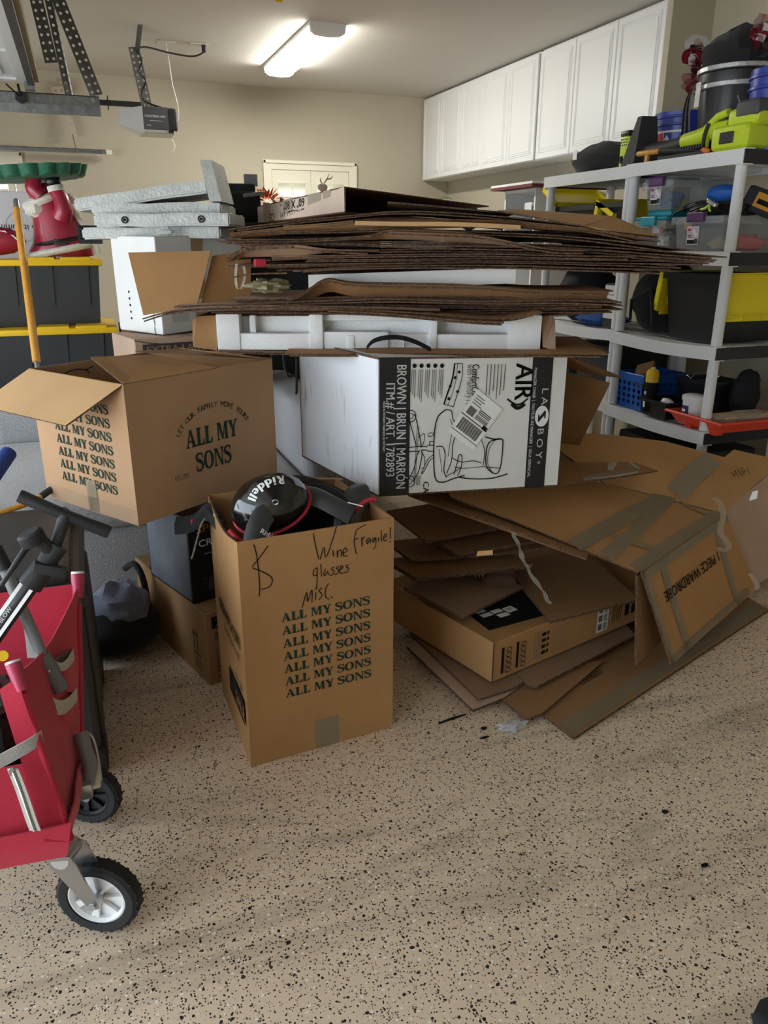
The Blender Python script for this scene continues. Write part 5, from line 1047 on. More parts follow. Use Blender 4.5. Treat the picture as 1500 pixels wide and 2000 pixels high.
hand([(.045, .70), (.052, .66), (.055, .58), (.052, .545)], .003); hand([(.085, .69), (.055, .655), (.038, .635), (.06, .62), (.09, .595), (.085, .57), (.06, .565)], .003)
hand([(.215, .705), (.222, .66), (.232, .622), (.245, .66), (.25, .625), (.268, .665), (.285, .715)]); hand([(.272, .645), (.274, .625)], .003, 4); hand([(.285, .64), (.286, .62), (.288, .638), (.297, .64), (.298, .62)]); hand([(.304, .63), (.316, .635), (.31, .645), (.303, .633), (.306, .62), (.318, .62)])
hand([(.222, .60), (.212, .592), (.212, .578), (.222, .578), (.224, .60), (.222, .55), (.218, .535)]); hand([(.235, .61), (.236, .57)], .0028, 4); hand([(.25, .592), (.243, .58), (.246, .57), (.254, .582), (.258, .57)])
for sx in (.265, .28, .31): hand([(sx+.01, .592), (sx+.002, .588), (sx+.01, .578), (sx+.002, .568), (sx-.004, .570)])
hand([(.292, .58), (.302, .585), (.298, .592), (.291, .58), (.296, .568), (.304, .57)])
hand([(.175, .485), (.19, .53), (.192, .50), (.206, .535), (.205, .495)], .003); hand([(.218, .525), (.216, .50)], .003, 4); ink.disc(.219, .536, .0025, INK, .0006); hand([(.238, .535), (.227, .528), (.236, .513), (.226, .498)], .003); hand([(.258, .545), (.248, .53), (.247, .505), (.258, .495)], .003); ink.disc(.266, .499, .0028, INK, .0006)
hand([(.345, .69), (.338, .66), (.345, .62)], .003); hand([(.343, .692), (.36, .70), (.375, .705)], .003); hand([(.34, .665), (.352, .668)], .003, 4); hand([(.362, .67), (.362, .64), (.364, .662), (.372, .668)]); hand([(.386, .664), (.378, .656), (.38, .645), (.388, .66), (.39, .645)]); hand([(.405, .662), (.397, .656), (.399, .646), (.406, .66), (.406, .635), (.398, .625)]); hand([(.415, .66), (.415, .645)], .0028, 4); hand([(.424, .68), (.425, .645)], .0028, 4); hand([(.432, .655), (.442, .66), (.437, .667), (.431, .655), (.435, .645), (.444, .648)]); hand([(.453, .685), (.453, .65)], .003, 4); ink.disc(.453, .64, .0022, INK, .0006)
ink.build('lettering', fr)
mb = MB(); q = Ink((0, 0, 0), (1, 0, 0), (0, 0, 1), .0014); q.rect(.205, 0, .075, .10, TAPE); q.build('tape', fr)
ink = Ink((.027, d_, 0), (-.03, -d_, 0), (0, 0, 1), .002); ink.text('movers.com', .10, .37, .085, INK, 0, bold=.012, width=.31); ink.text('Junk Removal', .17, .325, .034, INK, width=.22); ink.rect(.20, .125, .22, .085, INK); ink.text('SALE', .30, .145, .06, KRAFT, 0, k=.001); ink.text('YOUR', .30, .225, .04, INK, k=.001); ink.build('lettering', lf)
# --- football shoulder pads sticking out of it
t = thing('shoulder_pads', 'black football shoulder pads with red lining inside open carton', 'shoulder pads', (0, 0, 0))
PADG = mat('charcoal pad shell', '3A3C3E', .38, coat=.3); PADB = mat('gloss black pad shell', '121315', .16, coat=.6); REDP = mat('red pad piping', 'B81E36', .6)
def ell(mb, c, ax, m, u0=0, u1=PI, v0=0, v1=PI, n=18, thick=None):
    c = Vector(c); X, Y, Z = [Vector(a) for a in ax]; G = []
    for i in range(n+1):
        u = u0+(u1-u0)*i/n; G.append([c+X*(math.cos(u)*math.sin(v0+(v1-v0)*j/n))+Y*(math.sin(u)*math.sin(v0+(v1-v0)*j/n))+Z*math.cos(v0+(v1-v0)*j/n) for j in range(n+1)])
    mb.grid(G, m)
c1 = at(527, 985, D=2.24); axz = Vector((-.42, -.50, .76)).normalized(); axx = (CR*.95+Vector((0, 0, .35))).normalized(); axx = (axx-axz*axx.dot(axz)).normalized(); axy = axz.cross(axx)
mb = MB(); ell(mb, c1, (axx*.118, axy*.092, axz*.085), PADB, 0, 2*PI, 0, PI*.56, 26); cap = mb.build('epaulet', t, True)
mb = MB(); mb.tube([c1+axx*.117*math.cos(a)+axy*.091*math.sin(a)-axz*.016 for a in [2*PI*i/28 for i in range(28)]], .006, REDP, 8, closed=True); mb.build('red_piping', t, True)
def on_cap(x, y):
    o = CAM-c1; d = at(x, y, D=1)-CAM; sc = (.1195, .0935, .0865); O = [o.dot(v)/k for v, k in zip((axx, axy, axz), sc)]; Dv = [d.dot(v)/k for v, k in zip((axx, axy, axz), sc)]
    A_ = sum(q*q for q in Dv); B_ = sum(p*q for p, q in zip(O, Dv)); C_ = sum(p*p for p in O)-1; disc = B_*B_-A_*C_
    return CAM+d*((-B_-math.sqrt(max(disc, 0)))/A_)
wd = MB(); path = catmull([(p[0], p[1], 0) for p in ((556, 937), (540, 939), (522, 945), (506, 956), (495, 969), (489, 984))], 60); pos = 0   # brand lettering wrapped over the cap
for k, ch in enumerate('Riddell'):
    vs, fs, wdt = font_polys(ch)
    for off in (0, .05, .10):
        P = []
        for a, b in vs:
            i = min(57.9, (pos+(a+off)*22)*60/82); j = int(i); q = path[j].lerp(path[j+1], i-j); tg = (path[j+1]-path[j]).normalized(); P.append(on_cap(q.x+tg.y*(b-.35)*24, q.y-tg.x*(b-.35)*24))
        wd.add(P, fs, WINK)
    pos += (wdt+.13)*22
wd.build('lettering', cap)
c2 = at(608, 1006, D=2.30)
def arch(pts, wdt, tk, m, nm):
    P = catmull(pts, 24); mb = MB(); G = []
    for i, p in enumerate(P):
        d = (P[min(i+1, 23)]-P[max(i-1, 0)]).normalized(); s = d.cross(Vector((.1, -.8, .6))).normalized()
        G.append([p-s*wdt/2-Vector((0, -.3, .6))*tk, p-s*wdt*.2+Vector((0, -.2, .8))*tk, p+s*wdt*.2+Vector((0, -.2, .8))*tk, p+s*wdt/2-Vector((0, -.3, .6))*tk])
    mb.grid(G, m); return mb.build(nm, t, True, 60)
arch([at(495, 1075, D=2.10), at(502, 1030, D=2.12), at(522, 995, D=2.16), at(560, 968, D=2.22), at(610, 965, D=2.27), at(655, 985, D=2.27), at(690, 1005, D=2.27)], .062, .012, PADG, 'front_plate')
arch([at(655, 1062, D=2.28), at(674, 1045, D=2.28), at(682, 1005, D=2.30), at(697, 970, D=2.34), at(722, 965, D=2.38)], .085, .012, PADG, 'right_plate')
arch([at(550, 942, D=2.34), at(590, 940, D=2.36), at(640, 955, D=2.36), at(700, 985, D=2.36)], .05, .012, PADB, 'rear_plate')
mb = MB(); ring = [c2+CR*.105*math.cos(a)+(Vector((0, 0, .070))+CD*.05)*math.sin(a) for a in [2*PI*i/30 for i in range(30)]]; mb.tube(ring, .018, mat('black neck padding', '101113', .7, bump=.3), 10, closed=True); mb.build('neck_roll', t, True)
mb = MB(); ell(mb, c2+CD*.005, (CR*.106, Vector((0, 0, .070))+CD*.05, CD*.08-Vector((0, 0, .03))), BLKF, 0, 2*PI, 0, PI*.5, 18); mb.build('inner_padding', t, True)
for pts in (((478, 1055), (495, 1062), (508, 1030), (515, 1008)), ((447, 1035), (462, 1050), (476, 1058), (492, 1045)), ((695, 1000), (705, 985), (722, 976), (735, 975)), ((622, 988), (640, 992), (650, 1000))):
    mb = MB(); mb.tube(catmull([at(x, y, D=2.14 if x < 600 else 2.3) for x, y in pts], 14), .0065, REDP, 8); mb.build('red_piping', t, True)
mb = MB(); q = at(694, 985, D=2.24); mb.tube([q-CR*.022+Vector((0, 0, .006)), q+CR*.022-Vector((0, 0, .006))], .0018, WINK, 5); mb.build('white_stripe', t)
for x, y, D in ((557, 962, 2.19), (538, 981, 2.14)):
    mb = MB(); q = at(x, y, D=D); mb.tube([q+CR*.008*math.cos(a)+Vector((0, -.004, .008))*math.sin(a) for a in [2*PI*i/12 for i in range(12)]], .002, STEEL, 6, closed=True); mb.build('rivet', t, True)
q = Ink(at(507, 1040, D=2.088), CR*.9+CD*.25+Vector((0, 0, -.65)), Vector((0, 0, 1))+CR*.5, .0); q.text('Riddell', 0, 0, .021, WINK, bold=.01); q.build('lettering', t)

# --- low carton on the floor behind it
t = thing('long_low_carton', 'long low shelf carton with arrows and SKU print on floor', 'carton', (.26, 2.403, 0), (0, 0, math.radians(17.0)))
mb = MB(); mb.bbox((0, 0, 0), (.36, .64, .277), KRAFT2, .003, 1); mb.build('carton_body', t)
ink = Ink((0, 0, 0), (1, 0, 0), (0, 0, 1), .001); ink.rect(.022, .215, .13, .045, INK); ink.text('28', .033, .222, .042, KRAFT2, k=.0008)
for k, (s_, z) in enumerate((('SKU 1002', .185), ('72" SHELF', .168), ('1 Panel', .135), ('CABINET', .12), ('CHINA', .105), ('Dist by', .09), ('The Home', .075), ('2455 PA', .06), ('Atlanta GA', .045), ('Carton', .02))): ink.text(s_, .03, z, .021 if k < 1 else .0155, INK)
ink.build('printed_lettering', t)
ink = Ink((0, .64, 0), (0, -1, 0), (0, 0, 1), .001)
for x in (.535, .56): ink.line([(x, .10), (x, .165)], .005, INK); ink.poly([(x-.009, .16), (x+.009, .16), (x, .185)], INK)
ink.line([(.525, .09), (.585, .09)], .005, INK); ink.rect(.53, .03, .05, .045, mat('faded brown ink', '7A5A3E', .8)); ink.rect(.015, .21, .04, .05, INK); ink.text('TOP', .05, .14, .02, INK); ink.build('printed_marks', t)
mb = MB(); mb.box((.001, .004, .2775), (.012, .636, .279), TAPE); mb.build('tape', t)
# --- black costume box standing on it
t = thing('costume_box', 'black glossy costume box standing on the long low carton', 'box', (.236, 2.49, .2785), (0, 0, math.radians(20)))
GBLK = mat('glossy black card', '141416', .3, coat=.3); GGREY = mat('misty grey print', '6C6F78', .35, var=.5, vscale=4)
mb = MB(); mb.bbox((0, 0, 0), (.24, .34, .316), GBLK, .003, 1); mb.build('box_body', t)
ink = Ink((0, 0, 0), (1, 0, 0), (0, 0, 1), .001); ink.text('SPIRIT', .028, .255, .04, mat('gold ink', 'C8923A', .5), bold=.008, width=.14); ink.text('CREEPER', .034, .205, .036, WINK, width=.16); ink.text('spooky animated figure', .055, .175, .009, WINK)
ink.poly([(.045, .04), (.06, .04), (.062, .075), (.072, .095), (.105, .05), (.10, .09), (.12, .115), (.11, .05), (.125, .03)], mat('dim violet print', '4A4258', .5))
for x, z in ((.05, .10), (.046, .085), (.055, .085), (.05, .07)): ink.disc(x, z, .004, mat('dim violet print', '4A4258', .5))
ink.build('printed_artwork', t)
ink = Ink((0, .34, 0), (0, -1, 0), (0, 0, 1), .001); ink.rect(.01, .01, .32, .295, GGREY); ink.build('side_artwork', t)
# black trainer bag draped between the boxes
mb = MB(); P = catmull([at(x, y, D=d) for x, y, d in ((345, 1018, 2.50), (380, 1012, 2.44), (405, 990, 2.40), (425, 1008, 2.37), (436, 1030, 2.36))], 16)
mb.grid([[p+CD*.06-Vector((0, 0, .01)), p+Vector((0, 0, .014)), p-CD*.03, p-CD*.035-Vector((0, 0, .03))] for p in P], BLKF, (0, 0, -.004)); t = thing('drawstring_bag', 'black drawstring bag with cord draped over the costume box', 'bag'); mb.build('cloth', t, True)
mb = MB(); mb.tube(catmull([at(x, y, D=2.38) for x, y in ((413, 1002), (395, 1020), (386, 1050), (378, 1080), (374, 1092))], 18), .0032, mat('speckled cord', '8A8478', .8, var=.8, vscale=150), 6); mb.build('cord', t, True)
mb = MB(); mb.bbox((-.006, -.004, -.018), (.006, .004, .018), REDP, .003, 1, Matrix.Translation(at(377, 1024, D=2.42))); mb.build('red_pull', t)
for x, y in ((421, 1007), (432, 1019)): 
    mb = MB(); q = at(x, y, D=2.345); mb.tube([q+CR*.006*math.cos(a)+Vector((0, 0, .006))*math.sin(a) for a in [2*PI*i/10 for i in range(10)]], .0016, STEEL, 5, closed=True); mb.build('eyelet', t, True)

# --- big open moving carton
t = thing('moving_carton', 'large open moving carton with raised flaps on dark bin', 'carton', (.077, 2.303, .655), (math.radians(.3), math.radians(-.5), math.radians(33.8)))
w_, d_, h_ = .61, .478, .428
fr = wall('right_face', (0, 0, 0), (w_, .006, h_), t, MOVK); wall('back_wall', (0, d_-.006, 0), (w_, d_, h_), t, MOVK); lf = wall('left_face', (0, .006, 0), (.006, d_-.006, h_), t, MOVK); wall('end_wall', (w_-.006, .006, 0), (w_, d_-.006, h_), t); wall('bottom', (.006, .006, .001), (w_-.006, d_-.006, .007), t)
ink = Ink((0, 0, 0), (1, 0, 0), (0, 0, 1), .0012); ink.serif('ALL MY', .205, .195, .058, GINK, .222); ink.serif('SONS', .238, .112, .060, GINK, .155); ink.text('EST. 1992', .15, .108, .014, GINK); ink.line([(.15, .103), (.205, .104)], .0012, GINK)
s_ = 'LET OUR FAMILY MOVE YOURS'; R_ = .172; tot = 2.0
for k, ch in enumerate(s_):
    a = PI/2+tot/2-tot*(k+.5)/len(s_)
    if ch != ' ': ink.text(ch,   .325+R_*math.cos(a), .150+R_*.92*math.sin(a), .025, GINK, a-PI/2, align='C', bold=.004)
ink.build('printed_lettering', fr)
ink = Ink((0, d_, 0), (0, -1, 0), (0, 0, 1), .0012)
for k in range(7): ink.serif('ALL MY SONS', .105, .330-.0415*k, .028, GINK, .29)
ink.build('printed_lettering', lf)
q = Ink((0, d_, 0), (0, -1, 0), (0, 0, 1), .003); q.rect(.235, 0, .052, .105, TAPE); q.rect(0, .0, d_, .05, clear('faint clear tape', 'B9A58C', .25, .1)); q.build('tape', lf)
inv = (Matrix.Translation((.077, 2.303, .655)) @ Matrix.Rotation(math.radians(33.8), 4, 'Z') @ Matrix.Rotation(math.radians(-.5), 4, 'Y') @ Matrix.Rotation(math.radians(.3), 4, 'X')).inverted()
lc = lambda x, y, D: inv @ at(x, y, D=D)
def flap(pts, m, nm='flap'): mb = MB(); panel(mb, pts, m, .005); return mb.build(nm, t)
fv = lc(128, 831, 2.16)-Vector((0, .003, h_)); flap([(0, .003, h_), Vector((0, .003, h_))+fv, Vector((0, d_-.003, h_))+fv, (0, d_-.003, h_)], KRAFT3)
flap([(.004, 0, h_+.002), (.36, 0, h_+.002), lc(305, 692, 2.62), lc(177, 697, 2.40)], KRAFT)
flap([(w_, .004, h_+.002), (w_, d_-.05, h_), lc(372, 681, 3.02), lc(264, 685, 2.80), lc(446, 722, 2.66)], KRAFT2)
ink = Ink((0, d_-.0075, 0), (1, 0, 0), (0, 0, 1), .0); ink.n = Vector((0, -1, 0)); ink.lift = .001; ink.line([(.16+.05*math.cos(a), h_-.045+.022*math.sin(a)) for a in [PI*i/12 for i in range(13)]], .003, INK); ink.line([(.19, h_-.03), (.23, h_-.02)], .003, INK); ink.build('pen_scribble', t)

# --- dark lidded bin
t = thing('storage_chest', 'large dark grey lidded storage chest behind the red wagon', 'chest', (-.10, 2.037, 0))
TRK = mat('trunk plastic', '434345', .48, var=.1, vscale=3, bump=.06, bscale=300)
mb = MB(); mb.bbox((-.62, 0, .03), (0, .60, .53), TRK, .035, 3); mb.build('body', t, True)
mb = MB(); mb.bbox((-.635, -.012, .525), (.012, .615, .60), TRK, .025, 3); mb.bbox((-.60, .02, .59), (-.02, .58, .648), TRK, .03, 3); mb.build('lid', t, True)
for y in (.12, .3, .48): mb = MB(); mb.bbox((-.004, y-.05, .08), (.014, y+.05, .50), TRK, .01, 2); mb.build('side_rib', t, True)
for x in (-.12, -.5): mb = MB(); mb.bbox((x-.03, -.028, .47), (x+.03, -.002, .565), BLKM, .008, 2); mb.build('latch', t, True)
for x in (-.06, -.56):
    for y in (.06, .54): mb = MB(); mb.bbox((x-.055, y-.075, 0), (x+.075, y+.075, .08), BLKM, .02, 2); mb.build('foot', t, True)
mb = MB(); mb.tube([at(-30, 1012, D=2.42), at(50, 985, D=2.50), at(84, 968, D=2.54)], .009, WOODO, 10); mb.tube([at(80, 970, D=2.535), at(104, 953, D=2.57)], .0115, BLKM, 10); tag(mb.build('wooden_dowel', None, True), 'thin wooden dowel with dark tip lying on the chest lid', 'dowel')
t = thing('blue_roller', 'blue foam tube end poking in at the left edge', 'foam tube'); a, b = at(19, 882, D=2.25), at(-55, 985, D=2.12); ax = (b-a).normalized(); mb = MB(); mb.tube([a, a+ax*.004, b], [.020, .0225, .026], mat('blue foam', '2C4A9A', .8, bump=.3), 16, caps=False); mb.build('tube_wall', t, True); mb = MB(); mb.tube([a-ax*.0005, a+ax*.06], [.0165, .016], BLKF, 14); mb.build('hollow', t, True); mb = MB(); q = ax.cross(Vector((0, 0, 1))).normalized(); q2 = ax.cross(q); mb.tube([a+q*.018*math.cos(x)+q2*.018*math.sin(x) for x in [2*PI*i/20 for i in range(20)]], .002, WHT, 6, closed=True); mb.build('rim', t, True)

# --- red folding wagon
t = thing('folding_wagon', 'red canvas folding wagon with grey frame at the left edge', 'wagon')
Nt, Nb, Ft, Fb = at(33, 1318, D=1.575), at(138, 1640, D=1.545), at(152, 1140, D=1.90), at(158, 1480, D=1.88)
def quad_cloth(nm, a, b, c, d, m=REDF, bulge=.012, n=8, thick=.004, sag=0):
    "cloth patch a-b (top) to d-c (bottom)"
    nrm = (b-a).cross(d-a).normalized(); G = []
    for i in range(n+1):
        row = []
        for j in range(n+1):
            u, v = i/n, j/n; p = a.lerp(b, u).lerp(d.lerp(c, u), v); p = p+nrm*bulge*math.sin(PI*u)*math.sin(PI*v)+nrm*.006*mnoise.noise(p*14)-Vector((0, 0, sag*math.sin(PI*u)*(1-v))); row.append(p)
        G.append(row)
    mb = MB(); mb.grid(G, m, nrm*thick); return mb.build(nm, t, True, 50)
LX = Vector((-.75, .03, 0))
quad_cloth('end_panel', Nt, Ft, Fb, Nb, sag=.035, bulge=.008)
Nm = Nt.lerp(Nb, .52); quad_cloth('side_panel', Nm+LX, Nm, Nb+Vector((0, 0, .0)), Nb+LX, bulge=-.02); quad_cloth('far_panel', Ft+LX, Ft, Fb, Fb+LX, bulge=.01)
quad_cloth('floor_panel', Nb+LX+Vector((0, 0, .02)), Nb+Vector((0, 0, .02)), Fb+Vector((0, 0, -.01)), Fb+LX, BLKF)
quad_cloth('corner_facing', Nt+Vector((-.035, -.012, -.02)), Nt+Vector((.0, -.012, .0)), Nb+Vector((.004, -.008, .0)), Nb+Vector((-.045, -.012, .02)), bulge=.0)
quad_cloth('bottom_skirt', Nb+LX+Vector((0, -.012, .055)), Nb+Vector((.006, -.012, .045)), Nb+Vector((-.01, -.004, -.035)), Nb+LX+Vector((0, 0, -.03)), bulge=-.01)
quad_cloth('bottom_skirt', Nb+Vector((.006, -.01, .045)), Fb+Vector((.008, 0, .03)), Fb+Vector((0, 0, -.03)), Nb+Vector((-.01, -.004, -.035)), bulge=-.01)
for (a, b) in ((Nt, Nb), (Ft, Fb)): mb = MB(); mb.tube([a.lerp(b, .12), b], .008, REDF, 12); mb.build('post_sleeve', t, True)
PINKT = mat('faded red plastic', 'B8375A', .4)
for a, b in ((Nt, Nb), (Ft, Fb)):
    d = (a-b).normalized(); mb = MB(); mb.tube([a-d*.035, a+d*.022, a+d*.025], [.012, .0165, .0155], PINKT, 16); c = mb.build('corner_grip', t, True); mb = MB(); mb.tube([a+d*.025, a+d*.030], [.016, .015], WHT, 16); mb.build('cap', c, True); mb = MB(); mb.tube([a+d*.030, a+d*.0306], .003, DSTEEL, 8); mb.build('screw', c)
q = Nt+(Nt-Nb).normalized()*.04; mb = MB(); mb.lathe([(.0, 0), (.011, 0), (.011, .003), (0, .003)], YEL, 16, Matrix.Translation(q+Vector((-.016, .012, -.002))) @ Matrix.Rotation(math.radians(70), 4, 'X')); mb.build('yellow_tag', t)
WBAND = mat('pale grey binding', 'BDB6AC', .85, bump=.3, bscale=300)
pn = (Ft-Nt).cross(Fb-Nt)
def hit(x, y, off=0): d = at(x, y, D=1)-CAM; return CAM+d*((Nt-CAM).dot(pn)/d.dot(pn)-off)
for (tl, tr, br_, bl) in (((104, 1290), (143, 1268), (152, 1352), (118, 1352)), ((98, 1362), (150, 1345), (153, 1440), (112, 1490))):      # drink pockets on the end panel
    def pq(u, v, e=0): x = (tl[0]*(1-u)+tr[0]*u)*(1-v)+(bl[0]*(1-u)+br_[0]*u)*v; y = (tl[1]*(1-u)+tr[1]*u)*(1-v)+(bl[1]*(1-u)+br_[1]*u)*v+16*math.sin(PI*u)*(1-v); return hit(x, y, .022+.035*math.sin(PI*u)*(1-.6*v)+e)
    mb = MB(); mb.grid([[pq(i/10, j/5) for j in range(6)] for i in range(11)], REDF, CD*.003); pk = mb.build('pocket', t, True)
    mb = MB(); mb.grid([[pq(i/10, v, .003) for v in (-.02, .26)] for i in range(11)], WBAND, CD*.002); mb.build('binding', pk, True)
    mb = MB(); mb.grid([[hit(tl[0]*(1-u)+tr[0]*u, tl[1]*(1-u)+tr[1]*u+v, .018) for v in (-3, 34)] for u in [i/6 for i in range(7)]], mat('grey mesh lining', '7D6A68', .9)); mb.build('lining', pk, True)
mb = MB(); P = catmull([at(-25, 1496, D=1.50), at(0, 1486, D=1.515), at(45, 1462, D=1.535), at(72, 1446, D=1.555), at(83, 1438, D=1.575)], 18); mb.grid([[p+Vector((0, 0, .015)), p-Vector((0, 0, .015))] for p in P], GREYWEB, -CD*.004); mb.build('webbing_handle', t, True)
mb = MB(); P = catmull([at(28, 1497, D=1.515), at(45, 1540, D=1.505), at(62, 1590, D=1.50), at(72, 1617, D=1.50)], 14); mb.grid([[p-CR*.011-CD*.006, p+CR*.011-CD*.006] for p in P], WBAND, -CD*.002); zp = mb.build('zipper_tape', t, True)
mb = MB(); mb.tube([p-CD*.009 for p in P], .0032, STEEL, 6); mb.build('zipper_teeth', zp, True); mb = MB(); mb.bbox((-.005, -.003, -.018), (.005, .003, .006), STEEL, .002, 1, Matrix.Translation(P[0]-CD*.012)); mb.build('zipper_pull', zp)
mb = MB(); P = catmull([at(48, 1225, D=1.77), at(52, 1255, D=1.72), at(55, 1285, D=1.68)], 10); mb.grid([[p-CR*.002, p+CR*(.004+.02*i/9)] for i, p in enumerate(P)], WCARD, CD*.002); mb.build('white_lining', t, True)
# pull handle, caster legs and wheels
mb = MB(); mb.tube([at(-12, 1070, D=1.66), at(10, 1112, D=1.67)], .0165, BLKM, 14); mb.build('handle_sleeve', t, True)
mb = MB(); mb.tube([at(8, 1108, D=1.67), at(88, 1292, D=1.71)], .0125, MIDGREY, 14); mb.build('pull_handle', t, True)
mb = MB(); mb.tube([at(82, 1280, D=1.707), at(121, 1348, D=1.725)], .017, mat('grey handle tube', '6E6E70', .45), 14); mb.build('handle_socket', t, True); mb = MB(); q = at(96, 1311, D=1.69); mb.ball(q, .0035, CHROME, 8); mb.build('spring_button', t, True)
def caster(c, ax, r, wd, HM=WHT, name='wheel'):
    "wheel with tyre, hub, spokes; axle direction ax points to the viewer side"
    c = Vector(c); ax = Vector(ax).normalized(); up = Vector((0, 0, 1)); x = up.cross(ax).normalized(); M = Matrix(((x.x, up.x, ax.x, c.x), (x.y, up.y, ax.y, c.y), (x.z, up.z, ax.z, c.z), (0, 0, 0, 1))); h = wd/2
    mb = MB(); mb.lathe([(r*.70, -h*.9), (r*.9, -h), (r*.985, -h*.7), (r, -h*.3), (r, h*.3), (r*.985, h*.7), (r*.9, h), (r*.72, h*.92), (r*.69, h*.6), (r*.69, -h*.6), (r*.70, -h*.9)], RUB, 48, M); tr = mb.build(name, t, True)
    mb = MB()
    for k in range(24):
        a = 2*PI*k/24; mb.box((-.003, r*.93, -h*.75), (.003, r*1.008, h*.75), RUB, M @ Matrix.Rotation(a, 4, 'Z'))
    mb.build('tread_lugs', tr)['kind'] = 'stuff'
    mb = MB(); mb.lathe([(r*.60, -h*.5), (r*.70, -h*.5), (r*.70, h*.75), (r*.66, h*.8), (r*.60, h*.5), (r*.60, -h*.5)], HM, 40, M); mb.lathe([(0, -h*.2), (r*.62, -h*.2), (r*.62, -.002), (0, -.002)], HM, 32, M); hb = mb.build('hub', tr, True)
    for k in range(7):
        mb = MB(); a = 2*PI*k/7; mb.prism([(r*.12, -r*.02, 0), (r*.62, -r*.10, 0), (r*.62, r*.10, 0), (r*.12, r*.02, 0)], (0, 0, h*.45), HM, M @ Matrix.Rotation(a, 4, 'Z')); mb.build('spoke', hb)
    mb = MB(); mb.lathe([(0, h*1.2), (r*.13, h*1.2), (r*.15, h*.9), (r*.16, -h), (0, -h)], STEEL, 16, M); mb.build('axle', hb, True)
    return M
Mw = caster((-.117, 1.470, .0945), (-.42, -.88, .12), .093, .045)
st = at(128, 1655, D=1.60)
mb = MB(); mb.tube([st+Vector((0, 0, .05)), st-Vector((0, 0, .01))], .0105, STEEL, 14); mb.build('caster_stem', t, True)
for sg in (1, -1):
    mb = MB(); o = Mw @ Vector((0, 0, sg*.031)); tp = st+Vector((0, 0, -.012))+(Mw.to_3x3() @ Vector((0, 0, 1)))*sg*.026; dr = (o-tp).normalized(); nx = (Mw.to_3x3() @ Vector((0, 0, 1))); sx = dr.cross(nx).normalized()
    pl_ = [tp+sx*.026-dr*.012, tp-sx*.026-dr*.012, tp-sx*.028+dr*.02, o-sx*.014, o-sx*.010+dr*.013, o+dr*.018, o+sx*.010+dr*.013, o+sx*.014, tp+sx*.028+dr*.02]
    mb.prism(pl_, nx*.004*sg, STEEL); mb.build('fork_plate', t)
mb = MB(); tp = st+Vector((0, 0, -.012)); nx = Mw.to_3x3() @ Vector((0, 0, 1)); mb.tube([tp-nx*.03, tp+nx*.03], .02, STEEL, 12); mb.build('fork_crown', t, True)
mb = MB(); q = Mw @ Vector((0, 0, .036)); mb.tube([q, q+nx*.006], .009, STEEL, 6); mb.build('axle_nut', t)
caster((-.135, 1.845, .085), (-.42, -.88, .1), .085, .04, BLKM)
mb = MB(); mb.tube(catmull([at(158, 1432, D=1.80), at(166, 1465, D=1.79), at(176, 1495, D=1.785), at(170, 1530, D=1.785)], 12), .017, mat('grey leg tube', '7A7C7E', .4), 14); mb.build('leg_tube', t, True)
mb = MB(); mb.tube(catmull([at(166, 1430, D=1.83), at(180, 1440, D=1.84), at(190, 1475, D=1.85), at(197, 1525, D=1.85)], 14), .004, STEEL, 8); mb.build('brake_wire', t, True)
mb = MB(); q = at(163, 1540, D=1.775); mb.bbox((-.028, -.02, -.02), (.02, .02, .02), STEEL, .008, 2, Matrix.Translation(q)); mb.build('caster_bracket', t, True); mb = MB(); q = at(185, 1518, D=1.82); mb.bbox((-.012, -.02, -.02), (.012, .02, .02), mat('ivory plastic', 'D8D2BC', .5), .006, 2, Matrix.Translation(q)); mb.build('brake_tab', t, True)
# black things lying in the wagon
t = thing('black_cooler', 'black bag with round plastic grip lying inside the red wagon', 'bag', (0, 0, 0)); mb = MB(); mb.bbox((-.62, 1.54, .345), (-.235, 1.76, .545), BLKF, .06, 3); mb.build('bag_body', t, True); mb = MB(); mb.lathe([(.06, 0), (.075, .004), (.075, .02), (.055, .028), (.0, .028)], DKGREY, 24, Matrix.Translation((-.30, 1.60, .545))); mb.bbox((-.345, 1.585, .57), (-.255, 1.615, .585), BLKM, .006, 2); mb.build('grip', t, True)
# --- bicycle floor pump standing in the wagon
t = thing('floor_pump', 'black and white bicycle floor pump with T handle in wagon', 'pump')
hc = at(128, 1006, D=1.66); a, b = at(37, 968, D=1.63), at(214, 1040, D=1.70); mb = MB(); hd = (b-a).normalized(); mb.tube([a, a+hd*.006, hc, b-hd*.006, b], [.0135, .0145, .0125, .0145, .013], BLKM, 14); mb.build('handle_bar', t, True)
j = at(104, 1080, D=1.655); low = at(-20, 1255, D=1.64); dr = (low-j).normalized(); mb = MB(); mb.tube([hc, hc.lerp(j, .5), j], [.015, .0125, .0125], BLKM, 12); mb.build('neck', t, True)
mb = MB(); mb.tube([j-dr*.02, j+dr*.035], .021, BLKM, 14); mb.tube([j+dr*.03, j+dr*.085], [.024, .026], BLKM, 14); mb.build('collar', t, True)
g = at(62, 1050, D=1.62); mb = MB(); mb.lathe([(0, -.014), (.024, -.014), (.027, -.008), (.027, .010), (.022, .014), (0, .014)], BLKM, 24, Matrix.Translation(g) @ Matrix.Rotation(math.radians(-20), 4, 'Y')); mb.tube([g+CR*.012, j], [.014, .016], BLKM, 10); mb.build('gauge_head', t, True)
mb = MB(); mb.tube([g-Vector((0, 0, .008)), at(48, 1075, D=1.615), at(18, 1120, D=1.60), at(-12, 1165, D=1.60)], [.009, .007, .0055, .0055], BLKP, 10); mb.build('hose', t, True)
mb = MB(); mb.tube([j+dr*.08, low+dr*.2], .0185, BLKP, 14); br = mb.build('barrel', t, True)
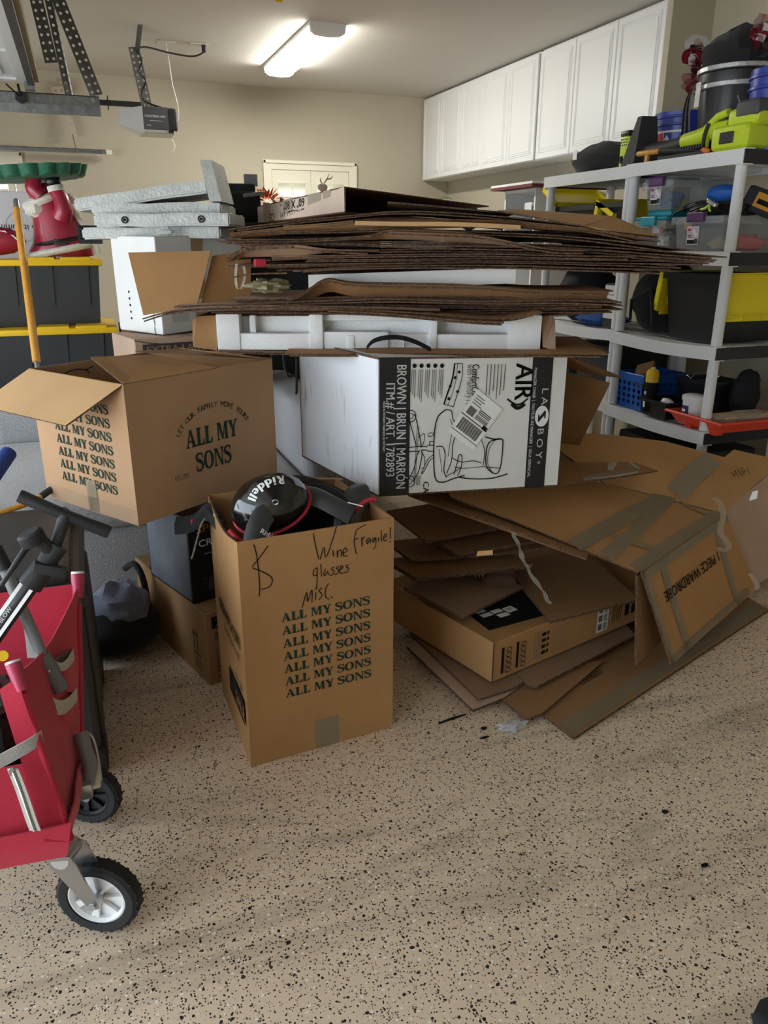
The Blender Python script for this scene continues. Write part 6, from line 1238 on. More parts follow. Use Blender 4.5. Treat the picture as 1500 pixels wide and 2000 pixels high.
for off, m in ((-.0125, WHT), (.0125, WHT)):
    sd = dr.cross(_f).normalized(); mb = MB(); p0 = j+dr*.085-_f*.0165+sd*off; mb.grid([[p0-sd*.004, p0+sd*.004], [p0+dr*.34-sd*.004, p0+dr*.34+sd*.004]], m); mb.build('white_stripe', br)
q = Ink(j+dr*.20-_f*.019, -dr, sd*-1 if False else -(dr.cross(_f)), .0015); q.text('JOE BLOW', 0, -.004, .013, WINK, bold=.01); q.n = -_f; q.build('lettering', br)
mb = MB(); mb.tube([at(70, 1118, D=1.69), at(-22, 1262, D=1.68)], .0125, mat('worn white paint', 'D6CFC6', .45, var=.2, vscale=20), 12); mb.build('second_barrel', t, True)
mb = MB(); q = at(98, 1112, D=1.645); mb.bbox((-.034, -.012, -.012), (.034, .012, .012), BLKM, .006, 2, Matrix.Translation(q) @ Matrix.Rotation(math.radians(20), 4, 'Y')); mb.build('hose_clip', t, True)

# --- grey sofa behind the cartons
t = thing('sofa', 'grey woven upholstered sofa behind the cartons', 'sofa', (0, 3.08, 0))
mb = MB(); mb.bbox((-1.25, 0, .04), (1.02, 1.20, .40), GRYF, .04, 3); mb.build('base', t, True)
for a, b in ((-1.22, -.50), (-.495, .22), (.225, .80)): mb = MB(); mb.bbox((a, -.03, .39), (b, 1.05, .53), GRYF, .05, 4); mb.build('seat_cushion', t, True)
for a, b in ((-1.22, -.50), (-.495, .22), (.225, .80)): mb = MB(); mb.bbox((a, 1.04, .50), (b, 1.16, .72), GRYF, .05, 4); mb.build('back_cushion', t, True)
mb = MB(); mb.bbox((-1.25, 1.12, .3), (1.02, 1.21, .70), GRYF, .04, 3); mb.build('backrest', t, True)
mb = MB(); mb.bbox((.80, -.02, .05), (1.03, 1.20, .80), GRYF, .06, 4); mb.build('armrest', t, True)
for x in (-1.1, .9): mb = MB(); mb.box((x-.03, .05, 0), (x+.03, .11, .05), BLKM); mb.build('foot', t)
# black bag with fleece on the floor before the sofa
t = thing('floor_bag', 'open black bag with grey fleece blanket on the floor', 'bag', (-.02, 2.80, 0)); mb = MB(); blob(mb, (-.02, 0, .10), (.17, .17, .11), BLKF, 8, .15, 22, 2, .0); mb.build('bag_body', t, True); mb = MB(); mb.tube(catmull([(.12, .02, .10), (.11, .03, .25), (.085, .06, .31), (.05, .1, .28)], 14), .012, BLKF, 8); mb.build('zip_edge', t, True)
mb = MB(); blob(mb, (.01, -.03, .17), (.11, .10, .12), FLEECE, 15, .25, 24, 2.2, .05); mb.build('fleece', t, True)

# --- cartons on the sofa
t = thing('extra_large_carton', 'pinkish moving carton printed EXTRA LARGE under the white carton', 'carton', (.185, 3.62, .532), (0, 0, math.radians(14)))
mb = MB(); mb.bbox((0, 0, 0), (.52, .34, .53), PINKISH, .004, 1); mb.build('carton_body', t)
ink = Ink((0, 0, 0), (1, 0, 0), (0, 0, 1), .001); ink.rect(.035, .455, .34, .05, mat('brown black ink', '3E3630', .8)); ink.text('EXTRA LARGE', .05, .466, .042, PINKISH, bold=.012, width=.31, k=.001); ink.line([(.0, .525), (.05, .512), (.11, .505)], .003, INK); ink.build('printed_lettering', t)
t = thing('white_carton', 'large white mailing carton taped with tan tape on sofa', 'carton', (.32, 3.72, 1.066), (math.radians(1), math.radians(-1.1), math.radians(33)))
mb = MB(); mb.bbox((0, 0, 0), (.52, .32, .425), WCARD, .006, 2); mb.build('carton_body', t)
ink = Ink((0, 0, 0), (1, 0, 0), (0, 0, 1), .0012); ink.rect(.20, .0, .07, .425, mat('tan paper tape', 'A88E66', .35)); ink.rect(.06, .05, .10, .10, clear('clear pouch', 'D5D2C4', .35, .1)); ink.build('tape', t)
ink = Ink((0, .32, 0), (0, -1, 0), (0, 0, 1), .0012)
for k in range(7): ink.text('KEEP THIS SIDE', .26, .30-.045*k, .012, INK, -1.5); 
for k in range(5): ink.disc(.10, .06+.03*k, .006, INK)
ink.text('FRAGILE', .21, .33, .026, INK, -1.45); ink.build('printed_marks', t)
# silver slabs stacked on it
def slab(label, a, b, D, h, dep, tilt=0, m=SILV):
    A, B = at(*a, D=D), at(*b, D=D); t = thing('silver_slab', label, 'foam slab', A, group=None); ux_ = (B-A); L = ux_.length; u = ux_.normalized()
    mb = MB(); bm = bmesh.new(); bmesh.ops.create_cube(bm, size=1)
    for v in bm.verts: v.co = Vector(((v.co.x+.5)*L, (v.co.y+.5)*dep, (v.co.z-.5)*h))
    bmesh.ops.bevel(bm, geom=bm.edges[:], offset=.008, segments=2, affect='EDGES'); bmesh.ops.subdivide_edges(bm, edges=[e for e in bm.edges if e.calc_length() > .12], cuts=8, use_grid_fill=True)
    for v in bm.verts: v.co += Vector((0, 1, 1))*mnoise.noise(v.co*9+Vector((D, h*40, L)))*.006
    mb.bm(bm, m); o = mb.build('slab', t, True); yv = CD-u*CD.dot(u); yv.normalize(); zv = u.cross(yv); o.matrix_local = Matrix(((u.x, yv.x, zv.x, 0), (u.y, yv.y, zv.y, 0), (u.z, yv.z, zv.z, 0), (0, 0, 0, 1)))
    return t, o
WFOAM = mat('whitewashed foam', 'DADBD8', .7, .0, var=.15, vscale=10, bump=.8, bscale=60)
t, o = slab('topmost silver painted foam slab, tilted up with an upright end', (142, 388), (402, 350), 3.50, .056, .40)
mb = MB(); A, B = at(390, 312, D=3.46), at(409, 393, D=3.46); u = CR*.055; mb.hexa([B, B+u, B+u+CD*.3, B+CD*.3, A, A+u*.9, A+u*.9+CD*.3, A+CD*.3], SILV); q = mb.build('upright_end', None); q.parent = t; q.matrix_parent_inverse = Matrix.Translation(t.location).inverted()
slab('second silver slab from top, shorter and darker at right', (176, 397), (432, 396), 3.50, .048, .36)
t, o = slab('third silver slab with two round bolt grommets in its face', (181, 418), (448, 415), 3.44, .055, .40)
for f in (.23, .79):
    mb = MB(); L = (at(448, 415, D=3.44)-at(181, 418, D=3.44)).length; mb.tube([(L*f+.013*math.cos(a), -.003, -.026+.013*math.sin(a)) for a in [2*PI*i/18 for i in range(18)]], .003, DSTEEL, 6, closed=True); mb.lathe([(0, 0), (.006, 0), (.006, .004), (0, .004)], INK, 10, Matrix.Translation((L*f, -.004, -.026)) @ Matrix.Rotation(PI/2, 4, 'X')); mb.build('grommet', o, True)
slab('lowest silver slab with a shiny plastic scrap on it', (158, 445), (430, 442), 3.50, .050, .34, m=SILV)
mb = MB(); blob(mb, at(325, 452, D=3.44), (.035, .02, .018), clear('shiny film', 'E4E6E8', .6, .08), 4, .6, 14, 3); tag(mb.build('plastic_scrap', None, True), 'shiny clear plastic scrap on the lowest silver slab', 'film')
mb = MB()
for k in range(5): mb.box((-.02+.02*k, 0, -.03), (-.012+.02*k, .01, .03), BLKP, Matrix.Translation(at(165, 455, D=3.75)))
for k in range(4): mb.box((-.02, 0, -.03+.018*k), (.07, .012, -.024+.018*k), BLKP, Matrix.Translation(at(165, 455, D=3.75)))
mb.box((-.03, .012, -.05), (.08, .2, .035), BLKM, Matrix.Translation(at(165, 455, D=3.75))); tag(mb.build('wire_crate', None), 'black gridded crate behind the silver slabs', 'crate')

# --- black totes with yellow lids
def lid_tote(label, x0, x1, y0, y1, z, h):
    t = thing('lidded_tote', label, 'tote', (x0, y0, z)); L, W_ = x1-x0, y1-y0; e = .035; TB = mat('tote black', '303133', .5, bump=.03)
    mb = MB(); lo = [(e, e), (L-e, e), (L-e, W_-e), (e, W_-e)]; hi = [(.012, .012), (L-.012, .012), (L-.012, W_-.012), (.012, W_-.012)]; mb.hexa([(x, y, 0) for x, y in lo]+[(x, y, h-.03) for x, y in hi], TB); tb = mb.build('tub', t)
    for k in range(4): 
        xx = L*(.10+.235*k); mb = MB(); mb.hexa([(xx+.01, .022, h*.30), (xx+.075, .022, h*.30), (xx+.075, .04, h*.30), (xx+.01, .04, h*.30), (xx, .005, h-.035), (xx+.085, .005, h-.035), (xx+.085, .02, h-.035), (xx, .02, h-.035)], TB); mb.build('rib', tb)
    mb = MB(); mb.bbox((-.008, -.008, h-.040), (L+.008, W_+.008, h-.006), YEL, .012, 2); ld = mb.build('lid', t, True)
    for a, b in ((.03, .24), (.50, .70), (.74, .94)): mb = MB(); mb.bbox((L*a, -.004, h-.012), (L*b, W_+.004, h+.004), YEL, .004, 1); mb.build('lid_ridge', ld)
    return t
lid_tote('black tote with yellow lid, top of the stack under figurine', -.66, .105, 4.60, 5.10, 1.039, .350)
lid_tote('black tote with yellow lid, second in the stack, set slightly right', -.64, .145, 4.50, 5.02, .693, .350)
lid_tote('black tote with yellow lid, third down behind the sofa', -.66, .11, 4.56, 5.08, .346, .350)
lid_tote('black tote with yellow lid at the bottom of stack', -.66, .11, 4.56, 5.08, .0, .349)
t = thing('orange_pole', 'orange wooden pole with grey metal ends leaning on totes', 'pole'); a, b = at(31, 390, D=3.62), at(75, 735, D=3.40); d = (b-a).normalized(); mb = MB(); mb.tube([a+d*.05, a+d*.052, b-d*.075, b-d*.07], [.0165, .0175, .0175, .0165], WOODO, 16); mb.build('shaft', t, True)
mb = MB(); mb.tube([a, a+d*.012, a+d*.055], [.011, .014, .014], GALV, 14); mb.build('metal_tip', t, True); mb = MB(); mb.tube([b-d*.08, b+d*.16], [.0105, .009], GALV, 12); mb.build('metal_ferrule', t, True)
# --- christmas figurine with tray
t = thing('christmas_figurine', 'red coated christmas figurine with white fur holding green scalloped tray', 'figurine', (-.085, 4.84, 1.395)); t.scale = (1, 1, .93)
SRED = mat('glazed red', 'A3203A', .35, var=.25, vscale=9, coat=.3); SFUR = mat('cream painted fur', 'E4DFD2', .8, bump=1.0, bscale=120, var=.12, vscale=60); SBLK = mat('glazed black', '1A1A1C', .3); SGRN = mat('weathered green resin', '2F6E56', .55, var=.35, vscale=9)
def stack(mb, secs, m, n=28):
    "body from elliptical sections (cx, cy, z, rx, ry)"
    G = [[(cx+rx*math.cos(2*PI*j/n), cy+ry*math.sin(2*PI*j/n), z) for j in range(n+1)] for cx, cy, z, rx, ry in secs]; mb.grid(G, m); mb.add([(secs[-1][0]+secs[-1][3]*math.cos(2*PI*j/n), secs[-1][1]+secs[-1][4]*math.sin(2*PI*j/n), secs[-1][2]) for j in range(n)], [tuple(range(n))], m)
mb = MB(); stack(mb, [(-.0, 0, .0, .165, .13), (.0, 0, .03, .17, .135), (.005, 0, .07, .15, .13), (.0, 0, .12, .135, .12), (-.005, 0, .18, .125, .115), (-.012, 0, .24, .115, .10), (-.03, 0, .30, .095, .085), (-.055, 0, .345, .075, .07), (-.075, .0, .40, .055, .055)], SRED); mb.build('coat', t, True, 80)
mb = MB(); mb.tube([(.138*1.03*math.cos(a)+.003, .128*math.sin(a), .085+.028*math.cos(a)) for a in [2*PI*i/32 for i in range(32)]], .0135, SBLK, 6, closed=True); mb.build('belt', t, True)
mb = MB(); mb.bbox((-.035, -.137, .062), (.035, -.118, .096), mat('dull bronze', '3C3A36', .4, .5), .008, 2); mb.build('belt_buckle', t, True)
mb = MB(); mb.tube([(.165*math.cos(a), .135*math.sin(a), .034+.035*math.cos(a)) for a in [2*PI*i/36 for i in range(36)]], .020, SFUR, 8, closed=True); mb.build('fur_hem', t, True)
mb = MB(); mb.tube([(.155, -.06, .085), (.185, -.06, .06), (.19, -.06, .012)], .02, SFUR, 8); mb.build('fur_front_trim', t, True)
mb = MB(); mb.tube([(-.065+.082*math.cos(a), .075*math.sin(a), .305+.03*math.cos(a)) for a in [2*PI*i/28 for i in range(28)]], .026, SFUR, 8, closed=True); mb.build('fur_collar', t, True)
mb = MB(); blob(mb, (-.105, -.045, .262), (.055, .05, .05), SFUR, 3, .25, 18, 3); mb.build('hair', t, True)
mb = MB(); mb.tube(catmull([(.02, -.10, .21), (.035, -.115, .25), (.03, -.105, .31), (.01, -.09, .355)], 14), [.052-.0012*i for i in range(14)], SRED, 14); mb.build('sleeve', t, True)
mb = MB(); mb.tube([(.012, -.09, .352), (.006, -.088, .382)], [.044, .042], SFUR, 14); mb.build('cuff', t, True)
mb = MB(); blob(mb, (.0, -.085, .405), (.042, .04, .034), SBLK, 2, .12, 16, 2); mb.build('glove', t, True)
mb = MB(); mb.tube(catmull([(-.07, -.06, .33), (-.10, -.06, .37), (-.085, -.055, .42)], 10), [.05-.0015*i for i in range(10)], SRED, 14); mb.build('sleeve', t, True)
mb = MB(); blob(mb, (.075, -.04, .315), (.03, .03, .03), SFUR, 6, .2, 14, 3); mb.build('hat_pompom', t, True)
mb = MB(); mb.tube(catmull([(.055, -.045, .29), (.09, -.05, .24), (.125, -.05, .18), (.15, -.045, .12)], 14), [.028-.0012*i for i in range(14)], SFUR, 10); mb.build('beard', t, True)
mb = MB(); mb.lathe([(0, .0), (.235, .0), (.25, .010), (.27, .062), (.25, .062), (.235, .02), (0, .02)], SGRN, 144, Matrix.Translation((-.10, -.02, .415)) @ Matrix.Rotation(math.radians(-5), 4, 'Y'), wob=lambda a, z: 1+.09*abs(math.sin(a*9))); mb.build('tray', t, True)
t = thing('football_ornament', 'red football shaped ornament with white laces at the left edge', 'ornament', (-.42, 4.78, 1.395), (0, 0, math.radians(-12))); mb = MB(); mb.lathe([(0, -.17), (.03, -.155), (.062, -.10), (.078, 0), (.062, .10), (.03, .155), (0, .17)], SRED, 24, Matrix.Translation((0, 0, .078)) @ Matrix.Rotation(PI/2, 4, 'Y')); mb.build('ball', t, True)
mb = MB(); mb.tube([(-.14+.28*i/14, -.045, .078+.062-.10*((i/14-.5)**2)*2.2+(.004 if i % 2 else -.004)) for i in range(15)], .004, WINK, 6); mb.tube([(.0, -.058, .105), (.0, -.03, .152)], .004, WINK, 6); mb.build('laces', t, True)
t = thing('printed_white_carton', 'white carton with upside-down script print behind orange pole', 'carton', (-.75, 5.35, 0)); mb = MB(); mb.bbox((0, 0, 0), (.66, .35, 1.75), mat('grey white carton', 'CFCFD2', .6), .004, 1); mb.build('carton_body', t)
ink = Ink((0, 0, 0), (1, 0, 0), (0, 0, 1), .001); cx, cz = .45, 1.555; ink.line([(cx+.085*math.cos(a), cz+.085*math.sin(a)) for a in [2*PI*i/28 for i in range(29)]], .002, GREYINK); ink.text('keep it yummy', cx+.15, cz+.012, .05, INK, PI, width=.30); ink.build('printed_lettering', t)
# dark bag and boxes right of the totes
mb = MB(); blob(mb, (.27, 4.62, 1.22), (.085, .12, .20), BLKF, 12, .2, 20, 2, 1.03); tag(mb.build('dark_backpack', None, True), 'dark backpack squeezed between totes and the white carton', 'backpack')
mb = MB(); mb.bbox((.17, 4.50, .0), (.52, 4.86, 1.03), KRAFT2, .004, 1); tag(mb.build('tall_carton', None), 'plain brown carton beneath the dark backpack', 'carton')

# --- things behind the cardboard stack, by the window
mb = MB(); mb.bbox((.70, 4.30, 0), (1.60, 5.05, 1.57), BLKM, .01, 1); tag(mb.build('utility_cabinet', None), 'dark utility cabinet hidden behind the cardboard stack', 'cabinet')
t = thing('black_tool_bag', 'black tool bag with grey strap left of orange flowers', 'bag', (.84, 4.52, 1.571)); mb = MB(); mb.bbox((-.12, -.08, 0), (.12, .1, .16), BLKF, .03, 3); mb.bbox((-.07, -.05, .15), (.1, .06, .20), BLKF, .02, 2); mb.build('bag_body', t, True); mb = MB(); mb.bbox((.04, -.1, .12), (.16, -.02, .14), MIDGREY, .008, 2, Matrix.Rotation(-.15, 4, 'Y')); mb.build('strap', t, True); mb = MB(); mb.box((.05, .0, .19), (.12, .03, .25), MIDGREY); mb.build('side_plate', t)
t = thing('orange_flowers', 'bunch of artificial orange flowers beside the window', 'flowers', at(520, 396, D=4.62)); rnd = random.Random(4); ORF = mat('orange petals', 'E8741E', .7, var=.4, vscale=40)
mb = MB(); mb.tube([(0, 0, -.118), (0, 0, .0)], .02, mat('dry stem', '7A6A48', .9), 8); mb.build('stem', t, True)
for k in range(70):
    a, e = rnd.uniform(0, 2*PI), rnd.uniform(.1, 1.3); d = Vector((math.cos(a)*math.cos(e)*1.7, math.sin(a)*math.cos(e), math.sin(e))); p = d*.03; q = d*rnd.uniform(.065, .10); s_ = Vector((-math.sin(a), math.cos(a), .2))*.011; mb = MB(); mb.add([p, p.lerp(q, .6)+s_, q, p.lerp(q, .6)-s_], [(0, 1, 2, 3)], ORF); mb.build('petal', t)
t = thing('deer_ornament', 'small pale deer ornament with antlers before the window', 'ornament', (1.325, 4.70, 1.571)); DEER = mat('pale driftwood', 'C9B8A4', .8, var=.3, vscale=40); mb = MB(); mb.ball((0, 0, .05), (.07, .04, .04), DEER, 14); mb.tube([(.03, 0, .06), (.055, 0, .13), (.06, 0, .19)], [.022, .016, .014], DEER, 10); mb.ball((.055, -.01, .205), (.03, .02, .022), DEER, 12); mb.build('body', t, True)
for pts in (((.06, 0, .22), (.08, 0, .245), (.10, 0, .28)), ((.085, 0, .25), (.11, 0, .255), (.12, 0, .27)), ((.065, .02, .22), (.05, .02, .245), (.055, .02, .26))): mb = MB(); mb.tube(pts, [.005, .004, .002], DEER, 6); mb.build('antler', t, True)
t = thing('dry_foliage', 'dry grey green foliage between orange flowers and deer', 'foliage', (1.16, 4.75, 1.60)); rnd = random.Random(9); LF = mat('dry leaf', '8C8468', .9, var=.3, vscale=30)
for k in range(26):
    a = rnd.uniform(0, 2*PI); d = Vector((math.cos(a), math.sin(a)*.6, rnd.uniform(.2, 1.2))).normalized(); p = d*.05+Vector((0, 0, .03)); q = d*rnd.uniform(.09, .14)+Vector((0, 0, .03)); s_ = d.cross(Vector((.3, .5, .8))).normalized()*.012; mb = MB(); mb.add([p, p.lerp(q, .5)+s_, q, p.lerp(q, .5)-s_], [(0, 1, 2, 3)], LF); mb.build('leaf', t)
# bookcase and appliance under the wall cabinets
t = thing('white_bookcase', 'small white bookcase with dark red board beside far shelving', 'bookcase', (2.88, 4.80, 0))
for nm, lo, hi in (('side', (0, 0, 0), (.50, .018, 1.80)), ('side', (0, .40, 0), (.50, .418, 1.80)), ('top', (0, 0, 1.80), (.50, .418, 1.82)), ('shelf', (0, .018, 1.50), (.50, .40, 1.518)), ('shelf', (0, .018, .9), (.50, .40, .918)), ('back', (.49, .018, 0), (.50, .40, 1.80))): mb = MB(); mb.box(lo, hi, WPAINT); mb.build(nm, t)
mb = MB(); mb.box((2.80, 4.72, 1.822), (3.2, 5.28, 1.84), mat('dark red board', '6A2A30', .6)); mb.box((2.80, 4.72, 1.8405), (3.2, 5.28, 1.855), WHT); tag(mb.build('red_board', None), 'dark red board lying on the white bookcase', 'board')
mb = MB(); mb.bbox((2.90, 4.86, 1.519), (3.05, 4.98, 1.72), mat('blue grey print', '4A5A78', .6), .01, 1); mb.bbox((2.895, 4.87, 1.68), (3.04, 4.97, 1.735), WHT, .008, 1); tag(mb.build('blue_jar', None), 'blue jar with white lid inside the white bookcase', 'jar')
mb = MB(); mb.bbox((2.55, 5.35, 0), (3.30, 6.6, 1.56), mat('dark bench', '35312E', .7), .01, 1); tag(mb.build('workbench', None), 'tall dark cupboard under the wall cabinets', 'cupboard')
t = thing('vacuum', 'grey and pale green appliance lying on the dark cupboard', 'appliance', (2.72, 5.55, 1.562)); mb = MB(); mb.tube([(-.05, .25, .14), (-.04, .1, .13), (.02, -.08, .10)], [.10, .085, .075], mat('grey translucent plastic', '6A6E6C', .25), 18); mb.build('canister', t, True); mb = MB(); mb.tube([(-.06, .30, .14), (-.05, .22, .14)], [.09, .112], mat('pale green plastic', 'A8B078', .4), 18); mb.build('green_cap', t, True); mb = MB(); mb.tube([(.0+.08*math.cos(a), -.10, .09+.08*math.sin(a)) for a in [2*PI*i/20 for i in range(20)]], .010, DKGREY, 8, closed=True); mb.lathe([(0, -.02), (.03, -.02), (.03, .02), (0, .02)], STEEL, 16, Matrix.Translation((0, -.10, .09)) @ Matrix.Rotation(PI/2, 4, 'X'));  mb.build('wheel', t, True); mb = MB(); mb.tube([(0, -.12, .06), (.10, -.22, .04), (.2, -.26, .03)], .03, BLKM, 10); mb.build('hose', t, True)
# metal rack legs glimpsed beside the chair carton
t = thing('metal_rack', 'dark wire rack glimpsed between the cartons', 'rack', (0, 0, 0))
for pts in (((553, 690), (556, 716), (562, 735)), ((580, 690), (579, 765), (578, 770)), ((562, 735), (575, 733), (582, 740)), ((532, 688), (529, 705), (526, 715))): mb = MB(); mb.tube([at(x, y, D=3.42) for x, y in pts], .006, DSTEEL, 8); mb.build('rod', t, True)

# ================================================================== on the ceiling: door tracks, opener, rolled-up door
def channel(label, x0, x1, y, z0, z1, name='door_track'):
    t = thing(name, label, 'door track'); mb = MB(); h = z1-z0
    mb.box((x0, y, z0+h*.45), (x1, y+.004, z1), GALV); mb.box((x0, y-.012, z0), (x1, y+.002, z0+h*.47), GALV); mb.box((x0, y-.03, z0+h*.44), (x1, y+.002, z0+h*.48), GALV); mb.box((x0, y, z1-.004), (x1, y+.05, z1), GALV); mb.build('rail', t); return t
t = channel('near galvanised overhead door track with roller', XL, .186, 4.60, 2.072, 2.165); mb = MB(); mb.tube([(.155, 4.597, 2.145), (.155, 4.59, 2.145)], .012, STEEL, 6); mb.build('bolt', t)
mb = MB(); q = at(41, 190, Y=4.56); mb.tube([q+Vector((0, .02, 0)), q-Vector((0, .012, 0))], .026, BLKP, 16); mb.build('roller', t, True); mb = MB(); mb.tube([q, at(35, 165, Y=4.5)], .006, DSTEEL, 8); mb.tube([at(35, 185, Y=4.54), at(12, 164, Y=4.45)], .004, DSTEEL, 8); mb.build('roller_bracket', t, True)
t = channel('far galvanised overhead door track along the back wall', XL, .30, 7.19, 2.145, 2.178); mb = MB(); mb.bbox((.295, 7.18, 2.14), (.345, 7.22, 2.18), TRIMP, .005, 1); mb.build('track_end', t); mb = MB(); mb.tube([(.28, 7.178, 2.16), (.28, 7.17, 2.16)], .010, STEEL, 6); mb.build('bolt', t)
def perforated(t, nm, a, b, wd, m, fold=None, pitch=.034):
    "steel angle with a row of round holes"
    a, b = Vector(a), Vector(b); L = (b-a).length; u = (b-a).normalized(); n = max(2, int(L/pitch)); s = u.cross(Vector((.1, -1, .1))).normalized(); mb = MB()
    holed(mb, a-s*wd, s, u, wd, L, 1, n, m, .003, .22); 
    s2 = fold or Vector((.5, .8, .0)); s2 = (s2-u*s2.dot(u)).normalized(); holed(mb, a, s2, u, wd, L, 1, n, m, .003, .22); return mb.build(nm, t)
DGALV = mat('dull galvanised steel', '77797A', .5, .6, var=.2, vscale=30)
t = thing('track_hanger', 'perforated steel angle hangers holding the near door track', 'bracket')
perforated(t, 'angle_strut', (-.02, 4.60, 2.30), (-.075, 4.60, ZC), .030, DGALV, Vector((1, .0, 0))); perforated(t, 'angle_strut', (.055, 4.605, 2.165), (.005, 4.605, 2.66), .030, DGALV, Vector((.2, .9, 0))); perforated(t, 'angle_strut', (.175, 4.605, 2.17), (-.005, 4.605, ZC), .032, DGALV, Vector((1, .3, .0)))
t = thing('far_track_hanger', 'pale perforated strap holding the far door track', 'bracket'); perforated(t, 'strap', (.055, 7.20, 2.26), (-.01, 7.24, 2.62), .045, mat('painted strap', 'B3AA98', .6), Vector((1, .2, 0)), .06); mb = MB(); mb.tube([(.06, 7.2, 2.28), (.075, 7.19, 2.175)], .003, DSTEEL, 6); mb.build('wire', t); perforated(t, 'strap', (.12, 7.25, 2.60), (-.02, 7.25, 2.64), .05, mat('rusty strap', 'A08E78', .7), Vector((0, 0, 1)), .05)
# rolled-up door lying under the ceiling on the left
t = thing('garage_door', 'rolled-up white garage door panels near the ceiling at left', 'garage door'); z = 2.185; DPAN = mat('door panel steel', 'D3D6D8', .4, .1)
for k in range(4):
    x1 = -.13-.60*k; mb = MB(); mb.box((x1-.595, -1.8, z+.005), (x1, 4.44, z+.045), DPAN)
    mb.box((x1-.05, -1.8, z-.004), (x1-.005, 4.44, z+.006), DPAN); mb.box((x1-.595, -1.8, z-.004), (x1-.55, 4.44, z+.006), DPAN)
    for yy in range(11): mb.box((x1-.55, 4.44-.05-.6*yy, z-.004), (x1-.05, 4.44-.6*yy, z+.006), DPAN); mb.box((x1-.50, 4.44-.52-.6*yy, z-.0), (x1-.10, 4.44-.13-.6*yy, z+.006), DPAN)
    mb.build('panel', t)
mb = MB(); mb.box((-.135, -1.8, z-.022), (-.105, 4.45, z+.05), DSTEEL); mb.box((-.15, 4.40, z-.04), (-.105, 4.46, z+.02), GALV); mb.build('bottom_rail', t); mb = MB(); mb.box((-.105, -1.8, z+.0), (-.085, 4.45, z+.045), mat('tan rubber seal', 'A89878', .7)); mb.build('rubber_seal', t)
# opener
t = thing('door_opener', 'grey garage door opener with frosted lamp lens hanging from ceiling', 'door opener', (.53, 5.85, 2.145)); OPN = mat('opener grey', '55575A', .45); LENS = mat('frosted lens', 'D2D4D6', .35)
mb = MB(); mb.bbox((-.045, -.10, .02), (.165, .12, .158), OPN, .012, 2); mb.build('housing', t, True); mb = MB(); mb.bbox((.115, -.104, .018), (.178, .122, .155), BLKM, .02, 3); mb.build('end_cap', t, True)
mb = MB(); mb.hexa([(-.185, -.07, .05), (-.04, -.105, .0), (-.04, .12, .0), (-.185, .09, .05), (-.185, -.06, .135), (-.04, -.105, .158), (-.04, .12, .158), (-.185, .08, .135)], LENS); mb.build('lens', t); mb = MB(); mb.bbox((-.06, -.10, .0), (.16, .12, .026), mat('lower lens', 'B9BCB8', .35), .008, 1); mb.build('lower_cover', t, True); mb = MB(); mb.bbox((.115, -.108, .006), (.15, -.09, .022), BLKP, .003, 1); mb.build('sensor', t)
ink = Ink((-.03, -.10, .095), (1, 0, 0), (0, 0, 1), .001); ink.text('CHAMBERLAIN', 0, 0, .020, WINK, width=.13); ink.line([(.03, -.02), (.11, -.02)], .002, WINK); ink.text('MYQ', .01, -.052, .012, WINK); ink.build('lettering', t)
mb = MB(); mb.box((-3.1, .0, .165), (-.02, .03, .195), BLKM); mb.build('rail', t); mb = MB(); mb.box((-.245, -.01, .14), (-.24, .04, .22), BLKM); mb.build('rail_clip', t)
perforated(t, 'hanger_angle', (-.005, -.05, .155), (-.055, -.05, .50), .034, DGALV, Vector((1, .1, 0))); mb = MB(); mb.box((-.01, -.06, .156), (.12, -.03, .164), DGALV); mb.build('mount_strap', t); mb = MB(); mb.hexa([(-.05, -.05, .48), (-.02, -.05, .48), (-.02, -.046, .48), (-.05, -.046, .48), (-.03, -.20, .594), (.0, -.20, .594), (.0, -.16, .594), (-.03, -.16, .594)], DGALV); mb.build('ceiling_bracket', t)
mb = MB(); inv2 = Matrix.Translation(t.location).inverted(); mb.tube(catmull([inv2 @ at(x, y, Y=Y) for x, y, Y in ((398, 90, 6.0), (397, 102, 6.0), (375, 110, 6.0), (330, 103, 5.95), (285, 92, 5.85), (268, 98, 5.80), (278, 118, 5.80), (272, 140, 5.80), (285, 158, 5.80), (277, 180, 5.80), (283, 198, 5.80), (320, 212, 5.80))], 60), .006, BLKP, 6); mb.build('power_cord', t, True)
mb = MB(); q = inv2 @ at(398, 93, Y=6.0); mb.bbox((-.014, -.014, -.03), (.014, .014, .035), BLKP, .006, 1, Matrix.Translation(q)); mb.build('plug', t)
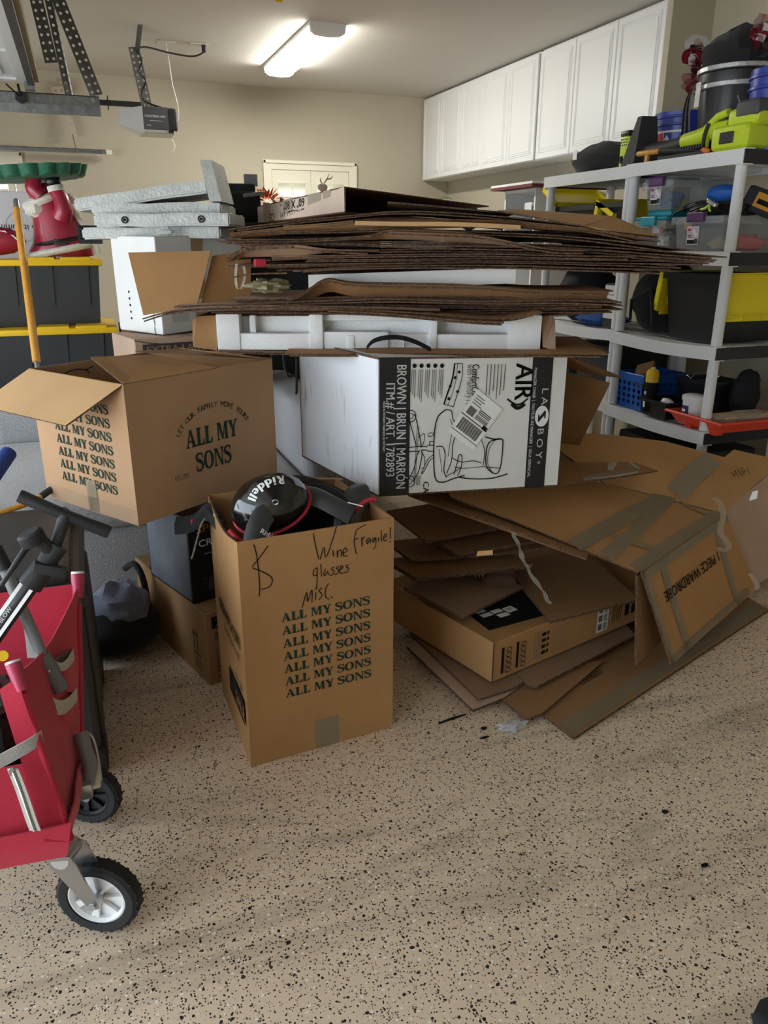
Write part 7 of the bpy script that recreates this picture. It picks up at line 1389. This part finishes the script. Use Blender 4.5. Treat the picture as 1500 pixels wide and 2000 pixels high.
for k, (x, y) in enumerate(((323, 81), (388, 86))):
    q = at(x, y, z=ZC); mb = MB(); mb.bbox((q.x-.06, q.y-.04, ZC-.008), (q.x+.06, q.y+.04, ZC-.001), CEILP, .003, 1); tag(mb.build('outlet_plate', None), ['ceiling outlet plate left of the power cord plug', 'ceiling outlet plate above the power cord plug'][k], 'outlet')
mb = MB(); mb.tube(catmull([at(x, y, Y=6.0) for x, y in ((324, 84), (331, 125), (337, 165), (346, 200), (349, 228), (342, 245))], 20), .0022, WHT, 5); mb.tube(catmull([at(x, y, Y=6.0) for x, y in ((336, 272), (342, 285), (338, 295))], 6), .002, WHT, 5); tag(mb.build('pull_string', None, True), 'thin white string hanging behind the door opener', 'string')
mb = MB(); q = at(545, 0, z=2.70); mb.box((q.x-.02, q.y, 2.69), (q.x+.02, q.y+.004, ZC), YEL); tag(mb.build('yellow_streamer', None), 'bit of yellow streamer stuck to the ceiling', 'streamer')

# ================================================================== litter on the floor
mb = MB(); a, b = at(857, 1413, z=.004), at(910, 1395, z=.004); mb.tube([a, a.lerp(b, .5)+Vector((0, 0, .002)), b], [.003, .004, .002], INK, 6); tag(mb.build('black_stick', None), 'thin black stick on the floor by the pile', 'stick')
for k, (x, y, l) in enumerate(((945, 1422, 'curled dark leaf lying beside the plastic scrap'), (947, 1440, 'short dark twig on the floor near the plastic scrap'), (1299, 1585, 'dark seed husk on the open floor, upper right'), (1376, 1690, 'dark seed husk on the open floor, lower right'))):
    mb = MB(); q = at(x, y, z=.004); blob(mb, q, (.011 if k != 1 else .016, .006 if k != 1 else .004, .004), INK, k, .3, 10, 2, .0005); tag(mb.build('dark_debris', None, True), l, 'debris')
mb = MB(); q = at(1000, 1418, z=.014); blob(mb, q, (.045, .025, .014), clear('crumpled film', 'D8DADC', .45, .1), 3, .6, 18, 3, .001); tag(mb.build('plastic_wrap', None, True), 'crumpled clear plastic wrap at the corner of floor cartons', 'plastic wrap')
mb = MB(); q = at(1488, 1996, z=.02); blob(mb, q+Vector((.03, -.02, 0)), (.06, .05, .025), RUB, 2, .3, 14, 3, .001); tag(mb.build('black_shoe', None, True), 'black rubber object at the bottom right corner', 'shoe')
